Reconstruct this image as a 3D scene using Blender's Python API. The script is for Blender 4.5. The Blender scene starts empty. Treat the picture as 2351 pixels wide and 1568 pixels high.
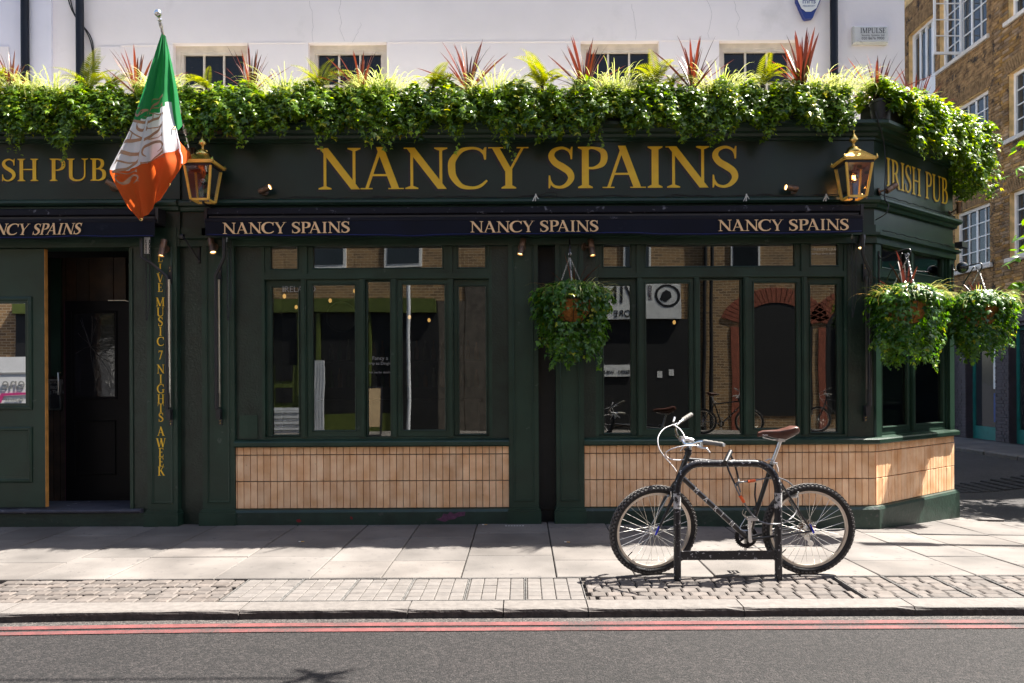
import bpy, math, random
import numpy as np
from mathutils import Vector, Matrix
R = math.radians
random.seed(7); rng = np.random.default_rng(7)
SC = bpy.context.scene
COL = SC.collection

# ------------------------------------------------------------------ camera
FPX, CX, HZ = 1750.0, 1200.0, 875.0        # focal length, principal column and horizon in a 2351 px wide picture
CAMY, CAMZ, ROLL = -7.68, 1.43, R(0.3)
cam = bpy.data.cameras.new('camera'); camo = bpy.data.objects.new('camera', cam); COL.objects.link(camo)
cam.sensor_width = 36.0; cam.lens = FPX / 2351 * 36
cam.shift_x = -(CX - 1175.5) / 2351; cam.shift_y = (HZ - 784) / 2351
cam.clip_end = 2000; cam.clip_start = 0.05
camo.location = (0, CAMY, CAMZ); camo.rotation_euler = (R(90), ROLL, 0)
SC.camera = camo
# ------------------------------------------------------------------ light
SUNV = Vector((0.58, 0.18, 1.0)).normalized()          # towards the sun
EL = math.asin(SUNV.z); AZ = math.atan2(SUNV.x, SUNV.y)
w = bpy.data.worlds.new('World'); SC.world = w; w.use_nodes = True
wn = w.node_tree.nodes; bg = wn['Background']
sky = wn.new('ShaderNodeTexSky'); sky.sky_type = 'NISHITA'; sky.sun_disc = False
sky.sun_elevation = EL; sky.sun_rotation = AZ; sky.air_density = 1.0; sky.dust_density = 2.5; sky.ozone_density = 0.6
w.node_tree.links.new(sky.outputs[0], bg.inputs[0]); bg.inputs[1].default_value = 0.065
sl = bpy.data.lights.new('sun', 'SUN'); sl.energy = 5.0; sl.angle = R(0.53); sl.color = (1.0, 0.945, 0.86)
so = bpy.data.objects.new('sun', sl); COL.objects.link(so); so.rotation_euler = SUNV.to_track_quat('Z', 'Y').to_euler(); so.location = (8, 4, 15)
vs = SC.view_settings; vs.view_transform = 'Standard'; vs.look = 'None'; vs.gamma = 1; vs.exposure = 2.0; vs.use_curve_mapping = False
SC.render.engine = 'CYCLES'; SC.cycles.use_denoising = True; SC.cycles.max_bounces = 10; SC.cycles.diffuse_bounces = 5
SC.cycles.transparent_max_bounces = 16; SC.cycles.sample_clamp_indirect = 6; SC.cycles.caustics_reflective = False; SC.cycles.caustics_refractive = False

# ------------------------------------------------------------------ measuring helpers
S0 = FPX / -CAMY
def X(p): return (p - CX) / S0                 # column -> metres on the shop front plane
def Z(p): return CAMZ + (HZ - p) / S0
def W(px, py, y):                              # picture point at depth y -> world
    dx, dy = px - CX, py - HZ
    c, s = math.cos(ROLL), math.sin(ROLL)
    ix, iy = dx * c - dy * s, dx * s + dy * c
    k = (y - CAMY) / FPX
    return Vector((ix * k, y, CAMZ - iy * k))
def lerp(a, b, t): return a + (b - a) * t
def nz(x, seed=0.0):                           # smooth 1-d noise, about -1..1
    return (math.sin(x * 2.1 + seed) + math.sin(x * 5.3 + seed * 2.7 + 1) * .6 + math.sin(x * 11.7 + seed * 1.3 + 2) * .35) / 1.6

# ------------------------------------------------------------------ materials
MATS = {}
def N(nt, t, **kw):
    n = nt.nodes.new(t)
    for k, v in kw.items(): setattr(n, k, v)
    return n
def pmat(name, c, rough=.5, metal=0., var=.15, scale=6., bump=0., bscale=60., rnd=0., c2=None, spec=.5, stain=None, coat=0., bdist=.004, detail=5., trans=None, emit=None, rvar=0., gum=0., sat=.6):
    if name in MATS: return MATS[name]
    m = bpy.data.materials.new(name); m.use_nodes = True; nt = m.node_tree; L = nt.links.new
    b = nt.nodes['Principled BSDF']; b.inputs['Roughness'].default_value = rough; b.inputs['Metallic'].default_value = metal
    b.inputs['Specular IOR Level'].default_value = spec; b.inputs['Coat Weight'].default_value = coat; b.inputs['Coat Roughness'].default_value = .15
    g = N(nt, 'ShaderNodeNewGeometry'); pos = g.outputs['Position']
    n1 = N(nt, 'ShaderNodeTexNoise'); n1.inputs['Scale'].default_value = scale; n1.inputs['Detail'].default_value = detail; L(pos, n1.inputs['Vector'])
    c = np.array(c); ca = c * (1 - var); cb = (np.array(c2) if c2 is not None else c * (1 + var))
    mx = N(nt, 'ShaderNodeMix', data_type='RGBA'); mx.inputs[6].default_value = (*ca, 1); mx.inputs[7].default_value = (*np.clip(cb, 0, 1), 1)
    mr = N(nt, 'ShaderNodeMapRange'); mr.inputs[1].default_value = .3; mr.inputs[2].default_value = .7; L(n1.outputs[0], mr.inputs[0])
    fac = mr.outputs[0]
    oi = N(nt, 'ShaderNodeObjectInfo')
    L(fac, mx.inputs[0]); col = mx.outputs[2]
    if rnd:
        hs = N(nt, 'ShaderNodeHueSaturation'); m2 = N(nt, 'ShaderNodeMapRange'); m2.inputs[3].default_value = 1 - rnd; m2.inputs[4].default_value = 1 + rnd
        L(oi.outputs['Random'], m2.inputs[0]); L(m2.outputs[0], hs.inputs['Value']); L(col, hs.inputs['Color']); col = hs.outputs[0]
        m3 = N(nt, 'ShaderNodeMath', operation='MULTIPLY_ADD'); L(oi.outputs['Random'], m3.inputs[0]); m3.inputs[1].default_value = 7.31; m3.inputs[2].default_value = 0
        m4 = N(nt, 'ShaderNodeMath', operation='FRACT'); L(m3.outputs[0], m4.inputs[0])
        m5 = N(nt, 'ShaderNodeMapRange'); m5.inputs[3].default_value = 1 - rnd * sat; m5.inputs[4].default_value = 1 + rnd * sat
        L(m4.outputs[0], m5.inputs[0]); L(m5.outputs[0], hs.inputs['Saturation'])
    if stain:                                   # (colour, scale, threshold, softness)
        sc_, ss, th, sf = stain
        n2 = N(nt, 'ShaderNodeTexNoise'); n2.inputs['Scale'].default_value = ss; n2.inputs['Detail'].default_value = 7; n2.inputs['Roughness'].default_value = .62; L(pos, n2.inputs['Vector'])
        m6 = N(nt, 'ShaderNodeMapRange'); m6.inputs[1].default_value = th; m6.inputs[2].default_value = th + sf; L(n2.outputs[0], m6.inputs[0])
        x2 = N(nt, 'ShaderNodeMix', data_type='RGBA'); x2.inputs[7].default_value = (*sc_, 1); L(m6.outputs[0], x2.inputs[0]); L(col, x2.inputs[6]); col = x2.outputs[2]
    if gum:                                     # trodden spots
        vo = N(nt, 'ShaderNodeTexVoronoi'); vo.inputs['Scale'].default_value = gum; L(pos, vo.inputs['Vector'])
        m8 = N(nt, 'ShaderNodeMapRange'); m8.inputs[1].default_value = .05; m8.inputs[2].default_value = .075; m8.inputs[3].default_value = .55; m8.inputs[4].default_value = 0; L(vo.outputs['Distance'], m8.inputs[0])
        x3 = N(nt, 'ShaderNodeMix', data_type='RGBA'); x3.inputs[7].default_value = (.05, .047, .046, 1); L(m8.outputs[0], x3.inputs[0]); L(col, x3.inputs[6]); col = x3.outputs[2]
    L(col, b.inputs['Base Color'])
    if rvar:
        m7 = N(nt, 'ShaderNodeMapRange'); m7.inputs[3].default_value = rough - rvar; m7.inputs[4].default_value = rough + rvar; L(n1.outputs[0], m7.inputs[0]); L(m7.outputs[0], b.inputs['Roughness'])
    if bump:
        n3 = N(nt, 'ShaderNodeTexNoise'); n3.inputs['Scale'].default_value = bscale; n3.inputs['Detail'].default_value = 4; L(pos, n3.inputs['Vector'])
        bp = N(nt, 'ShaderNodeBump'); bp.inputs['Strength'].default_value = bump; bp.inputs['Distance'].default_value = bdist; L(n3.outputs[0], bp.inputs['Height']); L(bp.outputs[0], b.inputs['Normal'])
    if emit: b.inputs['Emission Color'].default_value = (*emit[0], 1); b.inputs['Emission Strength'].default_value = emit[1]
    if trans:
        tr = N(nt, 'ShaderNodeBsdfTranslucent'); ms = N(nt, 'ShaderNodeMixShader'); ms.inputs[0].default_value = trans[1]
        if trans[0] is None: L(col, tr.inputs[0])
        else: tr.inputs[0].default_value = (*trans[0], 1)
        L(b.outputs[0], ms.inputs[1]); L(tr.outputs[0], ms.inputs[2]); L(ms.outputs[0], nt.nodes['Material Output'].inputs[0])
    MATS[name] = m; return m

def glassmat(name, tint=(1, 1, 1), refl=.10, wave=.03, wscale=1.6, rough=0.0):
    m = bpy.data.materials.new(name); m.use_nodes = True; nt = m.node_tree; L = nt.links.new
    nt.nodes.remove(nt.nodes['Principled BSDF'])
    t = N(nt, 'ShaderNodeBsdfTransparent'); t.inputs[0].default_value = (*tint, 1)
    g = N(nt, 'ShaderNodeBsdfGlossy'); g.inputs['Roughness'].default_value = rough
    geo = N(nt, 'ShaderNodeNewGeometry'); n3 = N(nt, 'ShaderNodeTexNoise'); n3.inputs['Scale'].default_value = wscale; n3.inputs['Detail'].default_value = 1; L(geo.outputs['Position'], n3.inputs['Vector'])
    bp = N(nt, 'ShaderNodeBump'); bp.inputs['Strength'].default_value = wave; bp.inputs['Distance'].default_value = .3; L(n3.outputs[0], bp.inputs['Height']); L(bp.outputs[0], g.inputs['Normal'])
    f = N(nt, 'ShaderNodeFresnel'); f.inputs[0].default_value = 1.5
    a = N(nt, 'ShaderNodeMath', operation='MULTIPLY_ADD'); L(f.outputs[0], a.inputs[0]); a.inputs[1].default_value = 1.0; a.inputs[2].default_value = refl; a.use_clamp = True
    ms = N(nt, 'ShaderNodeMixShader'); L(a.outputs[0], ms.inputs[0]); L(t.outputs[0], ms.inputs[1]); L(g.outputs[0], ms.inputs[2]); L(ms.outputs[0], nt.nodes['Material Output'].inputs[0])
    MATS[name] = m; return m

def leafmat(name, dark, light, tr=.35, rough=.32, spec=.6, bright=None):
    m = bpy.data.materials.new(name); m.use_nodes = True; nt = m.node_tree; L = nt.links.new
    b = nt.nodes['Principled BSDF']; b.inputs['Roughness'].default_value = rough; b.inputs['Specular IOR Level'].default_value = spec
    at = N(nt, 'ShaderNodeAttribute', attribute_name='rnd')
    cr = N(nt, 'ShaderNodeValToRGB'); cr.color_ramp.elements[0].color = (*dark, 1); cr.color_ramp.elements[1].color = (*light, 1)
    e = cr.color_ramp.elements.new(.72); e.color = (*[lerp(a, c, .45) for a, c in zip(dark, light)], 1)
    if bright:
        e = cr.color_ramp.elements.new(.97); e.color = (*light, 1); cr.color_ramp.elements[-1].color = (*bright, 1)
    L(at.outputs['Fac'], cr.inputs[0]); L(cr.outputs[0], b.inputs['Base Color'])
    t = N(nt, 'ShaderNodeBsdfTranslucent')
    hs = N(nt, 'ShaderNodeHueSaturation'); hs.inputs['Hue'].default_value = .475; hs.inputs['Saturation'].default_value = 1.15; hs.inputs['Value'].default_value = 1.9; L(cr.outputs[0], hs.inputs['Color']); L(hs.outputs[0], t.inputs[0])
    ms = N(nt, 'ShaderNodeMixShader'); ms.inputs[0].default_value = tr; L(b.outputs[0], ms.inputs[1]); L(t.outputs[0], ms.inputs[2]); L(ms.outputs[0], nt.nodes['Material Output'].inputs[0])
    MATS[name] = m; return m

# ------------------------------------------------------------------ mesh building
ORG = {}                                        # world origin of each object that serves as a parent
class MB:
    def __init__(s): s.v = []; s.f = []; s.m = []; s.mi = 0
    def add(s, vs, fs):
        o = len(s.v); s.v.extend([tuple(v) for v in vs]); s.f.extend([tuple(i + o for i in f) for f in fs]); s.m.extend([s.mi] * len(fs)); return s
    def box(s, x0, x1, y0, y1, z0, z1):
        if x0 > x1: x0, x1 = x1, x0
        if y0 > y1: y0, y1 = y1, y0
        if z0 > z1: z0, z1 = z1, z0
        return s.add([(x, y, z) for z in (z0, z1) for y in (y0, y1) for x in (x0, x1)], [(0, 2, 3, 1), (4, 5, 7, 6), (0, 1, 5, 4), (2, 6, 7, 3), (0, 4, 6, 2), (1, 3, 7, 5)])
    def cbox(s, x0, x1, y0, y1, z0, z1, b=.004, axis='-y'):   # box with its face on one axis chamfered
        lo, hi = [x0, y0, z0], [x1, y1, z1]
        ax = 'xyz'.index(axis[1]); sg = axis[0] == '+'
        a, c = [i for i in range(3) if i != ax]
        d0, d1 = (lo[ax], hi[ax]) if sg else (hi[ax], lo[ax]); dm = d1 - b if sg else d1 + b
        def ring(d, i):
            out = []
            for u, v in ((lo[a] + i, lo[c] + i), (hi[a] - i, lo[c] + i), (hi[a] - i, hi[c] - i), (lo[a] + i, hi[c] - i)):
                p = [0, 0, 0]; p[ax] = d; p[a] = u; p[c] = v; out.append(p)
            return out
        vs_ = ring(d0, 0) + ring(dm, 0) + ring(d1, b)
        fs = [(0, 1, 2, 3), (8, 9, 10, 11)] + [(i + k * 4, (i + 1) % 4 + k * 4, (i + 1) % 4 + k * 4 + 4, i + k * 4 + 4) for k in (0, 1) for i in range(4)]
        return s.add(vs_, fs)
    def tube(s, pts, r, seg=8, closed=False, caps=True):
        pts = [Vector(p) for p in pts]; n = len(pts); rs = r if hasattr(r, '__len__') else [r] * n
        if n < 2: return s
        up = None; vs_ = []
        for i, p in enumerate(pts):
            a = pts[(i - 1) % n] if (closed or i > 0) else p; c = pts[(i + 1) % n] if (closed or i < n - 1) else p
            t = (c - a)
            t = t.normalized() if t.length > 1e-9 else Vector((0, 0, 1))
            if up is None:
                up = Vector((0, 0, 1)) if abs(t.z) < .9 else Vector((1, 0, 0))
            up = (up - t * up.dot(t)); up = up.normalized() if up.length > 1e-6 else t.orthogonal().normalized()
            sd = t.cross(up)
            for k in range(seg):
                an = 2 * math.pi * k / seg; vs_.append(p + (up * math.cos(an) + sd * math.sin(an)) * rs[i])
        fs = []
        for i in range(n if closed else n - 1):
            j = (i + 1) % n
            for k in range(seg): fs.append((i * seg + k, i * seg + (k + 1) % seg, j * seg + (k + 1) % seg, j * seg + k))
        if caps and not closed: fs.append(tuple(range(seg))[::-1]); fs.append(tuple(range((n - 1) * seg, n * seg)))
        return s.add(vs_, fs)
    def lathe(s, prof, c=(0, 0, 0), axis=(0, 0, 1), seg=20, a0=0., a1=2 * math.pi):
        ax = Vector(axis).normalized(); u = ax.orthogonal().normalized() if abs(ax.z) < .99 else Vector((1, 0, 0)); v = ax.cross(u); c = Vector(c)
        full = abs(a1 - a0 - 2 * math.pi) < 1e-6; n = seg if full else seg + 1
        vs_ = []
        for (r, h) in prof:
            for k in range(n):
                an = a0 + (a1 - a0) * k / seg; vs_.append(c + ax * h + (u * math.cos(an) + v * math.sin(an)) * r)
        fs = []
        for i in range(len(prof) - 1):
            for k in range(seg): k2 = (k + 1) % n; fs.append((i * n + k, i * n + k2, (i + 1) * n + k2, (i + 1) * n + k))
        return s.add(vs_, fs)
    def prism(s, poly, fn, d0, d1):             # poly of (u,v); fn(u,v,d)->xyz
        n = len(poly); vs_ = [fn(u, v, d0) for u, v in poly] + [fn(u, v, d1) for u, v in poly]
        return s.add(vs_, [tuple(range(n)), tuple(range(2 * n - 1, n - 1, -1))] + [(i, i + n, (i + 1) % n + n, (i + 1) % n) for i in range(n)])
    def frame(s, x0, x1, z0, z1, w, y0, y1):    # rectangular frame, butted
        s.box(x0, x0 + w, y0, y1, z0, z1); s.box(x1 - w, x1, y0, y1, z0, z1)
        s.box(x0 + w, x1 - w, y0, y1, z0, z0 + w); s.box(x0 + w, x1 - w, y0, y1, z1 - w, z1); return s
    def moulding(s, x0, x1, z0, z1, w, y, d):   # mitred rounded picture-frame moulding standing d proud of plane y
        pr = [(0, 0), (0, .55 * d), (.25 * w, d), (.5 * w, d * .92), (.62 * w, .5 * d), (w, .35 * d), (w, 0)]
        vs_ = []
        for (u, h) in pr: vs_ += [(x0 + u, y - h, z0 + u), (x1 - u, y - h, z0 + u), (x1 - u, y - h, z1 - u), (x0 + u, y - h, z1 - u)]
        fs = [(i * 4 + k, i * 4 + (k + 1) % 4, (i + 1) * 4 + (k + 1) % 4, (i + 1) * 4 + k) for i in range(len(pr) - 1) for k in range(4)]
        return s.add(vs_, fs)
    def sweep(s, path, prof, caps=True):        # path [(x,y)], prof [(out,z)] closed section; outward is to the right of travel
        P = [Vector((p[0], p[1])) for p in path]; rings = []
        for i, p in enumerate(P):
            ns = []
            if i > 0: d = (P[i] - P[i - 1]).normalized(); ns.append(Vector((d.y, -d.x)))
            if i < len(P) - 1: d = (P[i + 1] - P[i]).normalized(); ns.append(Vector((d.y, -d.x)))
            nn = ns[0] if len(ns) == 1 else (ns[0] + ns[1]) / (1 + ns[0].dot(ns[1]))
            rings.append([(p.x + nn.x * o, p.y + nn.y * o, z) for o, z in prof])
        n = len(prof); vs_ = [v for r in rings for v in r]; fs = []
        for i in range(len(P) - 1):
            for k in range(n): fs.append((i * n + k, i * n + (k + 1) % n, (i + 1) * n + (k + 1) % n, (i + 1) * n + k))
        if caps: fs.append(tuple(range(n))[::-1]); fs.append(tuple(range((len(P) - 1) * n, len(P) * n)))
        return s.add(vs_, fs)
    def sphere(s, c, r, seg=10, sc=(1, 1, 1)):
        c = Vector(c); prof = [(max(1e-4, math.sin(math.pi * i / (seg // 2))) * r, -math.cos(math.pi * i / (seg // 2)) * r) for i in range(seg // 2 + 1)]
        o = len(s.v); s.lathe(prof, (0, 0, 0), (0, 0, 1), seg)
        for i in range(o, len(s.v)): v = s.v[i]; s.v[i] = (c.x + v[0] * sc[0], c.y + v[1] * sc[1], c.z + v[2] * sc[2])
        return s
    def xf(s, M, start=0):
        for i in range(start, len(s.v)): s.v[i] = tuple(M @ Vector(s.v[i]))
        return s
    def mesh(s, name, mats, smooth=None, org=(0, 0, 0)):
        me = bpy.data.meshes.new(name); o = Vector(org)
        me.from_pydata([(v[0] - o.x, v[1] - o.y, v[2] - o.z) for v in s.v], [], s.f)
        for m in (mats if isinstance(mats, (list, tuple)) else [mats]): me.materials.append(MATS[m] if isinstance(m, str) else m)
        if any(s.m): me.polygons.foreach_set('material_index', s.m)
        bm_fix(me)
        if smooth is not None:
            me.shade_smooth()
            if smooth < 180: me.set_sharp_from_angle(angle=R(smooth))
        return me
    def build(s, name, mats, parent=None, smooth=None):
        o = ORG.get(parent, Vector((0, 0, 0))) if parent else Vector((0, 0, 0))
        return put(name, s.mesh(name, mats, smooth, o), parent)
import bmesh
def bm_fix(me):
    b = bmesh.new(); b.from_mesh(me); bmesh.ops.recalc_face_normals(b, faces=b.faces); b.to_mesh(me); b.free()
def put(name, data, parent=None, loc=None, rot=None, scale=None):   # loc is in world space
    ob = bpy.data.objects.new(name, data); COL.objects.link(ob)
    if parent is not None:
        ob.parent = parent; ORG[ob] = ORG.get(parent, Vector((0, 0, 0)))
    else: ORG[ob] = Vector((0, 0, 0))
    if loc is not None:
        ob.location = Vector(loc) - (ORG.get(parent, Vector((0, 0, 0))) if parent is not None else Vector((0, 0, 0)))
        ORG[ob] = Vector(loc)
    if rot is not None: ob.rotation_euler = rot
    if scale is not None: ob.scale = scale if hasattr(scale, '__len__') else (scale,) * 3
    return ob
def tag(o, label=None, cat=None, group=None, kind=None):
    if label: o['label'] = label
    if cat: o['category'] = cat
    if group: o['group'] = group
    if kind: o['kind'] = kind
    return o
def thing(name, loc, label, cat, group=None):
    o = put(name, None, None, loc); o.empty_display_size = .1; return tag(o, label, cat, group)
def top(mb, name, mats, org, label, cat, group=None, smooth=None):    # a thing that is one mesh
    o = put(name, mb.mesh(name, mats, smooth, org), None, org); return tag(o, label, cat, group)
def cr(pts, n=6, closed=False):                  # Catmull-Rom through points of any dimension
    P = [np.array(p, float) for p in pts]; out = []; m = len(P)
    for i in range(m if closed else m - 1):
        p0 = P[(i - 1) % m] if closed or i > 0 else 2 * P[0] - P[1]; p1 = P[i]; p2 = P[(i + 1) % m]
        p3 = P[(i + 2) % m] if closed or i + 2 < m else 2 * P[-1] - P[-2]
        for k in range(n):
            t = k / n; out.append(.5 * (2 * p1 + (p2 - p0) * t + (2 * p0 - 5 * p1 + 4 * p2 - p3) * t * t + (3 * p1 - p0 - 3 * p2 + p3) * t ** 3))
    if not closed: out.append(P[-1])
    return out
# ------------------------------------------------------------------ roman capitals drawn stroke by stroke (cap height 1)
T_, t_ = .150, .062
def g_stem(x, w=T_, y0=0, y1=1, sb=True, stp=True, e=.085):
    o = [[(x - w / 2, y0), (x + w / 2, y0), (x + w / 2, y1), (x - w / 2, y1)]]
    if sb: o.append([(x - w / 2 - e, y0), (x + w / 2 + e, y0), (x + w / 2 + e, y0 + .028), (x + w / 2 + .004, y0 + .075), (x - w / 2 - .004, y0 + .075), (x - w / 2 - e, y0 + .028)])
    if stp: o.append([(x - w / 2 - e, y1 - .028), (x - w / 2 - .004, y1 - .075), (x + w / 2 + .004, y1 - .075), (x + w / 2 + e, y1 - .028), (x + w / 2 + e, y1), (x - w / 2 - e, y1)])
    return o
def g_diag(x0, y0, x1, y1, w): return [[(x0 - w / 2, y0), (x0 + w / 2, y0), (x1 + w / 2, y1), (x1 - w / 2, y1)]]
def g_serif(x, y, e=.14, up=True):
    h = .028 if up else -.028
    return [[(x - e, y), (x + e, y), (x + e, y + h), (x - e, y + h)]]
def g_rib(pts, n=7): return [('rib', cr(pts, n))]
def g_bar(x0, x1, y, h=.05): return [[(x0, y - h / 2), (x1, y - h / 2), (x1, y + h / 2), (x0, y + h / 2)]]
GL = {}
GL['I'] = (g_stem(.2), .40)
GL['N'] = (g_stem(.17, t_, sb=True, stp=False, e=.11) + g_diag(.14, 1, .83, 0, .19) + [[(.0, 1), (.23, 1), (.23, .972), (.0, .972)]] + g_stem(.80, t_, .0, 1, False, True, .11) + [[(.74, 0), (.86, 0), (.831, .08), (.769, .08)]], .95)
GL['A'] = (g_diag(.13, 0, .44, 1, .07) + g_diag(.76, 0, .42, 1.02, .165) + g_bar(.24, .66, .34, .05) + g_serif(.13, 0, .13) + g_serif(.77, 0, .17), .93)
GL['C'] = (g_rib([(.80, .80, .05), (.70, .93, .065), (.52, .98, .06), (.28, .92, .10), (.10, .70, .15), (.075, .50, .16), (.11, .29, .15), (.28, .07, .11), (.52, .02, .07), (.70, .07, .07), (.84, .20, .045)]) + [[(.78, .70), (.82, .70), (.83, 1.0), (.79, 1.0), (.74, .90)]], .88)
GL['Y'] = (g_stem(.43, T_, 0, .47, True, False) + g_diag(.43, .42, .14, 1, .165) + g_diag(.45, .42, .74, 1, .06) + g_serif(.15, 1, .16, False) + g_serif(.73, 1, .13, False), .86)
GL['S'] = (g_rib([(.53, .78, .04), (.47, .91, .06), (.32, .975, .065), (.15, .91, .10), (.095, .77, .135), (.18, .62, .155), (.34, .51, .165), (.48, .39, .155), (.52, .24, .135), (.43, .09, .10), (.28, .025, .065), (.13, .07, .06), (.05, .22, .04)]) + [[(.51, .70), (.545, .70), (.555, 1), (.525, 1), (.49, .88)], [(.03, .0), (.06, .0), (.095, .13), (.065, .31), (.035, .31)]], .60)
GL['P'] = (g_stem(.2) + g_rib([(.22, .972, .05), (.40, .965, .065), (.57, .89, .13), (.61, .74, .15), (.56, .58, .13), (.40, .49, .065), (.24, .485, .05)]), .70)
GL['R'] = (g_stem(.2) + g_rib([(.22, .972, .05), (.38, .965, .065), (.54, .89, .13), (.575, .76, .145), (.53, .61, .125), (.38, .525, .065), (.24, .52, .05)]) + g_diag(.44, .53, .74, .0, .17) + g_serif(.78, 0, .09), .84)
GL['H'] = (g_stem(.2) + g_stem(.74) + g_bar(.2, .74, .52), .94)
GL['U'] = (g_stem(.18, T_, .26, 1, False, True) + g_stem(.76, t_, .28, 1, False, True, .1) + g_rib([(.18, .30, .15), (.20, .15, .145), (.31, .045, .10), (.47, .02, .07), (.63, .06, .07), (.735, .17, .065), (.76, .32, .062)]), .92)
GL['B'] = (g_stem(.2) + g_rib([(.22, .972, .05), (.38, .965, .06), (.51, .90, .12), (.545, .77, .135), (.50, .63, .12), (.37, .545, .06), (.24, .54, .05)]) + g_rib([(.24, .535, .05), (.42, .525, .06), (.585, .43, .135), (.62, .27, .15), (.57, .12, .13), (.42, .032, .065), (.22, .028, .05)]), .72)
GL['L'] = (g_stem(.2, stp=True) + g_bar(.2, .6, .026, .052) + [[(.55, 0), (.60, 0), (.64, .27), (.61, .27)]], .68)
GL['V'] = (g_diag(.44, 0, .14, 1, .165) + g_diag(.46, 0, .75, 1, .06) + g_serif(.15, 1, .16, False) + g_serif(.74, 1, .13, False), .88)
GL['E'] = (g_stem(.2) + g_bar(.2, .6, .026, .052) + g_bar(.2, .56, .974, .052) + g_bar(.2, .46, .52) + [[(.55, 0), (.60, 0), (.65, .25), (.62, .25)], [(.58, .76), (.61, .76), (.6, 1), (.55, 1)], [(.44, .42), (.47, .42), (.47, .62), (.44, .62)]], .70)
GL['M'] = (g_stem(.15, t_, e=.1, stp=False) + g_diag(.15, 1, .52, .02, .17) + g_diag(.52, .02, .88, 1, .06) + g_stem(.91, T_, stp=True) + g_serif(.13, 1, .12, False), 1.1)
GL['G'] = (g_rib([(.80, .80, .05), (.70, .93, .065), (.52, .98, .06), (.28, .92, .10), (.10, .70, .15), (.075, .50, .16), (.11, .29, .15), (.28, .07, .11), (.52, .02, .07), (.72, .06, .09)]) + [[(.78, .70), (.82, .70), (.83, 1.0), (.79, 1.0), (.74, .90)]] + g_stem(.77, T_, .05, .45, False, True), .93)
GL['T'] = (g_stem(.37, stp=False) + g_bar(.03, .71, .974, .052) + [[(.0, .72), (.03, .72), (.08, 1), (.03, 1)], [(.71, .72), (.74, .72), (.71, 1), (.66, 1)]], .76)
GL['W'] = (g_diag(.36, 0, .12, 1, .155) + g_diag(.38, 0, .62, 1, .06) + g_diag(.82, 0, .60, 1, .155) + g_diag(.84, 0, 1.08, 1, .06) + g_serif(.12, 1, .15, False) + g_serif(.6, 1, .14, False) + g_serif(1.08, 1, .12, False), 1.2)
GL['K'] = (g_stem(.2) + g_diag(.26, .42, .68, 1, .07) + g_diag(.78, 0, .40, .62, .17) + g_serif(.7, 1, .13, False) + g_serif(.78, 0, .14), .90)
GL['7'] = (g_diag(.2, 0, .52, .95, .11) + g_bar(.06, .56, .95, .1) + [[(.06, .74), (.09, .74), (.10, 1), (.06, 1)]], .62)
GL['F'] = (g_stem(.2) + g_bar(.2, .56, .974, .052) + g_bar(.2, .46, .52) + [[(.58, .76), (.61, .76), (.6, 1), (.55, 1)]], .64)
GL['O'] = (g_rib([(.5, .98, .06), (.25, .92, .1), (.085, .70, .15), (.075, .5, .16), (.085, .3, .15), (.25, .08, .1), (.5, .02, .06), (.75, .08, .1), (.915, .3, .15), (.925, .5, .16), (.915, .7, .15), (.75, .92, .1), (.5, .98, .06)]), 1.0)
GL['D'] = (g_stem(.2) + g_rib([(.22, .972, .05), (.5, .95, .07), (.74, .78, .13), (.80, .5, .16), (.74, .22, .13), (.5, .05, .07), (.22, .028, .05)]), .92)
GL[' '] = ([], .34)
def glyph(mb, ch, fn, d=.003, bold=1.0):
    for k, st in enumerate(GL[ch][0]):
        dd = d + k * .00035 * (d / .003 if d > 0 else -1)
        if isinstance(st, tuple):
            P = st[1]; n = len(P); Lp = []; Rp = []
            for i in range(n):
                a = P[max(0, i - 1)]; c = P[min(n - 1, i + 1)]; tx, ty = c[0] - a[0], c[1] - a[1]; l = math.hypot(tx, ty) or 1
                nx, ny = -ty / l, tx / l; hw = P[i][2] * bold / 2
                Lp.append((P[i][0] + nx * hw, P[i][1] + ny * hw)); Rp.append((P[i][0] - nx * hw, P[i][1] - ny * hw))
            vs_ = [fn(u, v, 0) for u, v in Lp] + [fn(u, v, 0) for u, v in Rp] + [fn(u, v, dd) for u, v in Lp] + [fn(u, v, dd) for u, v in Rp]
            fs = []
            for i in range(n - 1): fs += [(2 * n + i, 2 * n + i + 1, 3 * n + i + 1, 3 * n + i), (i, i + 1, 2 * n + i + 1, 2 * n + i), (n + i, n + i + 1, 3 * n + i + 1, 3 * n + i)]
            fs += [(0, n, 3 * n, 2 * n), (n - 1, 2 * n - 1, 4 * n - 1, 3 * n - 1)]
            mb.add(vs_, fs)
        else:
            mb.prism(st, fn, 0, dd)
KERN = {'AN': -.02, 'PA': -.16, 'AI': -.02, 'NA': -.04, 'CY': -.03, 'NC': -.02}
def text_layout(txt, track=.03):
    x = 0; out = []
    for i, ch in enumerate(txt):
        out.append((ch, x)); x += GL[ch][1] + track + KERN.get(txt[i:i + 2], 0)
    return out, x - track
def lettering(mb, txt, x0, z0, width, h, y, M=None, slant=0., d=.003, track=.03, bold=1.0, fnw=None):
    lay, tw = text_layout(txt, track); sx = width / tw
    for ch, gx in lay:
        def fn(u, v, dd, gx=gx):
            p = Vector((x0 + (gx + u) * sx + slant * v * h, y - dd, z0 + v * h))
            return tuple(fnw(p)) if fnw else (tuple(M @ p) if M else tuple(p))
        glyph(mb, ch, fn, d, bold)
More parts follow.
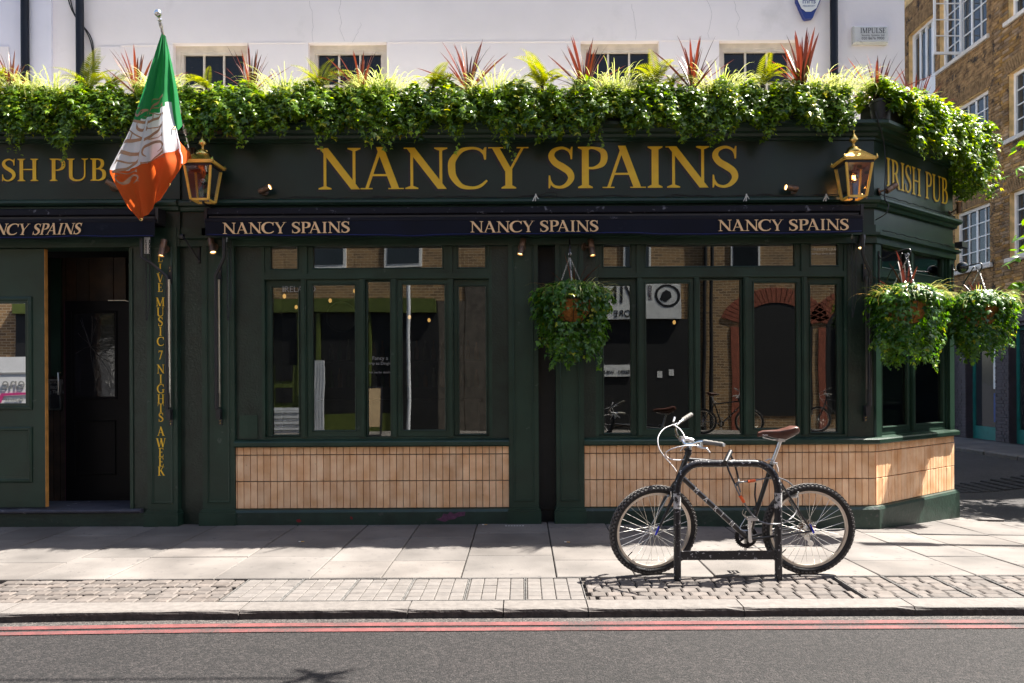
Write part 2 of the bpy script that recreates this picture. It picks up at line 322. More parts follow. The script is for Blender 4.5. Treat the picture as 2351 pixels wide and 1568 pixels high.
def font_text(name, txt, mat, M, size, parent, extrude=.001, align='LEFT', shear=0):   # built-in sans face
    cu = bpy.data.curves.new(name, 'FONT'); cu.body = txt; cu.size = size; cu.extrude = extrude; cu.align_x = align; cu.shear = shear; cu.resolution_u = 3
    tmp = bpy.data.objects.new(name, cu); COL.objects.link(tmp)
    dg = bpy.context.evaluated_depsgraph_get(); me = bpy.data.meshes.new_from_object(tmp.evaluated_get(dg))
    bpy.data.objects.remove(tmp); bpy.data.curves.remove(cu)
    o = ORG.get(parent, Vector((0, 0, 0))); me.transform(Matrix.Translation(-o) @ M); me.materials.clear(); me.materials.append(MATS[mat])
    return put(name, me, parent)
FRONT = Matrix.Rotation(R(90), 4, 'X')          # text plane facing -y
# ------------------------------------------------------------------ palette
pmat('green', (.0145, .038, .0245), .36, var=.25, scale=3, bump=.3, bscale=90, bdist=.003, rvar=.12, spec=.42, stain=((.055, .078, .063), 9., .66, .04))
pmat('green_rough', (.013, .025, .018), .30, var=.3, scale=5, bump=.7, bscale=45, bdist=.006, spec=.45)
pmat('green_plinth', (.014, .034, .024), .45, var=.3, scale=6, bump=.6, bscale=30, bdist=.006, stain=((.055, .062, .055), 12., .63, .05))
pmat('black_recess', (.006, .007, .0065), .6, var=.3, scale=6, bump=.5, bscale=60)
pmat('fascia', (.0125, .0260, .0185), .34, var=.35, scale=1.6, bump=.12, bscale=160, bdist=.002, rvar=.1, spec=.42)
pmat('gold', (1.0, .585, .03), .45, var=.08, scale=9)
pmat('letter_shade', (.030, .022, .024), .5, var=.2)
pmat('peach', (.85, .56, .29), .6, var=.08)
pmat('orange_edge', (.66, .30, .07), .5, var=.25, scale=10)
pmat('navy', (.0022, .0032, .0105), .7, var=.25, scale=3, bump=.2, bscale=200, spec=.22, stain=((.03, .032, .05), 3.5, .66, .12))
pmat('navy_metal', (.004, .004, .009), .6, var=.3, scale=5, spec=.25, stain=((.16, .155, .18), 14., .62, .07))
pmat('tile', (.83, .45, .22), .30, var=.12, scale=6, c2=(.95, .65, .40), rnd=.10, sat=.25, bump=.10, bscale=70, stain=((.28, .15, .08), 26., .68, .05), spec=.25)
pmat('grout', (.035, .032, .034), .9)
pmat('white_render', (.88, .80, .79), .85, var=.05, scale=1.1, bump=.35, bscale=9, bdist=.010, stain=((.66, .60, .58), 1.3, .58, .25))
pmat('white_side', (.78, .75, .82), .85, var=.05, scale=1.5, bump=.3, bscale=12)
pmat('sash_paint', (.66, .58, .50), .6, var=.12, scale=8)
pmat('pipe_black', (.007, .009, .016), .5, var=.2, spec=.25)
pmat('metal_black', (.015, .015, .018), .38, var=.2)
pmat('steel', (.62, .60, .56), .3, 1., var=.12)
pmat('chrome', (.82, .82, .82), .12, 1., var=.05)
pmat('alloy', (.78, .78, .78), .32, 1., var=.08)
pmat('brass', (.80, .55, .18), .26, 1., var=.25, scale=12)
pmat('brass_paint', (.86, .50, .085), .45, var=.15, scale=14)
pmat('bronze', (.20, .125, .085), .42, .6, var=.2, scale=14)
pmat('bronze_grey', (.14, .13, .13), .42, .6, var=.2)
pmat('slab', (.116, .104, .096), .8, gum=4.5, var=.26, scale=1.7, c2=(.166, .150, .138), rnd=.15, bump=.45, bscale=70, bdist=.004, stain=((.085, .078, .075), 14., .60, .06))
pmat('sett', (.102, .087, .078), .8, var=.2, scale=14, rnd=.20, bump=.5, bscale=50, bdist=.005)
pmat('cover_sett', (.124, .112, .104), .8, var=.15, scale=14, rnd=.10, bump=.35, bscale=60, bdist=.004)
pmat('bedding', (.055, .047, .040), .95, var=.3, scale=30)
pmat('kerb', (.132, .119, .110), .8, var=.16, scale=18, rnd=.06, bump=.6, bscale=40, bdist=.006)
pmat('frame_iron', (.13, .125, .12), .6, .0, var=.4, scale=20)
pmat('wood_dark', (.035, .019, .011), .6, var=.5, scale=7, rnd=.25, bump=.3, bscale=30)
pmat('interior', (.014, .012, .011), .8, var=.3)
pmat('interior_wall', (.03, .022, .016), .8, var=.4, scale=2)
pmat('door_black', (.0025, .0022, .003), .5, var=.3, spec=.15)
pmat('plum', (.10, .02, .05), .5)
pmat('door_glass', (.010, .010, .012), .12, var=.2, bump=.5, bscale=5, bdist=.01)
pmat('bulb_on', (1, .6, .2), .4, emit=((1.0, .45, .10), 12.))
pmat('bulb_dim', (1, .6, .2), .4, emit=((1.0, .50, .16), .5))
pmat('lamp_face', (1, .8, .5), .4, emit=((1.0, .66, .26), 1.6))
pmat('white_plastic', (.78, .77, .74), .45, var=.05)
pmat('white_paint', (.80, .80, .79), .4, var=.04)
pmat('sign_blue', (.012, .03, .20), .35, var=.1)
pmat('ink', (.012, .012, .016), .5)
pmat('ink_grey', (.30, .30, .29), .6)
pmat('cable', (.010, .010, .011), .5)
pmat('soil', (.03, .02, .012), .95)
pmat('pot', (.012, .012, .014), .5)
pmat('coir', (.36, .15, .04), .95, var=.4, scale=40, bump=.8, bscale=120)
pmat('zip', (.72, .70, .62), .5)
glassmat('window_glass', (.62, .66, .62), .095, .006, 1.1)
glassmat('lamp_glass', (.84, .84, .86), .12, .02, 6)
glassmat('clear_bulb', (.95, .95, .95), .16, .0)
def dark_pane(name, c, wave, sc_):
    m = pmat(name, c, .03, var=.3, scale=.8, bump=wave, bscale=sc_, bdist=.02, spec=.35 if name == 'upper_pane' else .8); return m
dark_pane('upper_pane', (.012, .011, .011), .15, 1.5)
dark_pane('brick_pane', (.025, .03, .035), .10, 2.0)
leafmat('ivy', (.024, .080, .009), (.32, .50, .022), .46, bright=(.55, .55, .05))
leafmat('ivy_basket', (.020, .085, .016), (.16, .34, .022), .42, bright=(.45, .48, .05))
leafmat('fern', (.10, .15, .012), (.34, .34, .03), .38, .5, .3)
leafmat('grass', (.26, .34, .08), (.60, .62, .32), .35, .5, .3)
leafmat('dry_grass', (.14, .22, .04), (.50, .36, .14), .35, .5, .3)
leafmat('cordyline', (.045, .020, .014), (.25, .088, .038), .25, .35, .5)
leafmat('tree_leaf', (.06, .17, .012), (.18, .34, .03), .42, .35, .5)
pmat('bark', (.11, .085, .06), .9, var=.4, scale=20, bump=.8, bscale=25, bdist=.01)
# ------------------------------------------------------------------ ground
RZ = -.06                                        # road level
KY = -2.89                                       # kerb edge
def asphalt(name, c, cl, sc_=170.):
    m = bpy.data.materials.new(name); m.use_nodes = True; nt = m.node_tree; L = nt.links.new; b = nt.nodes['Principled BSDF']; b.inputs['Roughness'].default_value = .85
    g = N(nt, 'ShaderNodeNewGeometry'); v = N(nt, 'ShaderNodeTexVoronoi'); v.inputs['Scale'].default_value = sc_; L(g.outputs['Position'], v.inputs['Vector'])
    n = N(nt, 'ShaderNodeTexNoise'); n.inputs['Scale'].default_value = 1.3; n.inputs['Detail'].default_value = 6; L(g.outputs['Position'], n.inputs['Vector'])
    n2 = N(nt, 'ShaderNodeTexNoise'); n2.inputs['Scale'].default_value = 90; n2.inputs['Detail'].default_value = 3; L(g.outputs['Position'], n2.inputs['Vector'])
    h = N(nt, 'ShaderNodeSeparateColor'); L(v.outputs['Color'], h.inputs[0])
    mx = N(nt, 'ShaderNodeMix', data_type='RGBA'); mx.inputs[6].default_value = (*c, 1); mx.inputs[7].default_value = (*cl, 1)
    pw = N(nt, 'ShaderNodeMath', operation='POWER'); L(h.outputs[0], pw.inputs[0]); pw.inputs[1].default_value = 2.0; L(pw.outputs[0], mx.inputs[0])
    m2 = N(nt, 'ShaderNodeMix', data_type='RGBA', blend_type='MULTIPLY'); m2.inputs[0].default_value = .55; L(mx.outputs[2], m2.inputs[6])
    r = N(nt, 'ShaderNodeMapRange'); r.inputs[1].default_value = .3; r.inputs[2].default_value = .7; r.inputs[3].default_value = .55; r.inputs[4].default_value = 1.25; L(n.outputs[0], r.inputs[0]); L(r.outputs[0], m2.inputs[7])
    L(m2.outputs[2], b.inputs['Base Color'])
    ad = N(nt, 'ShaderNodeMath', operation='ADD'); L(v.outputs['Distance'], ad.inputs[0]); L(n2.outputs[0], ad.inputs[1])
    bp = N(nt, 'ShaderNodeBump'); bp.inputs['Strength'].default_value = .9; bp.inputs['Distance'].default_value = .006; bp.invert = True; L(ad.outputs[0], bp.inputs['Height']); L(bp.outputs[0], b.inputs['Normal'])
    MATS[name] = m
asphalt('asphalt', (.0025, .0021, .0021), (.033, .028, .027), 95)
asphalt('asphalt_gutter', (.022, .02, .019), (.125, .11, .10), 110)
asphalt('asphalt_side', (.02, .018, .018), (.085, .077, .074), 110)
# red route paint, worn through to the road
def paint(name, c):
    m = pmat(name, c, .7, var=.22, scale=12, bump=.6, bscale=120, bdist=.004)
    nt = m.node_tree; L = nt.links.new; b = nt.nodes['Principled BSDF']
    g = N(nt, 'ShaderNodeNewGeometry'); n = N(nt, 'ShaderNodeTexNoise'); n.inputs['Scale'].default_value = 55; n.inputs['Detail'].default_value = 8; n.inputs['Roughness'].default_value = .7; L(g.outputs['Position'], n.inputs['Vector'])
    n2 = N(nt, 'ShaderNodeTexNoise'); n2.inputs['Scale'].default_value = 2.5; L(g.outputs['Position'], n2.inputs['Vector'])
    a = N(nt, 'ShaderNodeMath', operation='ADD'); L(n.outputs[0], a.inputs[0]); L(n2.outputs[0], a.inputs[1])
    r = N(nt, 'ShaderNodeMapRange'); r.inputs[1].default_value = .90; r.inputs[2].default_value = 1.22; L(a.outputs[0], r.inputs[0])
    old = b.inputs['Base Color'].links[0].from_socket
    x = N(nt, 'ShaderNodeMix', data_type='RGBA'); x.inputs[7].default_value = (.040, .034, .032, 1); L(r.outputs[0], x.inputs[0]); L(old, x.inputs[6]); L(x.outputs[2], b.inputs['Base Color'])
paint('red_paint', (.140, .042, .041))
def kerby(x): return KY - (.10 * ((-1.2 - x) / 3) ** 2 if x < -1.2 else 0.) - (.02 * ((x - 2) / 2) ** 2 if 2 < x < 6 else (.08 if x >= 6 else 0))   # the kerb line swings out at the left
def sstep(a, b, t): t = min(1, max(0, (t - a) / (b - a))); return t * t * (3 - 2 * t)
def gz(x, y):                                     # the ground falls gently towards the corner and the side street
    return -(.024 * min(4.9, max(0, x - .6)) * min(1, max(0, (y + 2.1) / 1.8)) + .055 * min(1.6, max(0, y)) * min(1, max(0, (x - 2) / 2))) * (1 - sstep(6.5, 8.8, x))
def sheet(xs, ys, zf):
    n = len(ys); m = MB(); return m.add([(x, y, zf(x, y)) for x in xs for y in ys], [(i * n + j, (i + 1) * n + j, (i + 1) * n + j + 1, i * n + j + 1) for i in range(len(xs) - 1) for j in range(n - 1)])
road = tag(sheet([-300, -12, 5.4, 9.6, 300], [-300, -2.72, -2.5, 300], lambda x, y: RZ if y < -2.6 or x < -200 or x > 200 else -.9).build('road', 'asphalt'), kind='structure')
def ribbon(xs, f0, f1, z):
    m = MB(); vs_ = []
    for x in xs: vs_ += [(x, f0(x), z), (x, f1(x), z)]
    return m.add(vs_, [(2 * i, 2 * i + 2, 2 * i + 3, 2 * i + 1) for i in range(len(xs) - 1)])
XS = [-12 + i * .4 for i in range(61)]
ribbon(XS, lambda x: kerby(x) - .10, lambda x: kerby(x) + .05, RZ + .0025).build('gutter', 'asphalt_gutter', road)
for a, c in ((.085, .150), (.190, .250)):
    ribbon(XS, lambda x: kerby(x) - c, lambda x: kerby(x) - a, RZ + .005).build('red_line', 'red_paint', road)
# pavement: bedding, flagstones, setts, inspection covers, kerb stones
XE = 5.5                                          # edge of the side street pavement
pm = MB(); ly_ = [-2.7 + .3 * i for i in range(11)]
pm = sheet([-12, -6, 0] + [.5 + .5 * i for i in range(10)] + [XE - .012], ly_, lambda x, y: gz(x, y) - .030)
o_ = sheet([4.4, 4.9, XE - .012], [.3 + .6 * i for i in range(20)], lambda x, y: gz(x, y) - .030); pm.add(o_.v, o_.f)
pm.add([(XE - .012, y, gz(XE, y) - dz) for y in [-2.7 + .3 * i for i in range(44)] for dz in (.030, .3)], [(2 * i, 2 * i + 1, 2 * i + 3, 2 * i + 2) for i in range(43)])
pav = tag(pm.build('pavement', 'bedding'), kind='structure')
def slab_at(x0, x1, y0, y1, z=0., mat='slab', name='flagstone', h=.05, b=.005, tilt=0.):
    me = MB().cbox(x0, x1, y0, y1, z - h, z, b, '+z').mesh(name, mat, None, ((x0 + x1) / 2, (y0 + y1) / 2, z))
    xc, yc = (x0 + x1) / 2, (y0 + y1) / 2; gx_ = (gz(xc + .2, yc) - gz(xc - .2, yc)) / .4; gy_ = (gz(xc, yc + .2) - gz(xc, yc - .2)) / .4
    return put(name, me, pav, (xc, yc, z + gz(xc, yc)), (gy_ + R(random.gauss(0, tilt)), -gx_ + R(random.gauss(0, tilt)), 0))
rs = random.Random(3)
x = -7.3; g = .009
while x < 5.4:
    wd = rs.choice([.52, .62, .70, .58, .80]); x1 = min(x + wd, XE - .03)
    if x1 - x > .15:
        y = -2.12; k = 0
        while y < (.05 if x1 < 4.4 else .70):
            dpt = rs.choice([.46, .62, .75, .9]) if k else rs.choice([.34, .52, .7])
            y1 = min(y + dpt, .06 if x1 < 4.4 else .775)
            if y1 - y < .16: y1 = y + .16
            if .06 - y1 < .2 and x1 < 4.4: y1 = .06
            slab_at(x + g / 2, x1 - g / 2, y + g / 2, y1 - g / 2, rs.uniform(-.0025, .0025), tilt=.10); y = y1; k += 1
    x = x1 if x1 < XE - .03 else 9
for k in range(14):                               # side street pavement
    y0 = .78 + k * .62
    for (xa, xb) in ((4.62, 5.06), (5.06, XE - .03)):
        off = .2 if xa > 5 else 0
        slab_at(xa + g / 2, xb - g / 2, y0 + off + g / 2, y0 + .62 + off - g / 2, rs.uniform(-.002, .002), tilt=.1)
# setts: shared meshes, laid in six rows
SETT = [MB().cbox(-.5, .5, -.5, .5, -.5, 0, .09, '+z').mesh('sett', 'sett') for _ in range(1)]
CSETT = MB().cbox(-.5, .5, -.5, .5, -.5, 0, .05, '+z').mesh('sett', 'cover_sett')
def sett(xc, yc, sx, sy, parent, me, z=0., tl=1.0):
    return put('sett', me, parent, (xc, yc, z + rs.uniform(-.004, .003) * tl), (R(rs.gauss(0, 1.2)) * tl, R(rs.gauss(0, 1.2)) * tl, R(rs.gauss(0, 1.2)) * tl), (sx, sy, .07))
RY = [-2.14 - i * .0935 for i in range(7)]
def sett_area(xa, xb):
    for r in range(6):
        x = xa + (.055 if r % 2 else 0) + rs.uniform(-.02, .02)
        if r % 2: sett(xa + .024, (RY[r] + RY[r + 1]) / 2, .04, .083, pav, SETT[0])
        while x < xb - .03:
            wd = min(rs.uniform(.098, .128), xb - x)
            sett(x + wd / 2, (RY[r] + RY[r + 1]) / 2, wd - .010, .082, pav, SETT[0]); x += wd
sett_area(-3.75, -2.02); sett_area(.43, 2.22)
def cover(xa, xb, rough):
    m = MB(); m.frame(0, 1, 0, 1, .012, 0, 1); ya, yb = RY[6] + .004, RY[0] - .004
    f = MB()
    for a in (xa + .003, xb - .008): f.box(a, a + .005, ya, yb, -.08, .001)
    f.box(xa + .008, xb - .008, ya, ya + .005, -.08, .001); f.box(xa + .008, xb - .008, yb - .005, yb, -.08, .001)
    f.mi = 1; f.box(xa + .008, xb - .008, ya + .005, yb - .005, -.08, -.009)
    o = f.build('inspection_cover', ['frame_iron', 'bedding'], pav)
    for r in range(6):
        n = 4 if not rough else 3; off = 0 if not rough else (r % 2) * .05; x = xa + .012; k = 0
        ws = [(xb - xa - .024) / n] * n
        if rough and r % 2: ws = [.07] + [(xb - xa - .024 - .07) / (n - 1)] * (n - 1)
        for wd in ws:
            sett(x + wd / 2, lerp(yb - .008, ya + .008, (r + .5) / 6), wd - (.005 if not rough else .010), (yb - ya - .016) / 6 - (.004 if not rough else .008), o, CSETT if not rough else SETT[0], 0., .45 if not rough else .9); x += wd
for i in range(6): cover(-2.0 + i * .4025, -2.0 + (i + 1) * .4025, False)
for i in range(9): cover(2.245 + i * .355, 2.245 + (i + 1) * .355, True)
pmat('kerb_face', (.045, .038, .035), .85, var=.4, scale=25, bump=.8, bscale=45, bdist=.008)  # face coloured darker than the top: tyre dirt plus painted-in shade
kx = [-7.6, -6.5, -5.5, -4.4, -3.28, -1.79, -.73, -.13, .405, 1.385, 2.46, 3.5, 4.6, XE]
for a, c in zip(kx[:-1], kx[1:]):
    m = MB(); a2, c2 = a + .004, c - .004; n = 9; rows = []
    for i in range(n + 1):
        x = lerp(a2, c2, i / n); ky = kerby(x); j = rs.uniform(-.006, .006) if 0 < i < n else -.010; e = 0 if 0 < i < n else .008
        rows.append([(x, -2.705, -.16), (x, -2.705, .0), (x, ky + .016, .001 - e * .3), (x, ky + .003 + abs(j) * .5, -.006 + j * .3 - e), (x, ky + .0 + j * .4, -.020), (x, ky - .002, RZ - .1)])
    k = len(rows[0]); m.add([v for r in rows for v in r], [(i * k + q, i * k + q + 1, (i + 1) * k + q + 1, (i + 1) * k + q) for i in range(n) for q in range(k - 1)] + [tuple(range(k)), tuple(range(n * k, n * k + k))])
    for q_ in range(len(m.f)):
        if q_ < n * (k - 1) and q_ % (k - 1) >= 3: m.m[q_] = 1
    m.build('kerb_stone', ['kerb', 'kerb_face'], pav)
# side street and its far pavement
tag(sheet([XE - .01 + (9.01 - XE) * i / 12 for i in range(13)], [-2.73, -2, -1, 0, .5, 1, 1.5, 2, 3, 5, 9, 40], lambda x, y: (RZ + .002 if y < -2.7 else RZ + .02 + gz(x, y))).build('side_street', 'asphalt_side', None, 180), kind='structure')
tag(sheet([10.5, 40, 200], [-2.71, 40], lambda x, y: RZ + .003).build('far_ground', 'asphalt_side'), kind='structure')
fp = MB(); fp.box(9.0, 10.55, -2.0, 40, -.2, .03); fpo = tag(fp.build('far_pavement', 'slab'), kind='structure')
fpk = MB().cbox(-.07, .07, -.48, .48, -.1, .012, .02, '+z').mesh('kerb_stone', 'kerb')
for i in range(14): put('kerb_stone', fpk, fpo, (8.94, 1.5 + i, .03))
pmat('patch', (.018, .017, .018), .8, var=.4, scale=30, bump=.8, bscale=60)
cp = MB()
for i in range(16):
    for j in range(8): cp.cbox(6.1 + i * .16, 6.1 + i * .16 + .15, 3.5 + j * .11, 3.5 + j * .11 + .10, RZ - .02 + gz(6.2 + i * .16, 3.5 + j * .11), RZ + .03 + gz(6.2 + i * .16, 3.5 + j * .11) + rs.uniform(0, .006), .012, '+z')
cpo = cp.build('cobble_patch', 'patch'); cpo.parent = road; tag(cpo, kind='stuff')
# opposite pavement
op = MB(); op.box(-60, 60, -16, -10.4, -.3, .05); tag(op.build('opposite_pavement', 'slab'), kind='structure')

# ------------------------------------------------------------------ the pub
pub = thing('pub_building', (0, 1.5, 0), 'dark green painted corner pub with orange tiled walls, tall windows and white upper storey', 'building')
CA = R(38); CL = 1.80; CX0 = 3.55
CE = (CX0 + CL * math.cos(CA), CL * math.sin(CA))
MC = Matrix.Translation((CX0, 0, 0)) @ Matrix.Rotation(CA, 4, 'Z')          # splayed corner frame: local x along wall, -y outwards
XL = X(418)                                                                  # where the left shop front ends
PATH = [(XL, 0), (CX0, 0), CE, (CE[0], 9.0)]
PATHL = [(-9, -.03), (XL, -.03)]
zP, zT0, zT1, zS, zW = Z(1165), Z(1164), Z(1023), Z(1010), Z(546)
# fascia board, cornices
def closed(pr, back): return pr + [(back, pr[-1][1]), (back, pr[0][1])]
f = MB(); f.sweep(PATH, closed([(.0, 2.98), (.0, 3.90)], -.25)); f.sweep(PATHL, closed([(.0, 2.98), (.0, 3.90)], -.25)); f.build('fascia_board', 'fascia', pub)
up = [(.0, 3.835), (.02, 3.84), (.02, 3.862), (.045, 3.872), (.06, 3.895), (.105, 3.905), (.12, 3.935), (.17, 3.945), (.185, 3.955), (.185, 3.985), (.165, 3.995)]
f = MB(); f.sweep(PATH, closed(up, -.3)); f.sweep(PATHL, closed(up, -.3)); f.build('cornice', 'green', pub, 30)
lo = [(.0, 3.150), (.035, 3.158), (.045, 3.19), (.075, 3.20), (.09, 3.222), (.088, 3.245), (.065, 3.262), (.03, 3.268), (.0, 3.275)]
f = MB(); f.sweep(PATH, closed(lo, -.2)); f.sweep(PATHL, closed(lo, -.2)); f.build('cornice', 'green', pub, 30)
# soffit board and head beam of the shop front
f = MB(); f.sweep(PATH, closed([(.03, 2.80), (.03, 2.865), (.075, 2.875), (.075, 2.90), (.02, 2.91), (.02, 2.985)], -.2)); f.sweep(PATHL, closed([(.01, 2.80), (.01, 2.985)], -.2)); f.build('head_beam', 'green', pub, 30)
# plinth (front and splay) and stall riser backing
PP = [(X(1340), 0), (CX0, 0), CE, (CE[0], 9.0)]
pl = [(.05, -.4), (.05, .125), (.035, .150), (.012, .157)]
f = MB(); f.sweep(PP, closed(pl, -.3)); f.sweep([(X(540), 0), (X(1168), 0)], closed(pl, -.3)); f.build('plinth', 'green_plinth', pub, 30)
f = MB(); bk = closed([(-.030, .15), (-.030, zT1 + .03)], -.3); f.sweep(PP, bk); f.sweep([(X(540), 0), (X(1168), 0)], bk)
riser = f.build('stall_riser', 'grout', pub)
sl_ = [(-.02, zT1 - .004), (.045, zT1 + .0), (.055, zT1 + .012), (.055, zS - .012), (.045, zS), (-.02, zS + .018)]
f = MB(); f.sweep(PP, closed(sl_, -.3)); f.sweep([(X(540), 0), (X(1168), 0)], closed(sl_, -.3)); f.build('window_sill', 'green', pub, 30)
pmat('purple_patch', (.11, .035, .075), .7, var=.3, scale=30); pmat('red_splash', (.20, .01, .012), .6)
def patch(pxs, mat):
    MB().prism([(X(a), Z(b)) for a, b in pxs], lambda u, v, d: (u, -.0505 - d, v), 0, .0012).build('paint_patch', mat, pub)
patch([(1000, 1189), (1012, 1186), (1018, 1176), (1027, 1178), (1033, 1172), (1042, 1177), (1052, 1173), (1068, 1172), (1066, 1181), (1050, 1184), (1043, 1189), (1030, 1190), (1022, 1195), (1012, 1193)], 'purple_patch')
patch([(683, 1188), (690, 1187), (694, 1192), (688, 1195), (682, 1192)], 'red_splash'); patch([(805, 1181), (810, 1183), (811, 1188), (806, 1188)], 'red_splash')
# tiles, one by one
rowsz = [(zP + .002, .271), (zP + .277, .262), (zP + .543, zT1 - .002 - zP - .543)]
TM = {}
def tiles(x0, x1, M=None):
    tw = .0668; n = int((x1 - x0) / tw); rem = (x1 - x0) - n * tw; xs_ = []; x = x0
    if rem > .012: xs_.append((x0, x0 + rem)); x = x0 + rem
    for i in range(n): xs_.append((x + i * tw, x + (i + 1) * tw))
    for (z, h) in rowsz:
        for a, c in xs_:
            key = (round(c - a, 4), round(h, 4))
            if key not in TM: TM[key] = MB().cbox(-(c - a) / 2 + .0028, (c - a) / 2 - .0028, -.004, .030, .0022, h - .0022, .0022, '-y').mesh('tile', 'tile')
            p = Vector(((a + c) / 2, .0 + rs.uniform(-.0012, .0012), z)); rz = 0
            if M: p = M @ p; rz = CA
            put('tile', TM[key], riser, p, (R(rs.gauss(0, .25)), 0, rz + R(rs.gauss(0, .35))))
tiles(X(540), X(1168)); tiles(X(1340), CX0 - .004); tiles(.004, CL - .004, MC)
# pilasters with panel mouldings and bases
def pilaster(x0, x1, mat='green', panel=True, base=True, yf=-.02):
    f = MB(); f.box(x0, x1, yf, .25, .12, 2.985); o = f.build('pilaster', mat, pub)
    if panel:
        w_ = x1 - x0; MB().moulding(x0 + w_ * .15, x1 - w_ * .15, Z(1150), 2.80, .022, yf, .012).build('panel_moulding', 'green', o, 40)
    if base:
        b_ = MB(); e = .022; prof = [(0, 0), (e, 0)]
        b_.box(x0 - e, x1 + e, yf - .045, .2, -.05, .125); b_.box(x0 - e * .6, x1 + e * .6, yf - .032, .2, .125, .145); b_.box(x0 - e * .3, x1 + e * .3, yf - .018, .2, .145, .158)
        b_.build('pilaster_base', 'green', o)
    return o
pilaster(X(343), X(412), yf=-.05); pilaster(X(466), X(540)); pilaster(X(1168), X(1236)); pilaster(X(1276), X(1340))
f = MB(); f.box(X(412), X(466), .03, .3, -.05, 2.985); f.build('recess_panel', 'green_rough', pub)
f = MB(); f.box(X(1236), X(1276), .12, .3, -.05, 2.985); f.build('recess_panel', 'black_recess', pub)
f = MB(); 
for a_, b_, y_ in ((X(540), X(600), .02), (X(1130), X(1168), .02), (X(1340), X(1368), .02), (X(1948), CX0 - .012, .01)): MB().box(a_, b_, y_, .3, zS, 2.985).build('wall_panel', 'green_rough', pub)
f = MB(); f.box(X(548), X(590), .008, .02, Z(1008) + .02, Z(950)); f.build('access_panel', 'green', pub)
# corner post of the splay
for a_, b_ in ((.004, .11), (CL - .12, CL - .004)): f = MB(); f.box(a_, b_, -.012, .2, zS, 2.95); f.xf(MC); f.build('corner_post', 'green', pub)
# windows
def window(frame_x, muls, lights, uppers, ztr, M=None, zb=zS + .012, zt=zW, y=.03):
    """frame_x outer, muls [(x0,x1)], lights [(x0,x1,z0,z1,sash?)], uppers [(x0,x1,z0,z1)], ztr transom (z0,z1)"""
    def bl(mb, nm, mat, par, sm=None):
        if M: mb.xf(M)
        return mb.build(nm, mat, par, sm)
    x0, x1 = frame_x
    f = MB(); f.box(x0, x0 + .030, y - .012, y + .12, zb, zt); f.box(x1 - .030, x1, y - .012, y + .12, zb, zt); f.box(x0 + .03, x1 - .03, y - .012, y + .12, zt - .03, zt); f.box(x0 + .03, x1 - .03, y - .012, y + .12, zb, zb + .025)
    wo = bl(f, 'window', 'green', pub)
    f = MB(); f.box(x0 + .03, x1 - .03, y - .018, y + .118, ztr[0], ztr[1]); f.box(x0 + .03, x1 - .03, y - .028, y - .018, ztr[0] + .008, ztr[0] + .026); bl(f, 'transom', 'green', wo)
    cells_b = [(x0 + .03)] + [v for m in muls for v in m] + [x1 - .03]
    for a, c in muls:
        f = MB(); f.box(a, c, y - .022, y + .117, zb + .025, ztr[0]); f.box(a + .012, c - .012, y - .032, y - .022, zb + .03, ztr[0]); bl(f, 'mullion', 'green', wo)
    for i, (a, c, z0, z1, sash) in enumerate(lights):
        ca, cb = cells_b[2 * i] + .002, cells_b[2 * i + 1] - .002; za, zc = zb + .027, ztr[0] - .002
        f = MB(); yy = y + (.0 if sash else .03)
        f.box(ca, a, yy, yy + .05, za, zc); f.box(c, cb, yy, yy + .05, za, zc); f.box(a, c, yy, yy + .05, za, z0); f.box(a, c, yy, yy + .05, z1, zc)
        so_ = bl(f, 'sash', 'green', wo)
        f = MB(); f.moulding(a - .012, c + .012, z0 - .012, z1 + .012, .012, yy, .010); bl(f, 'glazing_bead', 'green', wo)
        f = MB(); f.box(a - .004, c + .004, yy + .022, yy + .027, z0 - .004, z1 + .004); bl(f, 'pane', 'window_glass', wo)
    ms = [m for m in muls if any(abs(m[0] - u[0]) < .14 or abs(m[1] - u[1]) < .14 for u in [(uu[1], uu[0]) for uu in uppers])]
    ub = []
    for i, (a, c, z0, z1) in enumerate(uppers):
        ca = x0 + .032 if i == 0 else (uppers[i - 1][1] + a) / 2 + .022; cb = x1 - .032 if i == len(uppers) - 1 else (c + uppers[i + 1][0]) / 2 - .022
        if i: f = MB(); xm = (uppers[i - 1][1] + a) / 2; f.box(xm - .022, xm + .022, y - .022, y + .117, ztr[1], zt - .03); bl(f, 'mullion', 'green', wo)
        za, zc = ztr[1] + .002, zt - .032
        f = MB(); f.box(ca, a, y, y + .05, za, zc); f.box(c, cb, y, y + .05, za, zc); f.box(a, c, y, y + .05, za, z0); f.box(a, c, y, y + .05, z1, zc); bl(f, 'sash', 'green', wo)
        f = MB(); f.moulding(a - .012, c + .012, z0 - .012, z1 + .012, .012, y, .010); bl(f, 'glazing_bead', 'green', wo)
        f = MB(); f.box(a - .004, c + .004, y + .022, y + .027, z0 - .004, z1 + .004); bl(f, 'pane', 'window_glass', wo)
    return wo
ZT = (Z(639), Z(625))
def lt(a, c, kind):
    z0, z1 = {'f': (Z(996), Z(655)), 'c': (Z(986), Z(651)), 'm': (Z(1003), Z(643))}[kind]; return (X(a), X(c), z0, z1, kind == 'c')
W1 = window((X(600), X(1130)), [(X(691), X(703)), (X(826), X(838)), (X(898), X(911)), (X(1029), X(1041))],
       [lt(621, 682, 'f'), lt(717, 814, 'c'), lt(842, 894, 'm'), lt(923, 1021, 'c'), lt(1053, 1115, 'f')],
       [(X(621), X(682), Z(613), Z(562)), (X(719), X(1016), Z(612), Z(562)), (X(1053), X(1115), Z(612), Z(562))], ZT)
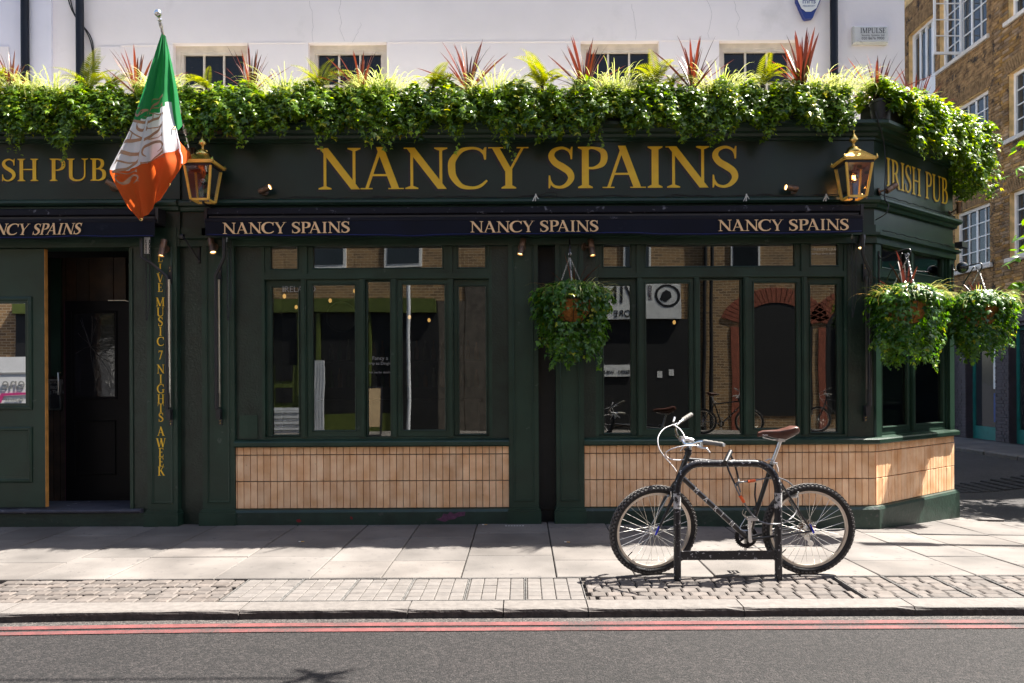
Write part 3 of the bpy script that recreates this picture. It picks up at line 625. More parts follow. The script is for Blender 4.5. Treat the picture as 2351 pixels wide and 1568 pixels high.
W2 = window((X(1368), X(1948)), [(X(1464), X(1476)), (X(1595), X(1607)), (X(1709), X(1722)), (X(1843), X(1855))],
       [lt(1388, 1450, 'f'), lt(1485, 1584, 'c'), lt(1611, 1705, 'm'), lt(1734, 1832, 'c'), lt(1866, 1928, 'f')],
       [(X(1388), X(1450), Z(612), Z(562)), (X(1486), X(1828), Z(612), Z(562)), (X(1866), X(1928), Z(612), Z(562))], ZT)
window((.11, CL - .12), [(.80, .86)], [(.20, .74, Z(986), Z(648), True), (.92, CL - .22, Z(986), Z(648), True)], [(.20, .74, Z(612), Z(562)), (.92, CL - .22, Z(612), Z(562))], ZT, MC)
# interior: floor, walls, ceiling, bar back
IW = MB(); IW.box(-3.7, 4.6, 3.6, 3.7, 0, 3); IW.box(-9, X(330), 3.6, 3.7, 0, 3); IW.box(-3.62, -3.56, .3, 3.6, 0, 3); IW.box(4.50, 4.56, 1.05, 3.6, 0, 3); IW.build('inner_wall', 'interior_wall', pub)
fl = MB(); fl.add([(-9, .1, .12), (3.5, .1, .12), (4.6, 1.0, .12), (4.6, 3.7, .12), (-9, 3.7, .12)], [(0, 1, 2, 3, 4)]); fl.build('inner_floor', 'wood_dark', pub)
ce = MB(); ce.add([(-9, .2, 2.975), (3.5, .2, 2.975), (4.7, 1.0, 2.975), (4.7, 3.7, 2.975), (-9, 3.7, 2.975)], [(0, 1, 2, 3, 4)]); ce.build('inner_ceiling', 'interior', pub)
for px, py, yy in ((653, 680, 1.6), (680, 705, 2.6), (758, 690, 2.2), (831, 720, 2.0), (815, 668, 1.4), (940, 728, 2.4), (985, 735, 2.9), (1548, 740, 2.4)):
    p_ = W(px, py, yy); MB().tube([p_ + Vector((0, 0, .05)), (p_.x, p_.y, 2.97)], .003, 4).build('pendant_flex', 'cable', pub); MB().sphere(p_, .022, 10, (1, 1, 1.3)).build('pendant_bulb', 'bulb_dim', pub, 80)
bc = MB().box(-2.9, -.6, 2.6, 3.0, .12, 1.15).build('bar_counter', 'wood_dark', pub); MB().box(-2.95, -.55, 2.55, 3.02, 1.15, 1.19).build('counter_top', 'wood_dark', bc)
rb_ = random.Random(4); pmat('bottle_green', (.03, .10, .03), .15); pmat('bottle_amber', (.25, .09, .02), .15); pmat('bottle_clear', (.45, .45, .42), .15)
for sh in (1.35, 1.75):
    sf = MB().box(-2.9, -.6, 3.4, 3.6, sh - .03, sh).build('back_shelf', 'wood_dark', pub)
    for q in range(18):
        x_ = -2.8 + q * .125; h_ = rb_.uniform(.24, .31); MB().lathe([(.001, 0), (.036, 0), (.036, h_ * .6), (.014, h_ * .75), (.013, h_), (.001, h_)], (x_, 3.48, sh), (0, 0, 1), 10).build('bottle', rb_.choice(['bottle_green', 'bottle_amber', 'bottle_clear']), sf, 50)
MB().lathe([(.001, 0), (.21, 0), (.22, .03), (.20, .03), (.19, .015), (.001, .015)], W(785, 728, 3.2), (0, -1, 0), 28).build('wall_clock', 'ink_grey', pub, 40)
# flat roof behind the planters, unseen; near-white to bounce sun onto the wall
rf = MB(); rf.add([(-9, -.05, 3.992), (3.5, -.05, 3.992), (4.86, .98, 3.992), (4.86, 9, 3.992), (-9, 9, 3.992)], [(0, 1, 2, 3, 4)])
pmat('roof_bounce', (.74, .72, .70), .7, var=.2); rf.build('flat_roof', 'roof_bounce', pub)
sd = MB(); sd.box(4.70, CE[0] - .01, 1.2, 9, 0, 3.0); sd.build('side_wall', 'green', pub)
# upper storey
UY = 1.3
def UX(p): return (p - CX) * (UY - CAMY) / FPX
def UZ(p): return CAMZ + (HZ - p) * (UY - CAMY) / FPX
uw = [(400, 572), (711, 892), (1337, 1517), (1655, 1838)]; uzt = UZ(95); uzb = 4.05; utop = 6.5; uend = UX(2081)  # utop kept low, above the view, so sun reaches the flat roof
m = MB(); xs_ = [-9.] + [v for a, c in uw for v in (UX(a), UX(c))] + [uend]
for i in range(0, len(xs_), 2): m.box(xs_[i], xs_[i + 1], UY, UY + .3, 3.9, uzt)
m.box(-9, uend, UY, UY + .3, uzt, utop); m.box(uend - .3, uend - .001, UY + .3, 8, 3.9, utop)
for i in range(4): m.box(xs_[2 * i + 1], xs_[2 * i + 2], UY, UY + .3, 3.9, uzb)
m.box(-9, uend, UY + .3, 8.0, utop - .1, utop - .002)
uwall = m.build('upper_wall', 'white_render', pub)
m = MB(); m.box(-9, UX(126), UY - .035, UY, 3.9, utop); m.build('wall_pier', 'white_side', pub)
m = MB(); m.box(UX(232), UX(282), UY - .012, UY, 3.9, UZ(103)); m.box(-9, UX(30), UY - .05, UY - .035, 3.9, UZ(105)); m.build('wall_pier', 'white_render', pub)
for a_, b_, c_ in ((282, 396, 98), (576, 707, 94), (896, 1333, 94), (1521, 1651, 93)): MB().box(UX(a_), UX(b_), UY - .006, UY, UZ(c_ + 3), UZ(c_)).build('string_course', 'white_render', pub)
for a, c in uw:
    x0, x1 = UX(a), UX(c); y = UY + .085
    f = MB(); f.box(x0, x1, y, y + .15, uzt - .06, uzt); f.box(x0, x0 + .055, y, y + .15, uzb, uzt - .06); f.box(x1 - .055, x1, y, y + .15, uzb, uzt - .06)
    f.box(x0 + .055, x1 - .055, y + .01, y + .13, uzt - .095, uzt - .06); f.box(x0 + .055, x0 + .085, y + .02, y + .12, uzb, uzt - .095); f.box(x1 - .085, x1 - .055, y + .02, y + .12, uzb, uzt - .095)
    wo = f.build('upper_window', 'sash_paint', pub)
    gx0, gx1 = x0 + .085, x1 - .085
    for k in (1, 2): xm = lerp(gx0, gx1, k / 3); MB().box(xm - .011, xm + .011, y + .03, y + .07, uzb, uzt - .095).build('glazing_bar', 'sash_paint', wo)
    MB().box(gx0, gx1, y + .031, y + .069, UZ(186) - .012, UZ(186) + .012).build('glazing_bar', 'sash_paint', wo)
    for k in range(3):
        a_, c_ = lerp(gx0, gx1, k / 3) + .011, lerp(gx0, gx1, (k + 1) / 3) - .011
        MB().box(a_, c_, y + .052, y + .058, UZ(186) + .012, uzt - .096).build('pane', 'upper_pane', wo)
        MB().box(a_, c_, y + .052, y + .058, uzb, UZ(186) - .012).build('pane', 'upper_pane', wo)
for px in (71, 196, 1913):
    x = UX(px); m = MB(); m.tube([(x, UY - .075, 3.9), (x, UY - .075, utop)], .044, 14)
    for z in (4.9, 6.3): m.tube([(x, UY - .075, z), (x, UY - .075, z + .10)], .054, 14)
    m.build('downpipe', 'pipe_black', pub, 50)
for pts in ([(112, -40), (108, 60), (92, 110), (75, 150), (72, 185)], [(150, -60), (172, 20), (205, 70), (218, 110), (219, 180)], [(160, -60), (176, 24), (212, 76), (221, 112), (222, 180)]):
    MB().tube([(UX(a), UY - .02, UZ(c)) for a, c in cr(pts, 5)], .007, 5).build('wire', 'cable', pub, 60)
# cracks: raised fine seams of old plaster filler
rc = random.Random(11)
pmat('crack', (.42, .38, .38), .9)
for (a, b0, b1) in ((715, 0, 95), (788, -20, 92), (830, 50, 95), (1455, 10, 92), (1620, 0, 90), (1690, 5, 85)):
    pts = []; xx = a
    for q in range(9): xx += rc.uniform(-5, 6); pts.append((UX(xx), UY - .0005, UZ(lerp(b0, b1, q / 8))))
    MB().tube(pts, .0013, 4).build('plaster_crack', 'crack', pub)
# ------------------------------------------------------------------ door bay at the left
f = MB(); f.box(X(303), X(343), -.03, .25, .05, 2.8); jb = f.build('door_jamb', 'green_rough', pub)
f = MB(); f.box(X(303) - .002, X(303) + .03, -.045, -.03, .155, 2.78); f.build('door_stop', 'green', pub)
f = MB(); f.box(-9, X(303), -.035, .2, Z(564), 2.801); f.build('door_head', 'green', pub)
f = MB(); f.cbox(-9, X(332), -.10, .5, .135, .172, .012, '-y'); f.build('door_step', 'step_stone' if 'step_stone' in MATS else pmat('step_stone', (.045, .045, .06), .6, var=.3, scale=6, bump=.5, bscale=40, stain=((.30, .29, .30), 9, .64, .03)), pub)
f = MB(); f.box(-9, X(340), -.06, .2, -.05, .135); f.build('step_riser', 'green_plinth', pub)
dz0, dz1 = .185, Z(566)
xr = X(103)
def leaf(x0, x1, y0, y1):
    g0, g1 = Z(920), Z(690); gr = X(60); f = MB()
    f.box(gr, x1, y0, y1, dz0, dz1); f.box(x0, gr, y0, y1, g1, dz1); f.box(x0, gr, y0, y1, dz0, g0)
    d = f.build('door_leaf', 'green', pub)
    MB().box(x0, gr + .01, y0 + .02, y0 + .026, g0 - .01, g1 + .01).build('door_pane', 'door_mirror', d)
    MB().moulding(x0 - .4, gr + .065, g0 - .065, g1 + .065, .065, y0, .022).build('panel_moulding', 'green', d, 40)
    MB().moulding(x0 - .4, X(74), Z(1102), Z(974), .06, y0, .02).build('panel_moulding', 'green', d, 40)
    MB().box(x1, x1 + .004, y0 + .001, y1 - .001, dz0, dz1).build('door_edge', 'orange_edge', d)
glassmat('door_mirror', (.25, .25, .3), .42, .004, 1.0)
leaf(-6.4, xr, .0, .05)
# vestibule behind: plank walls, inner door with cracked glass, menu case
vb = MB(); vb.box(-6.5, -3.62, 2.2, 2.3, .1, 3.0); vb.box(-3.66, -3.6, .3, 2.2, .1, 3.0); vb.build('vestibule_wall', 'interior', pub)
ps = MB()
pr = random.Random(5); pxs = [105, 122, 137, 152, 176, 205, 232, 262, 290]
for a, c in zip(pxs[:-1], pxs[1:]):
    y = .62; k = (y - CAMY) / FPX; x0, x1 = (a - CX) * k, (c - CX) * k
    MB().box(x0 + .003, x1 - .003, y + pr.uniform(-.008, .008), y + .05, .13 if a < 150 else 2.2, 2.8).build('plank', 'wood_dark', pub)
k = (.50 - CAMY) / FPX
def VX(p): return (p - CX) * k
def VZ(p): return CAMZ + (HZ - p) * k
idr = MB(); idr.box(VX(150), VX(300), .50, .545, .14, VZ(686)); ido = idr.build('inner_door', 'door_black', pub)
MB().box(VX(172), VX(264), .494, .50, VZ(905), VZ(715)).build('door_glass', 'door_glass', ido)
MB().moulding(VX(166), VX(270), VZ(911), VZ(709), .02, .50, .012).build('panel_moulding', 'door_black', ido, 40)
MB().moulding(VX(172), VX(266), VZ(1085), VZ(960), .02, .50, .012).build('panel_moulding', 'door_black', ido, 40)
MB().box(VX(150) - .008, VX(150), .505, .54, .14, VZ(686)).build('door_edge', 'plum', ido)
cm = MB(); c0 = Vector((VX(209), .492, VZ(790))); rr = random.Random(2)
for q in range(13):
    an = rr.uniform(0, 6.28); pts = [c0]
    for s_ in range(6): an += rr.uniform(-.22, .22); pts.append(pts[-1] + Vector((math.cos(an), 0, math.sin(an) * 1.5)) * .055)
    pts = [p for p in pts if VX(173) < p.x < VX(263) and VZ(904) < p.z < VZ(716)]
    if len(pts) > 1: cm.tube(pts, .0016, 4)
pmat('glass_crack', (.05, .045, .04), .3); cm.build('glass_crack', 'glass_crack', ido)
MB().tube([(VX(143), .47, VZ(850)), (VX(142), .44, VZ(850)), (VX(142), .44, VZ(900)), (VX(143), .47, VZ(900))], .008, 8).build('door_handle', 'steel', ido, 50)
MB().tube([(VX(255), .45, VZ(686)), (VX(293), .45, VZ(686)), (VX(300), .46, VZ(688))], .006, 6).build('door_closer', 'steel', ido, 50)
mc = MB(); mc.frame(VX(104), VX(136), VZ(936), VZ(865), .016, .53, .565); mo = mc.build('menu_case', 'steel', pub)
MB().box(VX(104) + .016, VX(136) - .016, .553, .56, VZ(936) + .016, VZ(865) - .016).build('menu_sheet', 'ink', mo)
mk = font_text('menu_text', 'SPAINS\nditch\ng Times', 'ink_grey', Matrix.Translation((VX(106), .551, VZ(876))) @ FRONT, .05, mo)
f = MB(); f.box(VX(107), VX(130), .575, .61, VZ(858), VZ(585)); f.build('notice_board', 'green', pub)
MB().box(X(340), X(352), -.06, -.05, Z(580), Z(541)).build('white_plate', 'white_plastic', pub)
# ------------------------------------------------------------------ painted lettering on the pub
def sign(txt, x0, x1, z0, h, y, M=None, track=.03, sh=(-.022, -.020), slant=0.):
    lay, tw = text_layout(txt, track); sx = (x1 - x0) / tw
    for ch, gx in lay:
        if ch == ' ': continue
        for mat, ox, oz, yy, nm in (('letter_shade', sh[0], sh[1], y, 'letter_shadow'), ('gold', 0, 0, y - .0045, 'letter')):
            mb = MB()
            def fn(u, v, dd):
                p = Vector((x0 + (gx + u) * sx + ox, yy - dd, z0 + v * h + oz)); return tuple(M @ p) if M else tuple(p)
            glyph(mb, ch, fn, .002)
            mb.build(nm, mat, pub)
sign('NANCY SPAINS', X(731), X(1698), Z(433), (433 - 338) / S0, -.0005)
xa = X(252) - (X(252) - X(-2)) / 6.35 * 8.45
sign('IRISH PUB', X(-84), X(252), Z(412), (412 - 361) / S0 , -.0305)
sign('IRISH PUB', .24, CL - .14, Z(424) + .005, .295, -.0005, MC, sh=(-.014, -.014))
# stacked letters on the pilaster
col = [('L', 617), ('I', 642), ('V', 669), ('E', 693), ('M', 729), ('U', 752), ('S', 775), ('I', 799), ('C', 823), ('7', 854), ('N', 889), ('I', 913), ('G', 936), ('H', 960), ('T', 982), ('S', 1004), ('A', 1040), ('W', 1069), ('E', 1092), ('E', 1112), ('K', 1134)]
y0, y1 = 592, 1088
zs_ = {}
col = [('L', 621), ('I', 645), ('V', 667), ('E', 689), ('M', 722), ('U', 745), ('S', 767), ('I', 789), ('C', 812), ('7', 843), ('N', 875), ('I', 898), ('G', 920), ('H', 943), ('T', 964), ('S', 985), ('A', 1017), ('W', 1043), ('E', 1065), ('E', 1087), ('K', 1108)]
for ch, py in col:
    mb = MB(); h = .088; wv = GL[ch][1] * h * .92; xc = X(377) - .01; zb_ = Z(py - 22)
    glyph(mb, ch, lambda u, v, dd: (xc - wv / 2 + u * h * .92, -.0505 - dd, zb_ + v * h), .002, 1.1); mb.build('letter', 'gold', pub)
# faint lettering on the panes
font_text('pane_lettering', 'IRELAND', 'ink_grey', Matrix.Translation((X(645), .05, Z(666))) @ FRONT, .085, pub)
font_text('pane_lettering', 'Fancy a', 'ink_grey', Matrix.Translation((X(851), .08, Z(824))) @ FRONT, .055, pub)
font_text('pane_lettering', 'trip to Dingle', 'ink_grey', Matrix.Translation((X(843), .08, Z(835))) @ FRONT, .042, pub)
font_text('pane_lettering', 'Ask me for details', 'ink_grey', Matrix.Translation((X(843), .08, Z(855))) @ FRONT, .030, pub)
font_text('pane_lettering', 'inkaware.co.u', 'white_plastic', Matrix.Translation((X(1868), .05, Z(576))) @ FRONT, .046, pub, .0006)
font_text('pane_lettering', 'the facts about alcoh', 'white_plastic', Matrix.Translation((X(1868), .05, Z(586))) @ FRONT, .029, pub, .0006)
# ------------------------------------------------------------------ awnings
def awning(x0, x1, texts, label, slant=0.):
    a = thing('awning', ((x0 + x1) / 2, -.1, 2.9), label, 'awning')
    s = FPX / (-.2 - CAMY); zt = lambda p: CAMZ + (HZ - p) / s
    f = MB(); f.cbox(x0 + .01, x1 - .01, -.19, .0, zt(489), zt(473), .010, '-y'); f.build('cassette', 'navy_metal', a)
    f = MB(); f.cbox(x0 + .02, x1 - .02, -.175, .0, zt(497) - .0, zt(490), .005, '-y'); f.build('roller', 'metal_black', a)
    f = MB(); f.cbox(x0, x1, -.215, -.03, zt(506), zt(498), .006, '-y'); f.build('front_bar', 'navy_metal', a)
    n = int((x1 - x0) / .06); vs_ = []; zr = [zt(505.5), zt(523), zt(541)]; rr_ = random.Random(8)
    for i in range(n + 1):
        x = lerp(x0 + .004, x1 - .004, i / n)
        for k, z in enumerate(zr): vs_.append((x, -.212 - .004 * k + .010 * k * nz(x * 1.3, 3), z + (.010 * nz(x * .9, 1) if k == 2 else 0)))
    f = MB(); f.add(vs_, [(i * 3 + k, i * 3 + 3 + k, i * 3 + 4 + k, i * 3 + 1 + k) for i in range(n) for k in (0, 1)]); v = f.build('valance', 'navy', a, 80)
    for off in (.012, .017):
        f = MB(); f.tube([(lerp(x0 + .02, x1 - .02, i / n), -.214 - .008 + .020 * nz(lerp(x0, x1, i / n) * 1.3, 3) * .98 - .004, zr[2] + off + .010 * nz(lerp(x0, x1, i / n) * .9, 1)) for i in range(n + 1)], .0012, 4); f.build('hem_stitching', 'sign_blue', v)
    for (tx0, tx1, sl) in texts:
        mb = MB(); ks = FPX / (-.225 - CAMY)
        lettering(mb, 'NANCY SPAINS', (tx0 - CX) / ks, CAMZ + (HZ - 533) / ks, (tx1 - tx0) / ks, 25.5 / ks, -.234, slant=sl, d=.001, track=.02, bold=1.25, fnw=lambda p: (p.x, p.y + .016 * nz(p.x * 1.3, 3), p.z)); mb.build('lettering', 'peach', v)
    for x in (x0 - .004, x1 + .0): f = MB(); f.box(x - .012, x + .016, -.19, .0, zt(507), zt(472)); f.build('end_cap', 'metal_black', a)
    return a
aw = awning(X(492), X(1962), [(512, 806, 0), (1081, 1375, 0), (1650, 1948, 0)], 'long navy awning with three names, closed under the big gold sign')
awl = awning(-8.5, X(382), [(-62, 188, .28)], 'navy awning over the open door, its valance hanging slanted')
# awning arms: a tapering rail on the pilaster, crooked arm and chain
def arm(xr, xt, aw_, bend, chain_x, yb=-.02):
    for za, zc in ((Z(650), Z(608)), (Z(972), Z(945))): MB().box(xr - .018, xr + .018, yb - .012, yb - .001, za, zc).build('arm_bracket', 'metal_black', aw_)
    f = MB(); f.box(xr - .006, xr + .014, yb - .045, yb - .02, Z(930), Z(640)); f.build('slide_rail', 'steel', aw_)
    f = MB(); f.tube([(xt, -.16, 2.86), (xt, -.16, Z(592)), (lerp(xt, xr, .35), -.13, Z(604)), (xr - .02 * bend, -.09, Z(633)), (xr - .02 * bend, -.075, Z(650)), (xr - .02 * bend, yb - .06, Z(915))], .0165, 8); f.build('support_arm', 'metal_black', aw_, 50)
    f = MB(); f.tube([(xr - .018 * bend, yb - .058, Z(935)), (xr - .018 * bend, yb - .058, Z(898))], .020, 10); f.box(xr - .022, xr + .022, yb - .07, yb - .012, Z(958), Z(935)); f.tube([(xr - .03, yb - .05, Z(938)), (xr + .03, yb - .05, Z(938))], .009, 8); f.build('hinge', 'metal_black', aw_, 40)
    for z in (Z(613), Z(620), Z(962), Z(968)): MB().sphere((xr, yb - .013, z), .006, 8).build('bolt', 'brass', aw_, 60)
    f = MB(); z = 2.84; k = 0
    zb_ = Z(735)
    for sx_ in (0, .035):
        z = 2.84; k = 0
        while z > zb_:
            c = Vector((chain_x + sx_ * min(1, (z - zb_) * 6), -.10, z)); ring = []
            for q in range(10):
                an = q / 10 * 6.283; u = math.cos(an) * .007; v_ = math.sin(an) * .016; ring.append(c + (Vector((u, 0, v_)) if k % 2 else Vector((0, u, v_))))
            f.tube(ring, .0026, 4, closed=True); z -= .025; k += 1
    f.build('chain', 'cable', aw_, 60); MB().tube([(chain_x, -.10, 2.875), (chain_x - .006, -.10, 2.86), (chain_x - .006, -.10, 2.83), (chain_x + .006, -.10, 2.83), (chain_x + .006, -.10, 2.86), (chain_x, -.10, 2.875)], .003, 5).build('shackle', 'steel', aw_)
arm(X(398), X(344), awl, 1, X(348), -.05); arm(X(508), X(530), aw, 1, X(532)); arm(X(1986), X(1966), aw, -1, X(1948), .0)
# ------------------------------------------------------------------ fixed wiring, zip ties, small fittings
wr = MB(); pts = [(X(470 + i * 12), -.045 - .012 * abs(nz(i * .31, 2)), 3.262 + .012 * nz(i * .21, 5) + (.012 if i % 9 else .02)) for i in range(124)]
wr.tube(cr(pts, 2), .0055, 5); wr.tube(cr([(p[0], p[1] - .006, p[2] - .012 + .010 * nz(p[0] * 3, 9)) for p in pts], 2), .0045, 5)
lp = [W(1215, 457, -.05), W(1235, 450, -.06), W(1260, 441, -.07), W(1278, 444, -.07), W(1274, 456, -.06), W(1240, 459, -.05)]; wr.tube(cr(lp, 5), .005, 5)
wr.tube(cr([W(2010, 255, -.2), W(2016, 280, -.19), W(2028, 320, -.03), W(2033, 380, -.03), W(2031, 452, -.04), W(2040, 470, -.11), W(2034, 490, -.12), W(2010, 505, -.05)], 6), .006, 5)
wr.tube([MC @ Vector((lerp(.0, CL, i / 30), -.05 - .01 * abs(nz(i * .4)), 3.285 + .006 * nz(i * .8))) for i in range(31)], .005, 5)
wr.tube([MC @ Vector((lerp(.0, CL, i / 30), -.085 - .008 * abs(nz(i * .5)), 2.918 + .006 * nz(i * .7, 4))) for i in range(31)], .005, 5)
wr.build('wiring', 'cable', pub, 60)
for px in (1229, 1713, 1896):
    m = MB(); m.tube([W(px, 462, -.10), W(px + 1, 445, -.10)], .007, 5); m.tube([W(px + 1, 447, -.105), W(px - 6, 462, -.11)], .005, 5); m.tube([W(px + 1, 447, -.105), W(px + 7, 457, -.11)], .005, 5); m.build('zip_tie', 'zip', pub)
m = MB(); m.lathe([(.001, -.02), (.04, -.02), (.045, 0), (.045, .02)], W(48, 324, -.03), (0, 1, 0), 16); m.build('bell', 'fascia', pub, 50)
# black floodlight and dome camera on the splay end
m = MB(); m.box(CL - .10, CL + .05, -.14, -.06, 2.925, 2.985); m.xf(MC); m.build('junction_box', 'metal_black', pub)
c_ = MC @ Vector((CL - .02, -.11, 2.70)); m = MB(); m.sphere(c_, .065, 14); dm = top(m, 'dome_camera', 'brick_pane', c_, 'small round dome camera under the pub corner beside the far basket bracket', 'camera', smooth=60)
# ------------------------------------------------------------------ spotlights
def spot(base, aim, label, mat='bronze', lit=True, standoff=(0, -.07, 0), L_=.13, r=.031, group='bronze spotlights on the pub front'):
    base = Vector(base); st = Vector(standoff); t = thing('spotlight', base, label, 'spotlight', group)
    aim = Vector(aim).normalized(); c = base + st
    m = MB(); n_ = -st.normalized(); m.lathe([(.001, -.014), (.040, -.014), (.040, 0.002), (.001, .002)], base, n_, 16); m.build('mount', mat, t, 40)
    m = MB(); m.tube([base, c], .010, 8); m.build('knuckle', mat, t, 50)
    m = MB(); m.lathe([(.001, -L_ * .5), (r * .93, -L_ * .5), (r, -L_ * .46), (r, -.002), (r * .97, 0), (r, .002), (r, L_ * .5), (r * .86, L_ * .5), (r * .84, L_ * .40)], c, aim, 20); m.build('housing', mat, t, 40)
    m = MB(); m.lathe([(.001, L_ * .42), (r * .84, L_ * .42)], c, aim, 20); m.build('lens', 'lamp_face' if lit else 'brick_pane', t)
    return t
spot(W(607, 441, -.001), (.9, -.30, .28), 'bronze spotlight under the big sign, left of its first letter, aimed right', standoff=(.03, -.075, .01))
spot(W(1822, 437, -.001), (-.9, -.25, .05), 'bronze spotlight under the big sign, right of its last letter, aimed left', standoff=(-.05, -.075, .005))
spot(W(262, 431, -.032), (-.7, -.2, .4), 'bronze spotlight half hidden behind the flag beside the door lettering', standoff=(.03, -.075, .01), lit=False)
b_ = MC @ Vector((.09, .0, 3.33)); spot(b_, MC.to_3x3() @ Vector((.75, -.4, .55)), 'brown spotlight on the corner sign before its first letter', standoff=MC.to_3x3() @ Vector((.06, -.10, .03)), lit=False)
b_ = MC @ Vector((CL - .07, .0, 3.33)); spot(b_, MC.to_3x3() @ Vector((-.25, -.1, .9)), 'brown spotlight at the end of the corner sign, tilted upwards', standoff=MC.to_3x3() @ Vector((.0, -.10, .05)))
spot(W(381, 572, -.051), (-.08, -.25, -1), 'bronze spotlight above the live music lettering, pointing down', L_=.17)
spot(W(493, 567, -.021), (.3, -.35, -1), 'bronze spotlight on the pilaster left of the first window, pointing down right', L_=.16)
spot(W(1198, 569, -.021), (-.22, -.25, -1), 'bronze spotlight on the pilaster left of the central hanging basket', L_=.17)
spot(W(1340, 566, -.021), (.12, -.2, -1), 'bronze spotlight right of the central hanging basket chain', L_=.17, standoff=(.075, -.05, -.02))
spot(W(1972, 556, .01), (-.28, -.3, -1), 'grey spotlight on the corner post above the awning arm', 'bronze_grey', L_=.17)
# ------------------------------------------------------------------ copper-topped wall lanterns
def lantern(px, pyc, y, label, lit):
    # pyc = row of the roof edge (widest point)
    s = FPX / (y - CAMY); c = W(px, pyc, y); t = thing('wall_lantern', (c.x, 0, c.z), label, 'lantern', 'wall lanterns on the sign board')
    u = 1 / s * 1.0
    def P(a, b): return (a * u, b * u)           # picture pixels to metres
    hw = 34.5 * u; bw = 20 * u; zt = c.z - 11 * u; zb = c.z - 86 * u
    def ring(h, z): return [(c.x - h, y - h, z), (c.x + h, y - h, z), (c.x + h, y + h, z), (c.x - h, y + h, z)]
    m = MB(); r0, r1 = ring(hw + .006, c.z), ring(hw * .42, c.z + 20 * u); m.add(r0 + r1, [(i, (i + 1) % 4, (i + 1) % 4 + 4, i + 4) for i in range(4)] + [(3, 2, 1, 0), (4, 5, 6, 7)]); m.build('roof', 'brass', t)
    m = MB(); h = hw + .008; m.box(c.x - h, c.x + h, y - h, y + h, c.z - 6.5 * u, c.z + .5 * u); gt = m.build('gutter_rim', 'brass_paint', t)
    for sx in (-1, 1):
        for sy in (-1, 1): MB().lathe([(.012, -.02), (.014, 0), (.004, .022), (.0005, .026)], (c.x + sx * h, y + sy * h, c.z), (0, 0, 1), 6).build('corner_finial', 'brass', gt)
    m = MB(); h = hw * .93; m.box(c.x - h, c.x + h, y - h, y + h, zt - 1 * u, c.z - 6.5 * u); m.build('top_band', 'ink', t)
    m = MB(); m.lathe([(26 * u * .66, 0), (26 * u * .68, 2 * u), (15.5 * u, 5 * u), (13 * u, 10 * u), (8 * u, 13.5 * u), (3.2 * u, 15 * u), (2.8 * u, 20 * u), (5 * u, 22 * u), (9.6 * u, 26 * u), (9.8 * u, 30 * u), (7 * u, 36 * u), (3 * u, 42 * u), (1.8 * u, 50 * u), (.3 * u, 51 * u)], (c.x, y, c.z + 19 * u), (0, 0, 1), 24); m.build('finial', 'brass', t, 60)
    for i, (sx, sy) in enumerate(((-1, -1), (1, -1), (1, 1), (-1, 1))):
        a = Vector((c.x + sx * hw * .86, y + sy * hw * .86, zt)); b = Vector((c.x + sx * bw, y + sy * bw, zb)); m = MB(); e = 2.3 * u
        m.add([(a.x - e, a.y - e, a.z), (a.x + e, a.y - e, a.z), (a.x + e, a.y + e, a.z), (a.x - e, a.y + e, a.z), (b.x - e, b.y - e, b.z), (b.x + e, b.y - e, b.z), (b.x + e, b.y + e, b.z), (b.x - e, b.y + e, b.z)], [(0, 1, 2, 3), (7, 6, 5, 4)] + [(k, k + 4, (k + 1) % 4 + 4, (k + 1) % 4) for k in range(4)])
        m.build('glazing_bar', 'brass_paint', t)
    TR, BR = ring(hw * .84, zt), ring(bw * .97, zb)
    for i in range(4): MB().add([TR[i], TR[(i + 1) % 4], BR[(i + 1) % 4], BR[i]], [(0, 1, 2, 3)]).build('pane', 'lamp_glass', t)
    m = MB(); m.frame(c.x - bw, c.x + bw, 0, bw * 2, 4 * u, 0, 5 * u); 
    for i, v in enumerate(m.v): m.v[i] = (v[0], y - bw + v[2], zb - 1 * u - v[1] + 4 * u)
    m.build('base_frame', 'brass_paint', t)
    for sx in (-1, 1): MB().lathe([(.008, 0), (.009, -.012), (.001, -.022)], (c.x + sx * bw, y - bw, zb - 2 * u), (0, 0, 1), 8).build('foot', 'bronze', t)
    m = MB(); zc = zt - 26 * u; m.lathe([(5 * u, 14 * u), (6 * u, 26 * u)], (c.x, y, zc), (0, 0, 1), 12); m.build('lamp_holder', 'metal_black', t, 60)
    m = MB(); m.sphere((c.x, y, zc - 2 * u), 11 * u if lit else 8 * u, 14, (1, 1, 1.1)); m.build('bulb', 'clear_bulb' if not lit else 'amber_bulb', t, 80)
    if lit:
        m = MB()
        for q in range(5): xq = c.x + (q - 2) * 1.6 * u; m.tube([(xq, y, zc - 5 * u), (xq, y, zc + 3 * u)], .0022, 5)
        m.build('filament', 'bulb_on', t)
        pl_ = bpy.data.lights.new('lantern_light', 'POINT'); pl_.energy = .25; pl_.color = (1, .55, .2); pl_.shadow_soft_size = .02; lo_ = put('lantern_light', pl_, t, (c.x, y - .05, zc - 14 * u))
    m = MB(); m.tube([(c.x, 0.0, zb - 4 * u), (c.x, y, zb - 4 * u), (c.x, y, zb)], .012, 8); m.box(c.x - .035, c.x + .035, -.012, .0, zb - .10, zb + .05); m.build('wall_arm', 'metal_black', t, 40)
    m = MB(); m.tube([(c.x, 0, zt), (c.x, y + hw * .9, zt + .0)], .010, 6); m.build('stay', 'metal_black', t)
glassmat('amber_bulb', (1.0, .80, .50), .10, 0)
lantern(466, 376, -.24, 'unlit brass lantern with clear bulb, beside the flag', False)
lantern(1960, 369, -.24, 'lit brass lantern with glowing filament bulb, by the pub corner', True)
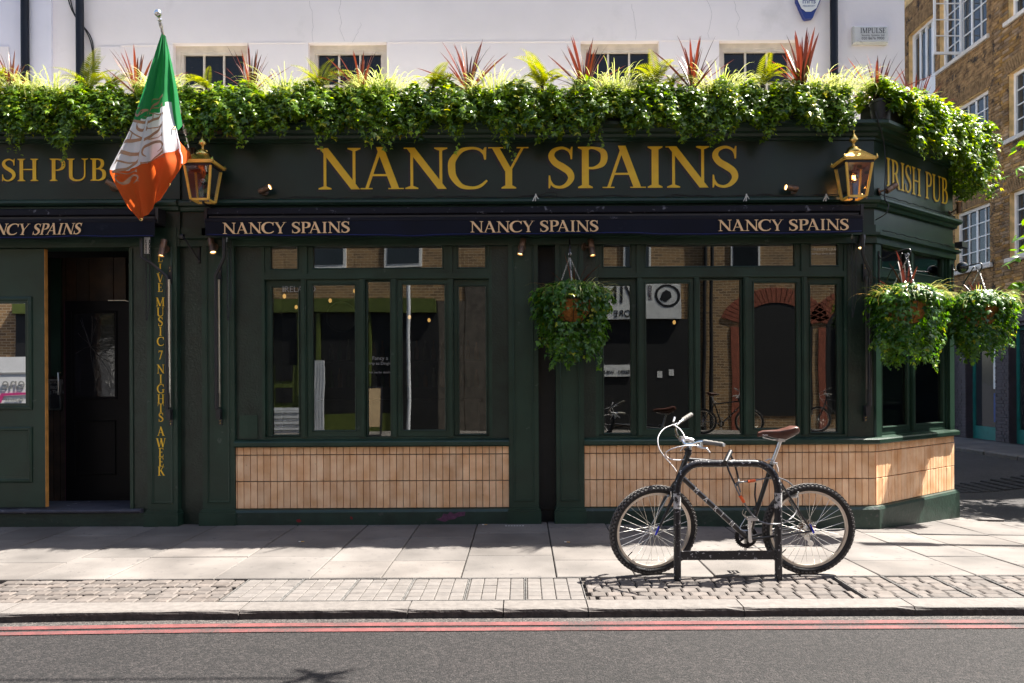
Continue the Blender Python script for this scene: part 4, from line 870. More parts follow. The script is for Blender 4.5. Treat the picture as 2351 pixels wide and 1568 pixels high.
# ------------------------------------------------------------------ burglar alarm boxes on the white wall
ab = thing('alarm_box', (UX(1857), UY, UZ(40)), 'white and blue alarm box shaped like a shield', 'alarm box')
def ap(l): return [(UX(a), UZ(c)) for a, c in l]
m = MB(); m.prism(ap([(1829, -8), (1884, -8), (1884, 10), (1878, 24), (1870, 40), (1866, 50), (1850, 52), (1846, 48), (1836, 26), (1829, 10)]), lambda u, v, d: (u, UY - .001 - d, v), 0, .06); m.build('cover', 'sign_blue', ab)
m = MB(); m.prism(ap([(1831, -8), (1882, -8), (1882, 8), (1874, 28), (1862, 36), (1850, 36), (1840, 28), (1831, 8)]), lambda u, v, d: (u, UY - .061 - d, v), 0, .008); m.build('face_plate', 'white_plastic', ab)
font_text('lettering', 'mrfs', 'sign_blue', Matrix.Translation((UX(1857), UY - .0705, UZ(18))) @ FRONT, .088, ab, .0005, 'CENTER')
font_text('lettering', 'FIRE & SECURITY', 'sign_blue', Matrix.Translation((UX(1857), UY - .0705, UZ(25))) @ FRONT, .020, ab, .0005, 'CENTER')
ib = thing('alarm_box', (UX(1999), UY, UZ(108)), 'flat grey-white alarm box with black lettering, stained below', 'alarm box')
m = MB(); m.cbox(UX(1959), UX(2039), UY - .06, UY, UZ(108), UZ(68), .016, '-y'); m.build('cover', pmat('stained_plastic', (.60, .58, .56), .5, var=.08, stain=((.20, .18, .15), 7, .60, .12)), ib)
mb = MB(); lettering(mb, 'IMPULSE', UX(1974), UZ(85.5), UX(2032) - UX(1974), .062, UY - .0605, d=.0008); mb.build('lettering', 'ink', ib)
font_text('lettering', 'Security  Systems  Ltd', 'ink', Matrix.Translation((UX(2003), UY - .0605, UZ(92))) @ FRONT, .030, ib, .0005, 'CENTER')
font_text('lettering', '020 8676 9900', 'ink', Matrix.Translation((UX(2003), UY - .0605, UZ(100))) @ FRONT, .044, ib, .0005, 'CENTER')
# ------------------------------------------------------------------ leaves
LEAF = np.array([(0, 0, 0), (-.13, .24, -.03), (.24, .52, -.10), (.38, .21, -.01), (1, 0, -.12), (.38, -.21, -.01), (.24, -.52, -.10), (-.13, -.24, -.03), (.30, 0, .06)])
LFAN = np.array([(8, i, (i + 1) % 8) for i in range(8)])
OVAL = np.array([(0, 0, 0), (.2, .19, -.03), (.55, .24, -.05), (.85, .12, -.08), (1.05, 0, -.14), (.85, -.12, -.08), (.55, -.24, -.05), (.2, -.19, -.03), (.5, 0, .03)])
def leaf_mesh(name, P, Nn, T, S, rnd, mat, tmpl=LEAF, jit=True):
    P, Nn, T, S = map(np.asarray, (P, Nn, T, S)); n = len(P)
    Nn = Nn / np.linalg.norm(Nn, axis=1, keepdims=True); T = T - Nn * (T * Nn).sum(1, keepdims=True); T = T / (np.linalg.norm(T, axis=1, keepdims=True) + 1e-9); B = np.cross(Nn, T)
    k = len(tmpl); curl = rng.uniform(.5, 1.8, n)[:, None, None] if jit else 1.0; wd = rng.uniform(.85, 1.1, n)[:, None, None] if jit else 1.0
    V = P[:, None, :] + S[:, None, None] * (T[:, None, :] * tmpl[None, :, 0:1] + B[:, None, :] * tmpl[None, :, 1:2] * wd + Nn[:, None, :] * tmpl[None, :, 2:3] * curl)
    F = (LFAN[None] + (np.arange(n) * k)[:, None, None]).reshape(-1, 3)
    me = bpy.data.meshes.new(name); me.vertices.add(n * k); me.vertices.foreach_set('co', V.reshape(-1).astype(np.float32))
    nf = len(F); me.loops.add(nf * 3); me.loops.foreach_set('vertex_index', F.reshape(-1).astype(np.int32)); me.polygons.add(nf); me.polygons.foreach_set('loop_start', np.arange(0, nf * 3, 3, dtype=np.int32))
    at = me.attributes.new('rnd', 'FLOAT', 'POINT'); at.data.foreach_set('value', np.repeat(np.asarray(rnd), k).astype(np.float32))
    me.materials.append(MATS[mat]); me.update(); me.validate(); return me
def strips(name, blades, mat):                    # blades: list of (points Nx3, widths N, side vector, rnd): ribbons with a fold
    V = []; F = []; Rn = []
    for pts, ws, sd, r_ in blades:
        o = len(V); n = len(pts)
        for i, (p, w_) in enumerate(zip(pts, ws)):
            p = Vector(p); t = Vector(pts[min(i + 1, n - 1)]) - Vector(pts[max(i - 1, 0)]); s_ = Vector(sd); nn = t.cross(s_); nn = nn.normalized() if nn.length > 1e-8 else Vector((0, 0, 1))
            V += [p - s_ * w_, p - nn * w_ * .35, p + s_ * w_]; Rn += [r_] * 3
        for i in range(n - 1): F += [(o + i * 3, o + i * 3 + 1, o + i * 3 + 4, o + i * 3 + 3), (o + i * 3 + 1, o + i * 3 + 2, o + i * 3 + 5, o + i * 3 + 4)]
    me = bpy.data.meshes.new(name); me.from_pydata([tuple(v) for v in V], [], F); at = me.attributes.new('rnd', 'FLOAT', 'POINT'); at.data.foreach_set('value', np.array(Rn, np.float32)); me.materials.append(MATS[mat]); me.shade_smooth(); return me
pr = random.Random(21)
def arch_blade(L_, lean, w0, r_, droop=.25, az=0., org=(0, 0, 0), n=7, taper=.55):
    pts = []; ws = []; ang = lean; p = Vector(org); dl = L_ / (n - 1); h = Vector((math.cos(az), math.sin(az), 0)); sd = Vector((-math.sin(az), math.cos(az), 0))
    for i in range(n):
        t = i / (n - 1); pts.append(p.copy()); ws.append(max(.0006, w0 * (min(1, .45 + t * 2.2)) * (1 - t ** 1.6) ** taper if t < 1 else .0005))
        ang += droop / (n - 1) * (.4 + t * 1.4); p = p + (h * math.sin(ang) + Vector((0, 0, 1)) * math.cos(ang)) * dl
    return pts, ws, sd, r_
# shared cordyline blades (unit length 1, leaning along +x by rotation)
CBL = [strips('leaf', [arch_blade(1.0, 0, .024 + .007 * (k % 3), k / 9, .15 + .12 * (k % 4), n=8)], 'cordyline') for k in range(10)]
def cordyline(parent, c, h, n=22, spread=1.0):
    core = MB().lathe([(.012, -.05), (.020, 0), (.010, .05)], c, (0, 0, 1), 8).build('cordyline', 'bark', parent, 60)
    for i in range(n):
        az = pr.uniform(0, 6.283); ln = abs(pr.gauss(0, .42)) * spread if i < n * .7 else pr.uniform(.6, 1.35) * spread
        ln = min(ln, 1.45); L_ = h * pr.uniform(.62, 1.0) * (1 if ln < .7 else 1.05)
        o = put('leaf', CBL[pr.randrange(10)], core, (c[0] + math.cos(az) * .012, c[1] + math.sin(az) * .012, c[2]), None, (L_ * pr.uniform(.8, 1.1), L_ * pr.uniform(.8, 1.2), L_))
        o.rotation_mode = 'XYZ'; o.rotation_euler = (Matrix.Rotation(az, 3, 'Z') @ Matrix.Rotation(ln, 3, 'Y')).to_euler()
    return core
def frond_mesh(k):
    P, Nn, T, S, r_ = [], [], [], [], []; n = 24; ang = 0.; p = Vector((0, 0, 0)); L_ = 1.
    axis = []
    for i in range(n):
        t = i / n; ang += (.05 + .03 * (k % 3)); d = Vector((math.sin(ang), 0, math.cos(ang))); p = p + d * (L_ / n); axis.append(p.copy())
        wl = .21 * math.sin(min(1, t * 2.2 + .35) * math.pi * .5) * (1 - t ** 2.2) + .01
        for s_ in (-1, 1):
            P.append(p); Nn.append(Vector((-d.z, 0, d.x)) * -1 + Vector((0, 0, .15))); T.append(Vector((0, s_, 0)) + d * .35); S.append(wl); r_.append(pr.uniform(.2, 1) * (.5 + .5 * t))
    tm = OVAL.copy(); tm[:, 1] *= .34
    return leaf_mesh('frond', [tuple(v) for v in P], [tuple(v) for v in Nn], [tuple(v) for v in T], S, r_, 'fern', tm, False)
FRD = [frond_mesh(k) for k in range(4)]
def fern(parent, c, h, n=6, az0=None):
    core = MB().lathe([(.014, -.05), (.018, 0), (.006, .03)], c, (0, 0, 1), 6).build('fern', 'soil', parent, 60)
    for i in range(n):
        az = pr.uniform(0, 6.283) if az0 is None else az0 + pr.uniform(-.9, .9); ln = pr.uniform(-.15, .75); L_ = h * pr.uniform(.65, 1.0)
        o = put('frond', FRD[pr.randrange(4)], core, c, None, (L_, L_ * pr.uniform(.75, 1.1), L_)); o.rotation_euler = (Matrix.Rotation(az, 3, 'Z') @ Matrix.Rotation(ln, 3, 'Y') @ Matrix.Rotation(pr.uniform(-.5, .5), 3, 'Z')).to_euler()
    return core
def grass(parent, c, h, n, mat='grass', name='grass_tuft', rad=.08):
    bl = []
    for i in range(n):
        az = pr.uniform(0, 6.283); r_ = rad * math.sqrt(pr.random())
        bl.append(arch_blade(h * pr.uniform(.5, 1.1), pr.uniform(.15, 1.0), .0036, pr.random(), pr.uniform(1.3, 3.0), az, (c[0] + r_ * math.cos(az) * 1.6, c[1] + r_ * math.sin(az), c[2]), 7, .5))
    me = strips(name, bl, mat); me.transform(Matrix.Translation(-ORG[parent])); o = put(name, me, parent); tag(o, kind='stuff'); return o
# ivy over a ledge. fr(s, t): s along the front (m), profile from back of trough over the lip and down
PROF = np.array([(.16, 4.17), (.06, 4.285), (-.06, 4.325), (-.17, 4.29), (-.245, 4.17), (-.275, 4.03), (-.285, 3.88)])
def ivy_band(name, parent, s0, s1, frame, dens, seed, zlow=0., bottom=None, mat='ivy', bulge=0., endcap=False):
    rg = np.random.default_rng(seed); n = int(dens * (s1 - s0))
    s = rg.uniform(s0, s1, n); 
    low = np.array([bottom(v) if bottom else (.13 if min(abs(v - X(466)), abs(v - X(1950))) < .13 else 0) + 3.885 + .11 * nz(v * 1.9, 4) + .09 * nz(v * 7, 1) for v in s])
    u = rg.uniform(0, 1, n) ** .85
    # arc-length style lookup; last control point slides to the local bottom
    prof = np.repeat(PROF[None], n, 0); prof[:, 6, 1] = low; prof[:, 5, 1] = np.maximum(prof[:, 5, 1], low + .06)
    kk = u * 5.9999; i = kk.astype(int); f = (kk - i)[:, None]; ar = np.arange(n)
    a, b = prof[ar, i], prof[ar, i + 1]; q = a + (b - a) * f; d = b - a; d = d / (np.linalg.norm(d, axis=1, keepdims=True) + 1e-9)
    nrm = np.stack([-np.abs(d[:, 1]) * 0 + d[:, 1], -d[:, 0]], 1)             # outward in (y,z)
    nrm = np.where((nrm[:, 0:1] > .3) & (d[:, 1:2] < 0), -nrm, nrm); nrm[:, 1] = np.abs(nrm[:, 1]) * np.sign(np.where(u < .75, 1, nrm[:, 1]))
    lump = np.array([.05 * nz(v * 4.3, 2) + .045 * nz(v * 9 + w_ * 6, 5) + bulge for v, w_ in zip(s, q[:, 1])])
    depth = rg.uniform(-.09, .03, n) + lump
    y = q[:, 0] + nrm[:, 0] * depth; z = q[:, 1] + nrm[:, 1] * depth
    P = np.stack([s, y, z], 1)
    Nn = np.stack([rg.normal(0, .55, n), nrm[:, 0] * 1.0 + rg.normal(0, .45, n), nrm[:, 1] + .75 + rg.normal(0, .45, n)], 1)
    T = np.stack([rg.normal(0, .6, n), np.full(n, -.35) + rg.normal(0, .4, n), np.full(n, -.75) + rg.normal(0, .45, n)], 1)
    S = rg.uniform(.022, .074, n) * (.8 + .35 * rg.random(n)); r_ = np.clip(rg.beta(1.3, 2.0, n) + (rg.random(n) < .09) * .6, 0, 1)
    # trailing strands
    ex = []
    for k in range(int((s1 - s0) * 16)):
        x0 = rg.uniform(s0, s1); zb = (bottom(x0) if bottom else (.13 if min(abs(x0 - X(466)), abs(x0 - X(1950))) < .13 else 0) + 3.885 + .11 * nz(x0 * 1.9, 4) + .09 * nz(x0 * 7, 1)); ln = rg.exponential(.05) + .02; m_ = int(ln / .016) + 2; drift = rg.normal(0, .25)
        for j in range(m_): ex.append((x0 + drift * ln * j / m_ + rg.normal(0, .012), -.27 - bulge * .8 + rg.normal(0, .02), zb + .05 - (ln + .05) * j / m_))
    if ex:
        ex = np.array(ex); m_ = len(ex); P = np.concatenate([P, ex]); Nn = np.concatenate([Nn, np.stack([rg.normal(0, .6, m_), -.8 + rg.normal(0, .4, m_), .3 + rg.normal(0, .4, m_)], 1)]); T = np.concatenate([T, np.stack([rg.normal(0, .7, m_), np.full(m_, -.1), np.full(m_, -.7)], 1)])
        S = np.concatenate([S, rg.uniform(.020, .046, m_)]); r_ = np.concatenate([r_, rg.uniform(.25, 1, m_)])
    if frame is not None:
        M3 = np.array(frame.to_3x3()); P = P @ M3.T + np.array(frame.translation); Nn = Nn @ M3.T; T = T @ M3.T
    me = leaf_mesh(name, P - np.array(ORG[parent]), Nn, T, S, r_, mat); o = put(name, me, parent); tag(o, kind='stuff'); return o
def P_at(px, y): return (px - CX) * (y - CAMY) / FPX
cor = [(45, 118), (322, 118), (583, 128), (833, 132), (1080, 120), (1345, 128), (1590, 125), (1840, 115)]
names = ['ivy trough with a spiky red plant beside the black downpipe, over the word pub',
         'ivy trough with a spiky red plant just behind the flag',
         'ivy trough with red spikes and yellow fern under the first upstairs window from the flag',
         'ivy trough with a red spiky plant under the second upstairs window from the flag',
         'ivy trough with arching fern under bare white wall between the pairs of upstairs windows',
         'ivy trough with upright green fern under the third upstairs window from the flag',
         'ivy trough with tall yellow fern and red spikes between the last two upstairs windows',
         'ivy trough with feathery fern and tall red spikes beside the alarm boxes']
pv = random.Random(31)
for k, (px, hh) in enumerate(cor):
    xc = P_at(px, .02); x0 = P_at((cor[k - 1][0] + px) / 2, .02) if k else -5.9; x1 = P_at((px + cor[k + 1][0]) / 2, .02) if k < 7 else P_at(1945, -.1)
    t = thing('planter', ((x0 + x1) / 2, .02, 3.995), names[k], 'planter', 'ivy troughs along the pub cornice')
    m = MB(); m.box(x0 + .02, x1 - .02, -.12, .16, 3.997, 4.24); m.build('trough', 'pot', t)
    m = MB(); m.box(x0 + .03, x1 - .03, -.11, .15, 4.24, 4.25); m.build('soil', 'soil', t)
    ivy_band('ivy', t, x0 - .02, x1 + .02, None, 3600, 100 + k, bulge=.03)
    cordyline(t, (xc, pv.uniform(-.08, .04), 4.33), (.54 if k != 7 else .66) * pv.uniform(.82, 1.12), pv.choice([22, 28, 34]), pv.uniform(.85, 1.25))
    fern(t, (xc - pv.uniform(.34, .46) if k not in (0,) else xc - .14, -.10, 4.35), pv.uniform(.38, .50), 9)
    if k in (1, 4, 6): fern(t, (xc - .22, -.11, 4.35), .36, 6)
    grass(t, (xc + pv.uniform(.24, .36), -.02, 4.31), .36, 260, rad=.17)
    if k in (0, 3, 5, 7): grass(t, (xc + .12, -.08, 4.31), .33, 140, rad=.14)
# the two troughs of the splayed corner
for k, (s0, s1, sc_, lab) in enumerate(((-.12, .62, .14, 'short ivy trough with red spikes at the bend of the pub corner, by a pot'), (.62, 2.05, .95, 'ivy trough spilling far over the end of the corner sign, in full sun'))):
    c = MC @ Vector(((s0 + s1) / 2, .02, 3.995)); t = thing('planter', c, lab, 'planter', 'ivy troughs along the pub cornice')
    m = MB(); m.box(max(s0, .02) + .02, min(s1, 1.78) - .02, -.12, .16, 3.997, 4.24); m.xf(MC); m.build('trough', 'pot', t)
    if k == 0: bot = lambda v: (4.12 if v < .28 else 3.80) + .06 * nz(v * 6)
    else: bot = lambda v: (3.80 if v < 1.62 else 3.80 - .36 * min(1, (v - 1.62) / .3)) + .07 * nz(v * 6, 2)
    ivy_band('ivy', t, s0, s1, MC, 4600, 140 + k, bottom=bot, bulge=.03 if k == 0 else .07)
    p = MC @ Vector((sc_, .03, 4.25)); cordyline(t, tuple(p), .60, 24); grass(t, tuple(MC @ Vector((sc_ + .35, -.04, 4.25))), .28, 120, rad=.14)
    if k == 0: fern(t, tuple(MC @ Vector((-.02, -.02, 4.27))), .32, 6)
    else:
        P_, N_, T_2, S_, r_ = [], [], [], [], []                                                     # the clump that hangs round the end
        for q in range(4200):
            a = rng.uniform(0, 2 * math.pi); e = math.acos(rng.uniform(-1, 1)); d = np.array([math.sin(e) * math.cos(a), math.sin(e) * math.sin(a), math.cos(e)]); rr_ = rng.uniform(.72, 1.04) + .10 * nz(a * 2 + e * 3, 2)
            P_.append(np.array([1.98, -.06, 3.95]) + d * np.array([.30, .28, .43]) * rr_); N_.append(d + rng.normal(0, .5, 3) + np.array([0, 0, .3])); T_2.append(np.array([0, 0, -.8]) + rng.normal(0, .5, 3)); S_.append(rng.uniform(.024, .055)); r_.append(rng.beta(1.5, 1.8))
        M3 = np.array(MC.to_3x3()); me = leaf_mesh('ivy', np.array(P_) @ M3.T + np.array(MC.translation) - np.array(ORG[t]), np.array(N_) @ M3.T, np.array(T_2) @ M3.T, S_, r_, 'ivy'); tag(put('ivy', me, t), kind='stuff')
m = MB(); pc_ = MC @ Vector((-.03, -.09, 3.996)); m.lathe([(.001, 0), (.085, 0), (.105, .17), (.112, .175), (.112, .20), (.095, .20)], pc_, (0, 0, 1), 20); top(m, 'plant_pot', 'pot', pc_, 'bare black plant pot on the cornice at the bend of the corner', 'pot', smooth=40)
# ------------------------------------------------------------------ hanging baskets and wall brackets
def bracket(base, tip, drop, label, mat='metal_black'):
    base = Vector(base); tip = Vector(tip); d = tip - base; t = thing('wall_bracket', base, label, 'bracket', 'wrought iron basket brackets')
    m = MB(); s_ = d.cross(Vector((0, 0, 1))).normalized()
    o = base; m.tube([o + Vector((0, 0, .06)), o - Vector((0, 0, drop))], .012, 6); m.build('wall_bar', mat, t, 50)
    m = MB(); m.tube(cr([base + Vector((0, 0, .03)), base + d * .12 - Vector((0, 0, .02)), base + d * .5 + Vector((0, 0, .012)), tip + Vector((0, 0, .03)), tip + d * .10, tip + d * .05 - Vector((0, 0, .05)), tip - d * .05 - Vector((0, 0, .06)), tip - d * .10 - Vector((0, 0, .01))], 6), .007, 6); m.build('arm', mat, t, 60)
    m = MB(); m.tube(cr([base + d * .06 - Vector((0, 0, drop * .62)), base + d * .02 - Vector((0, 0, drop * .8)), base + d * .16 - Vector((0, 0, drop * .86)), base + d * .45 - Vector((0, 0, drop * .45)), base + d * .82], 6), .006, 6); m.build('strut', mat, t, 60)
    return t
def basket(c, r, hook, label, seed, stretch=1.0, n=3400, dry=True, ncor=9, corh=.42, low=.42):
    c = Vector(c); t = thing('hanging_basket', c, label, 'hanging basket', 'ivy baskets hung on the pub front'); rg = np.random.default_rng(seed)
    m = MB(); m.lathe([(.02, -.21), (.10, -.19), (.17, -.11), (.195, 0), (.205, .0)], c, (0, 0, 1), 24); m.build('coir_liner', 'coir', t, 60)
    m = MB(); m.tube([c + Vector((math.cos(a / 24 * 6.283) * .205, math.sin(a / 24 * 6.283) * .205, 0)) for a in range(24)], .004, 5, closed=True)
    for q in range(8):
        a = q / 8 * 6.283; m.tube([c + Vector((math.cos(a) * rr_, math.sin(a) * rr_, h)) for rr_, h in ((.205, 0), (.18, -.11), (.105, -.195), (.02, -.215))], .003, 4)
    m.build('wire_frame', 'metal_black', t, 60)
    P, Nn, T, S, r_ = [], [], [], [], []
    while len(P) < n:
        a = rg.uniform(0, 6.283); h = rg.uniform(-1.15, 1.0)
        if 4.45 < a < 4.85 and -.45 < h < .12 and rg.random() < .9: continue            # the bare patch of liner
        prof = math.sqrt(max(0, 1 - h * h)) if h > 0 else 1.0 + .05 * h - .30 * h * h
        rag = 1 + .15 * nz(a * 3, seed) + .09 * nz(a * 8 + h * 4, seed + 2)
        if h < -.35 and rg.random() < (-.35 - h) * 1.1 + .45 * nz(a * 3.5, seed + 3): continue
        rad = r * prof * rag * rg.uniform(.70, 1.03); zz = h * low if h < 0 else h * .19
        P.append((c.x + math.cos(a) * rad, c.y + math.sin(a) * rad * .86, c.z + zz)); d = np.array([math.cos(a), math.sin(a), .55 + max(0, h)])
        Nn.append(d + rg.normal(0, .42, 3)); T.append(np.array([math.cos(a) * .2, math.sin(a) * .2, -.8]) + rg.normal(0, .4, 3)); S.append(rg.uniform(.032, .066)); r_.append(min(1, rg.beta(1.4, 2.0) + (.6 if rg.random() < .05 else 0)))
    for k in range(44):
        a = rg.uniform(0, 6.283); rad = r * rg.uniform(.4, .95); ln = rg.uniform(.05, .16) if k % 4 else rg.uniform(.18, .32); dr = rg.normal(0, .3)
        for j in range(int(ln / .016)):
            P.append((c.x + math.cos(a) * rad + dr * .016 * j + rg.normal(0, .01), c.y + math.sin(a) * rad * .86, c.z - low * .85 - .016 * j + .06)); Nn.append(np.array([math.cos(a) * .4, -.7, .3]) + rg.normal(0, .4, 3)); T.append(np.array([0, 0, -.8]) + rg.normal(0, .5, 3)); S.append(rg.uniform(.024, .05)); r_.append(rg.uniform(.3, 1))
    me = leaf_mesh('ivy', np.array(P) - np.array(ORG[t]), Nn, T, S, r_, 'ivy_basket'); tag(put('ivy', me, t), kind='stuff')
    m = MB(); m.lathe([(.001, .015), (.19, .01)], c, (0, 0, 1), 20); m.build('soil', 'soil', t)
    grass(t, (c.x, c.y, c.z + .03), .32, 150, 'dry_grass' if dry else 'grass', rad=.16); grass(t, (c.x + .05, c.y, c.z + .03), .30, 110, 'grass', rad=.15)
    cordyline(t, (c.x + .02, c.y + .04, c.z + .05), corh, ncor, 1.1)
    hk = Vector(hook); m = MB()
    for q in range(3):
        a = q / 3 * 6.283 + .5; e = c + Vector((math.cos(a) * .20, math.sin(a) * .20, .0)); L_ = (e - hk).length; k = int(L_ / .020)
        for j in range(k):
            p = hk.lerp(e, (j + .5) / k); d = (e - hk).normalized(); s_ = d.orthogonal().normalized() if j % 2 else d.cross(d.orthogonal()).normalized()
            m.tube([p + d * (math.sin(an) * .013) + s_ * (math.cos(an) * .006) for an in [v * 6.283 / 8 for v in range(8)]], .0022, 4, closed=True)
    m.build('chain', 'steel', t, 60)
    m = MB(); m.tube(cr([hk + Vector((-.012, 0, .02)), hk + Vector((0, 0, .045)), hk + Vector((.014, 0, .03)), hk + Vector((.002, 0, .012)), hk], 4), .004, 5); m.build('hook', 'steel', t, 60)
    return t
cB = W(1314, 700, -.34); cB.z = W(1314, 690, -.34).z
hB = W(1308, 590, -.34)
basket(cB, .375, hB, 'round ivy basket with dry grass, hung between the two big windows', 5, low=.50, corh=.50, ncor=10)
bracket(W(1308, 556, -.022), (hB.x, -.36, hB.z + .055), .10, 'small black bracket holding the basket between the two big windows')
c1 = W(2082, 695, -.30); h1 = W(2084, 592, -.30); b1 = MC @ Vector((.06, -.014, h1.z + .06))
basket(c1, .345, h1, 'sunlit ivy basket over the corner window, beside the awning arm', 8, low=.50, dry=True, ncor=11, corh=.55)
bracket(b1, (h1.x, h1.y, h1.z + .055), .34, 'scrolled black bracket by the awning arm, carrying a sunlit basket')
c2 = W(2250, 706, .70); h2 = W(2248, 622, .70); b2 = MC @ Vector((CL - .05, -.014, h2.z + .07))
basket(c2, .355, h2, 'ivy basket hanging outermost over the side street kerb', 11, low=.46, dry=False, ncor=11, corh=.36)
bracket(b2, (h2.x, h2.y, h2.z + .055), .36, 'scrolled black bracket at the end of the corner, by the dome camera')
tb = thing('wall_bracket', W(457, 575, .028), 'empty black bracket on the recessed wall between the two doorside pilasters', 'bracket', 'wrought iron basket brackets')
m = MB(); p = W(457, 575, .028); m.box(p.x - .013, p.x + .013, .015, .029, p.z - .13, p.z + .14); m.box(p.x - .06, p.x + .03, .014, .0295, p.z + .10, p.z + .13); m.tube([(p.x, .02, p.z - .10), (p.x - .075, -.16, p.z + .10), (p.x - .085, -.17, p.z + .10)], .009, 6); m.lathe([(.001, -.01), (.028, -.01), (.028, .02)], (p.x - .085, -.17, p.z + .10), (1, 0, 0), 14); m.build('iron_arm', 'metal_black', tb, 40)
# ------------------------------------------------------------------ flag on a sloping pole
def cloth(name, c):
    return pmat(name, c, .75, var=.05, scale=3, bump=.25, bscale=7, bdist=.02, trans=(tuple(min(1, v * 1.15) for v in c), .5), spec=.2)
cloth('flag_green', (.030, .27, .085)); cloth('flag_white', (.80, .79, .82)); cloth('flag_orange', (.72, .125, .022)); pmat('flag_ink', (.36, .20, .11), .7)
pb = W(437, 352, -.05); ptop = W(367, 48, -.86)
fl_ = thing('flag', pb, 'green, white and orange flag with brown lettering on a sloping chrome pole', 'flag')
m = MB(); m.tube([pb, ptop], .013, 12); m.build('pole', 'chrome', fl_, 60)
m = MB(); d = (ptop - pb).normalized(); m.lathe([(.013, 0), (.020, .004), (.022, .014), (.016, .022), (.013, .03), (.018, .036), (.030, .050), (.033, .064), (.030, .078), (.018, .092), (.002, .098)], ptop, d, 16); m.lathe([(.015, -.055), (.0165, -.05), (.0165, -.012), (.015, -.008)], ptop, d, 12); m.build('finial', 'chrome', fl_, 60)
m = MB(); q = pb.lerp(ptop, .19); m.lathe([(.017, -.03), (.019, -.028), (.019, .028), (.017, .03)], q, d, 12); m.build('collar', 'white_plastic', fl_, 60)
m = MB(); m.lathe([(.02, -.02), (.026, 0), (.026, .05), (.018, .06)], pb, d, 12); m.box(pb.x - .04, pb.x + .04, -.052, -.03, pb.z - .09, pb.z + .06); m.build('socket', 'bronze', fl_, 60)
# cloth: rows of picture points (left..right) with depths; three stripes
rows = [  # v, [(px,py,y) ...] left edge, 3 inner points, right edge of the front sheet
    (0.00, [(371, 76, -.80), (373, 76, -.80), (375, 77, -.79), (378, 80, -.78), (381, 84, -.77)]),
    (0.12, [(354, 130, -.80), (361, 133, -.83), (369, 134, -.79), (378, 133, -.81), (387, 131, -.75)]),
    (0.25, [(333, 193, -.76), (345, 196, -.80), (359, 195, -.74), (372, 190, -.79), (390, 186, -.72)]),
    (0.36, [(316, 238, -.74), (333, 240, -.79), (352, 236, -.71), (371, 226, -.78), (393, 217, -.68)]),
    (0.47, [(303, 276, -.73), (322, 279, -.79), (347, 275, -.70), (372, 268, -.77), (398, 262, -.66)]),
    (0.58, [(285, 318, -.72), (310, 324, -.78), (340, 322, -.69), (372, 313, -.76), (404, 303, -.64)]),
    (0.68, [(262, 366, -.71), (298, 371, -.77), (334, 364, -.68), (372, 348, -.75), (412, 331, -.63)]),
    (0.74, [(252, 390, -.70), (292, 394, -.76), (334, 380, -.68), (374, 362, -.74), (414, 346, -.62)]),
    (0.80, [(259, 409, -.70), (297, 410, -.76), (338, 398, -.68), (380, 383, -.73), (419, 362, -.62)]),
    (0.87, [(275, 440, -.69), (306, 435, -.74), (340, 425, -.68), (378, 410, -.71), (417, 385, -.62)]),
    (0.94, [(295, 474, -.69), (315, 466, -.72), (341, 455, -.67), (370, 438, -.69), (398, 412, -.62)]),
    (1.00, [(322, 506, -.68), (326, 505, -.69), (341, 489, -.67), (362, 464, -.67), (386, 431, -.62)])]
G = np.array([[tuple(W(*p)) for p in r[1]] for r in rows]); V_ = np.array([r[0] for r in rows])
def dens(G, axis, n):                              # smooth resample
    out = [cr(list(np.take(G, k, axis=1 - axis)), n) for k in range(G.shape[1 - axis])]
    return np.swapaxes(np.array(out), 0, 1) if axis == 0 else np.array(out)
G2 = dens(G, 1, 8); G3 = dens(G2, 0, 6); NV, NU = G3.shape[:2]; VV = np.interp(np.linspace(0, len(V_) - 1, NV), np.arange(len(V_)), V_)
UU = np.linspace(0, 1, NU)
for i in range(NV):                                # small wrinkles running down the cloth
    for j in range(NU): G3[i, j, 1] += .017 * math.sin(UU[j] * 19 + VV[i] * 4) * min(1, VV[i] * 3) + .008 * math.sin(UU[j] * 37 - VV[i] * 9)
def stripe(v, u):                                   # boundaries slope across the cloth
    gb = .475 - .06 * u - .05 * max(0, u - .5); wb = .742 + .02 * u - .03 * math.sin(u * 3.14) + (.0 if u < .45 else -.10 * (u - .45))
    return 0 if v < gb else (1 if v < wb else 2)
m = MB(); m.v = [tuple(p) for p in G3.reshape(-1, 3)]
for i in range(NV - 1):
    for j in range(NU - 1):
        m.f.append((i * NU + j, i * NU + j + 1, (i + 1) * NU + j + 1, (i + 1) * NU + j)); m.m.append(stripe((VV[i] + VV[i + 1]) / 2, (UU[j] + UU[j + 1]) / 2))
clo = m.build('cloth', ['flag_green', 'flag_white', 'flag_orange'], fl_, 180)
def quadstrip(rows_, mats, name, ms):
    g_ = np.array([[tuple(W(*p)) for p in r] for r in rows_]); g_ = dens(dens(g_, 1, 4), 0, 4); a, b = g_.shape[:2]; m = MB(); m.v = [tuple(p) for p in g_.reshape(-1, 3)]
    for i in range(a - 1):
        for j in range(b - 1): m.f.append((i * b + j, i * b + j + 1, (i + 1) * b + j + 1, (i + 1) * b + j)); m.m.append(ms(i / (a - 1)))
    return m.build(name, mats, fl_, 180)
quadstrip([[(381, 84, -.765), (381.5, 86, -.76), (382, 88, -.75)], [(388, 150, -.735), (392, 155, -.74), (398, 160, -.64)], [(391, 200, -.70), (400, 205, -.70), (408, 212, -.55)], [(396, 250, -.66), (404, 256, -.66), (415, 262, -.45)], [(402, 300, -.63), (410, 298, -.60), (419, 288, -.36)]], ['flag_green'], 'cloth_fold', lambda t: 0)
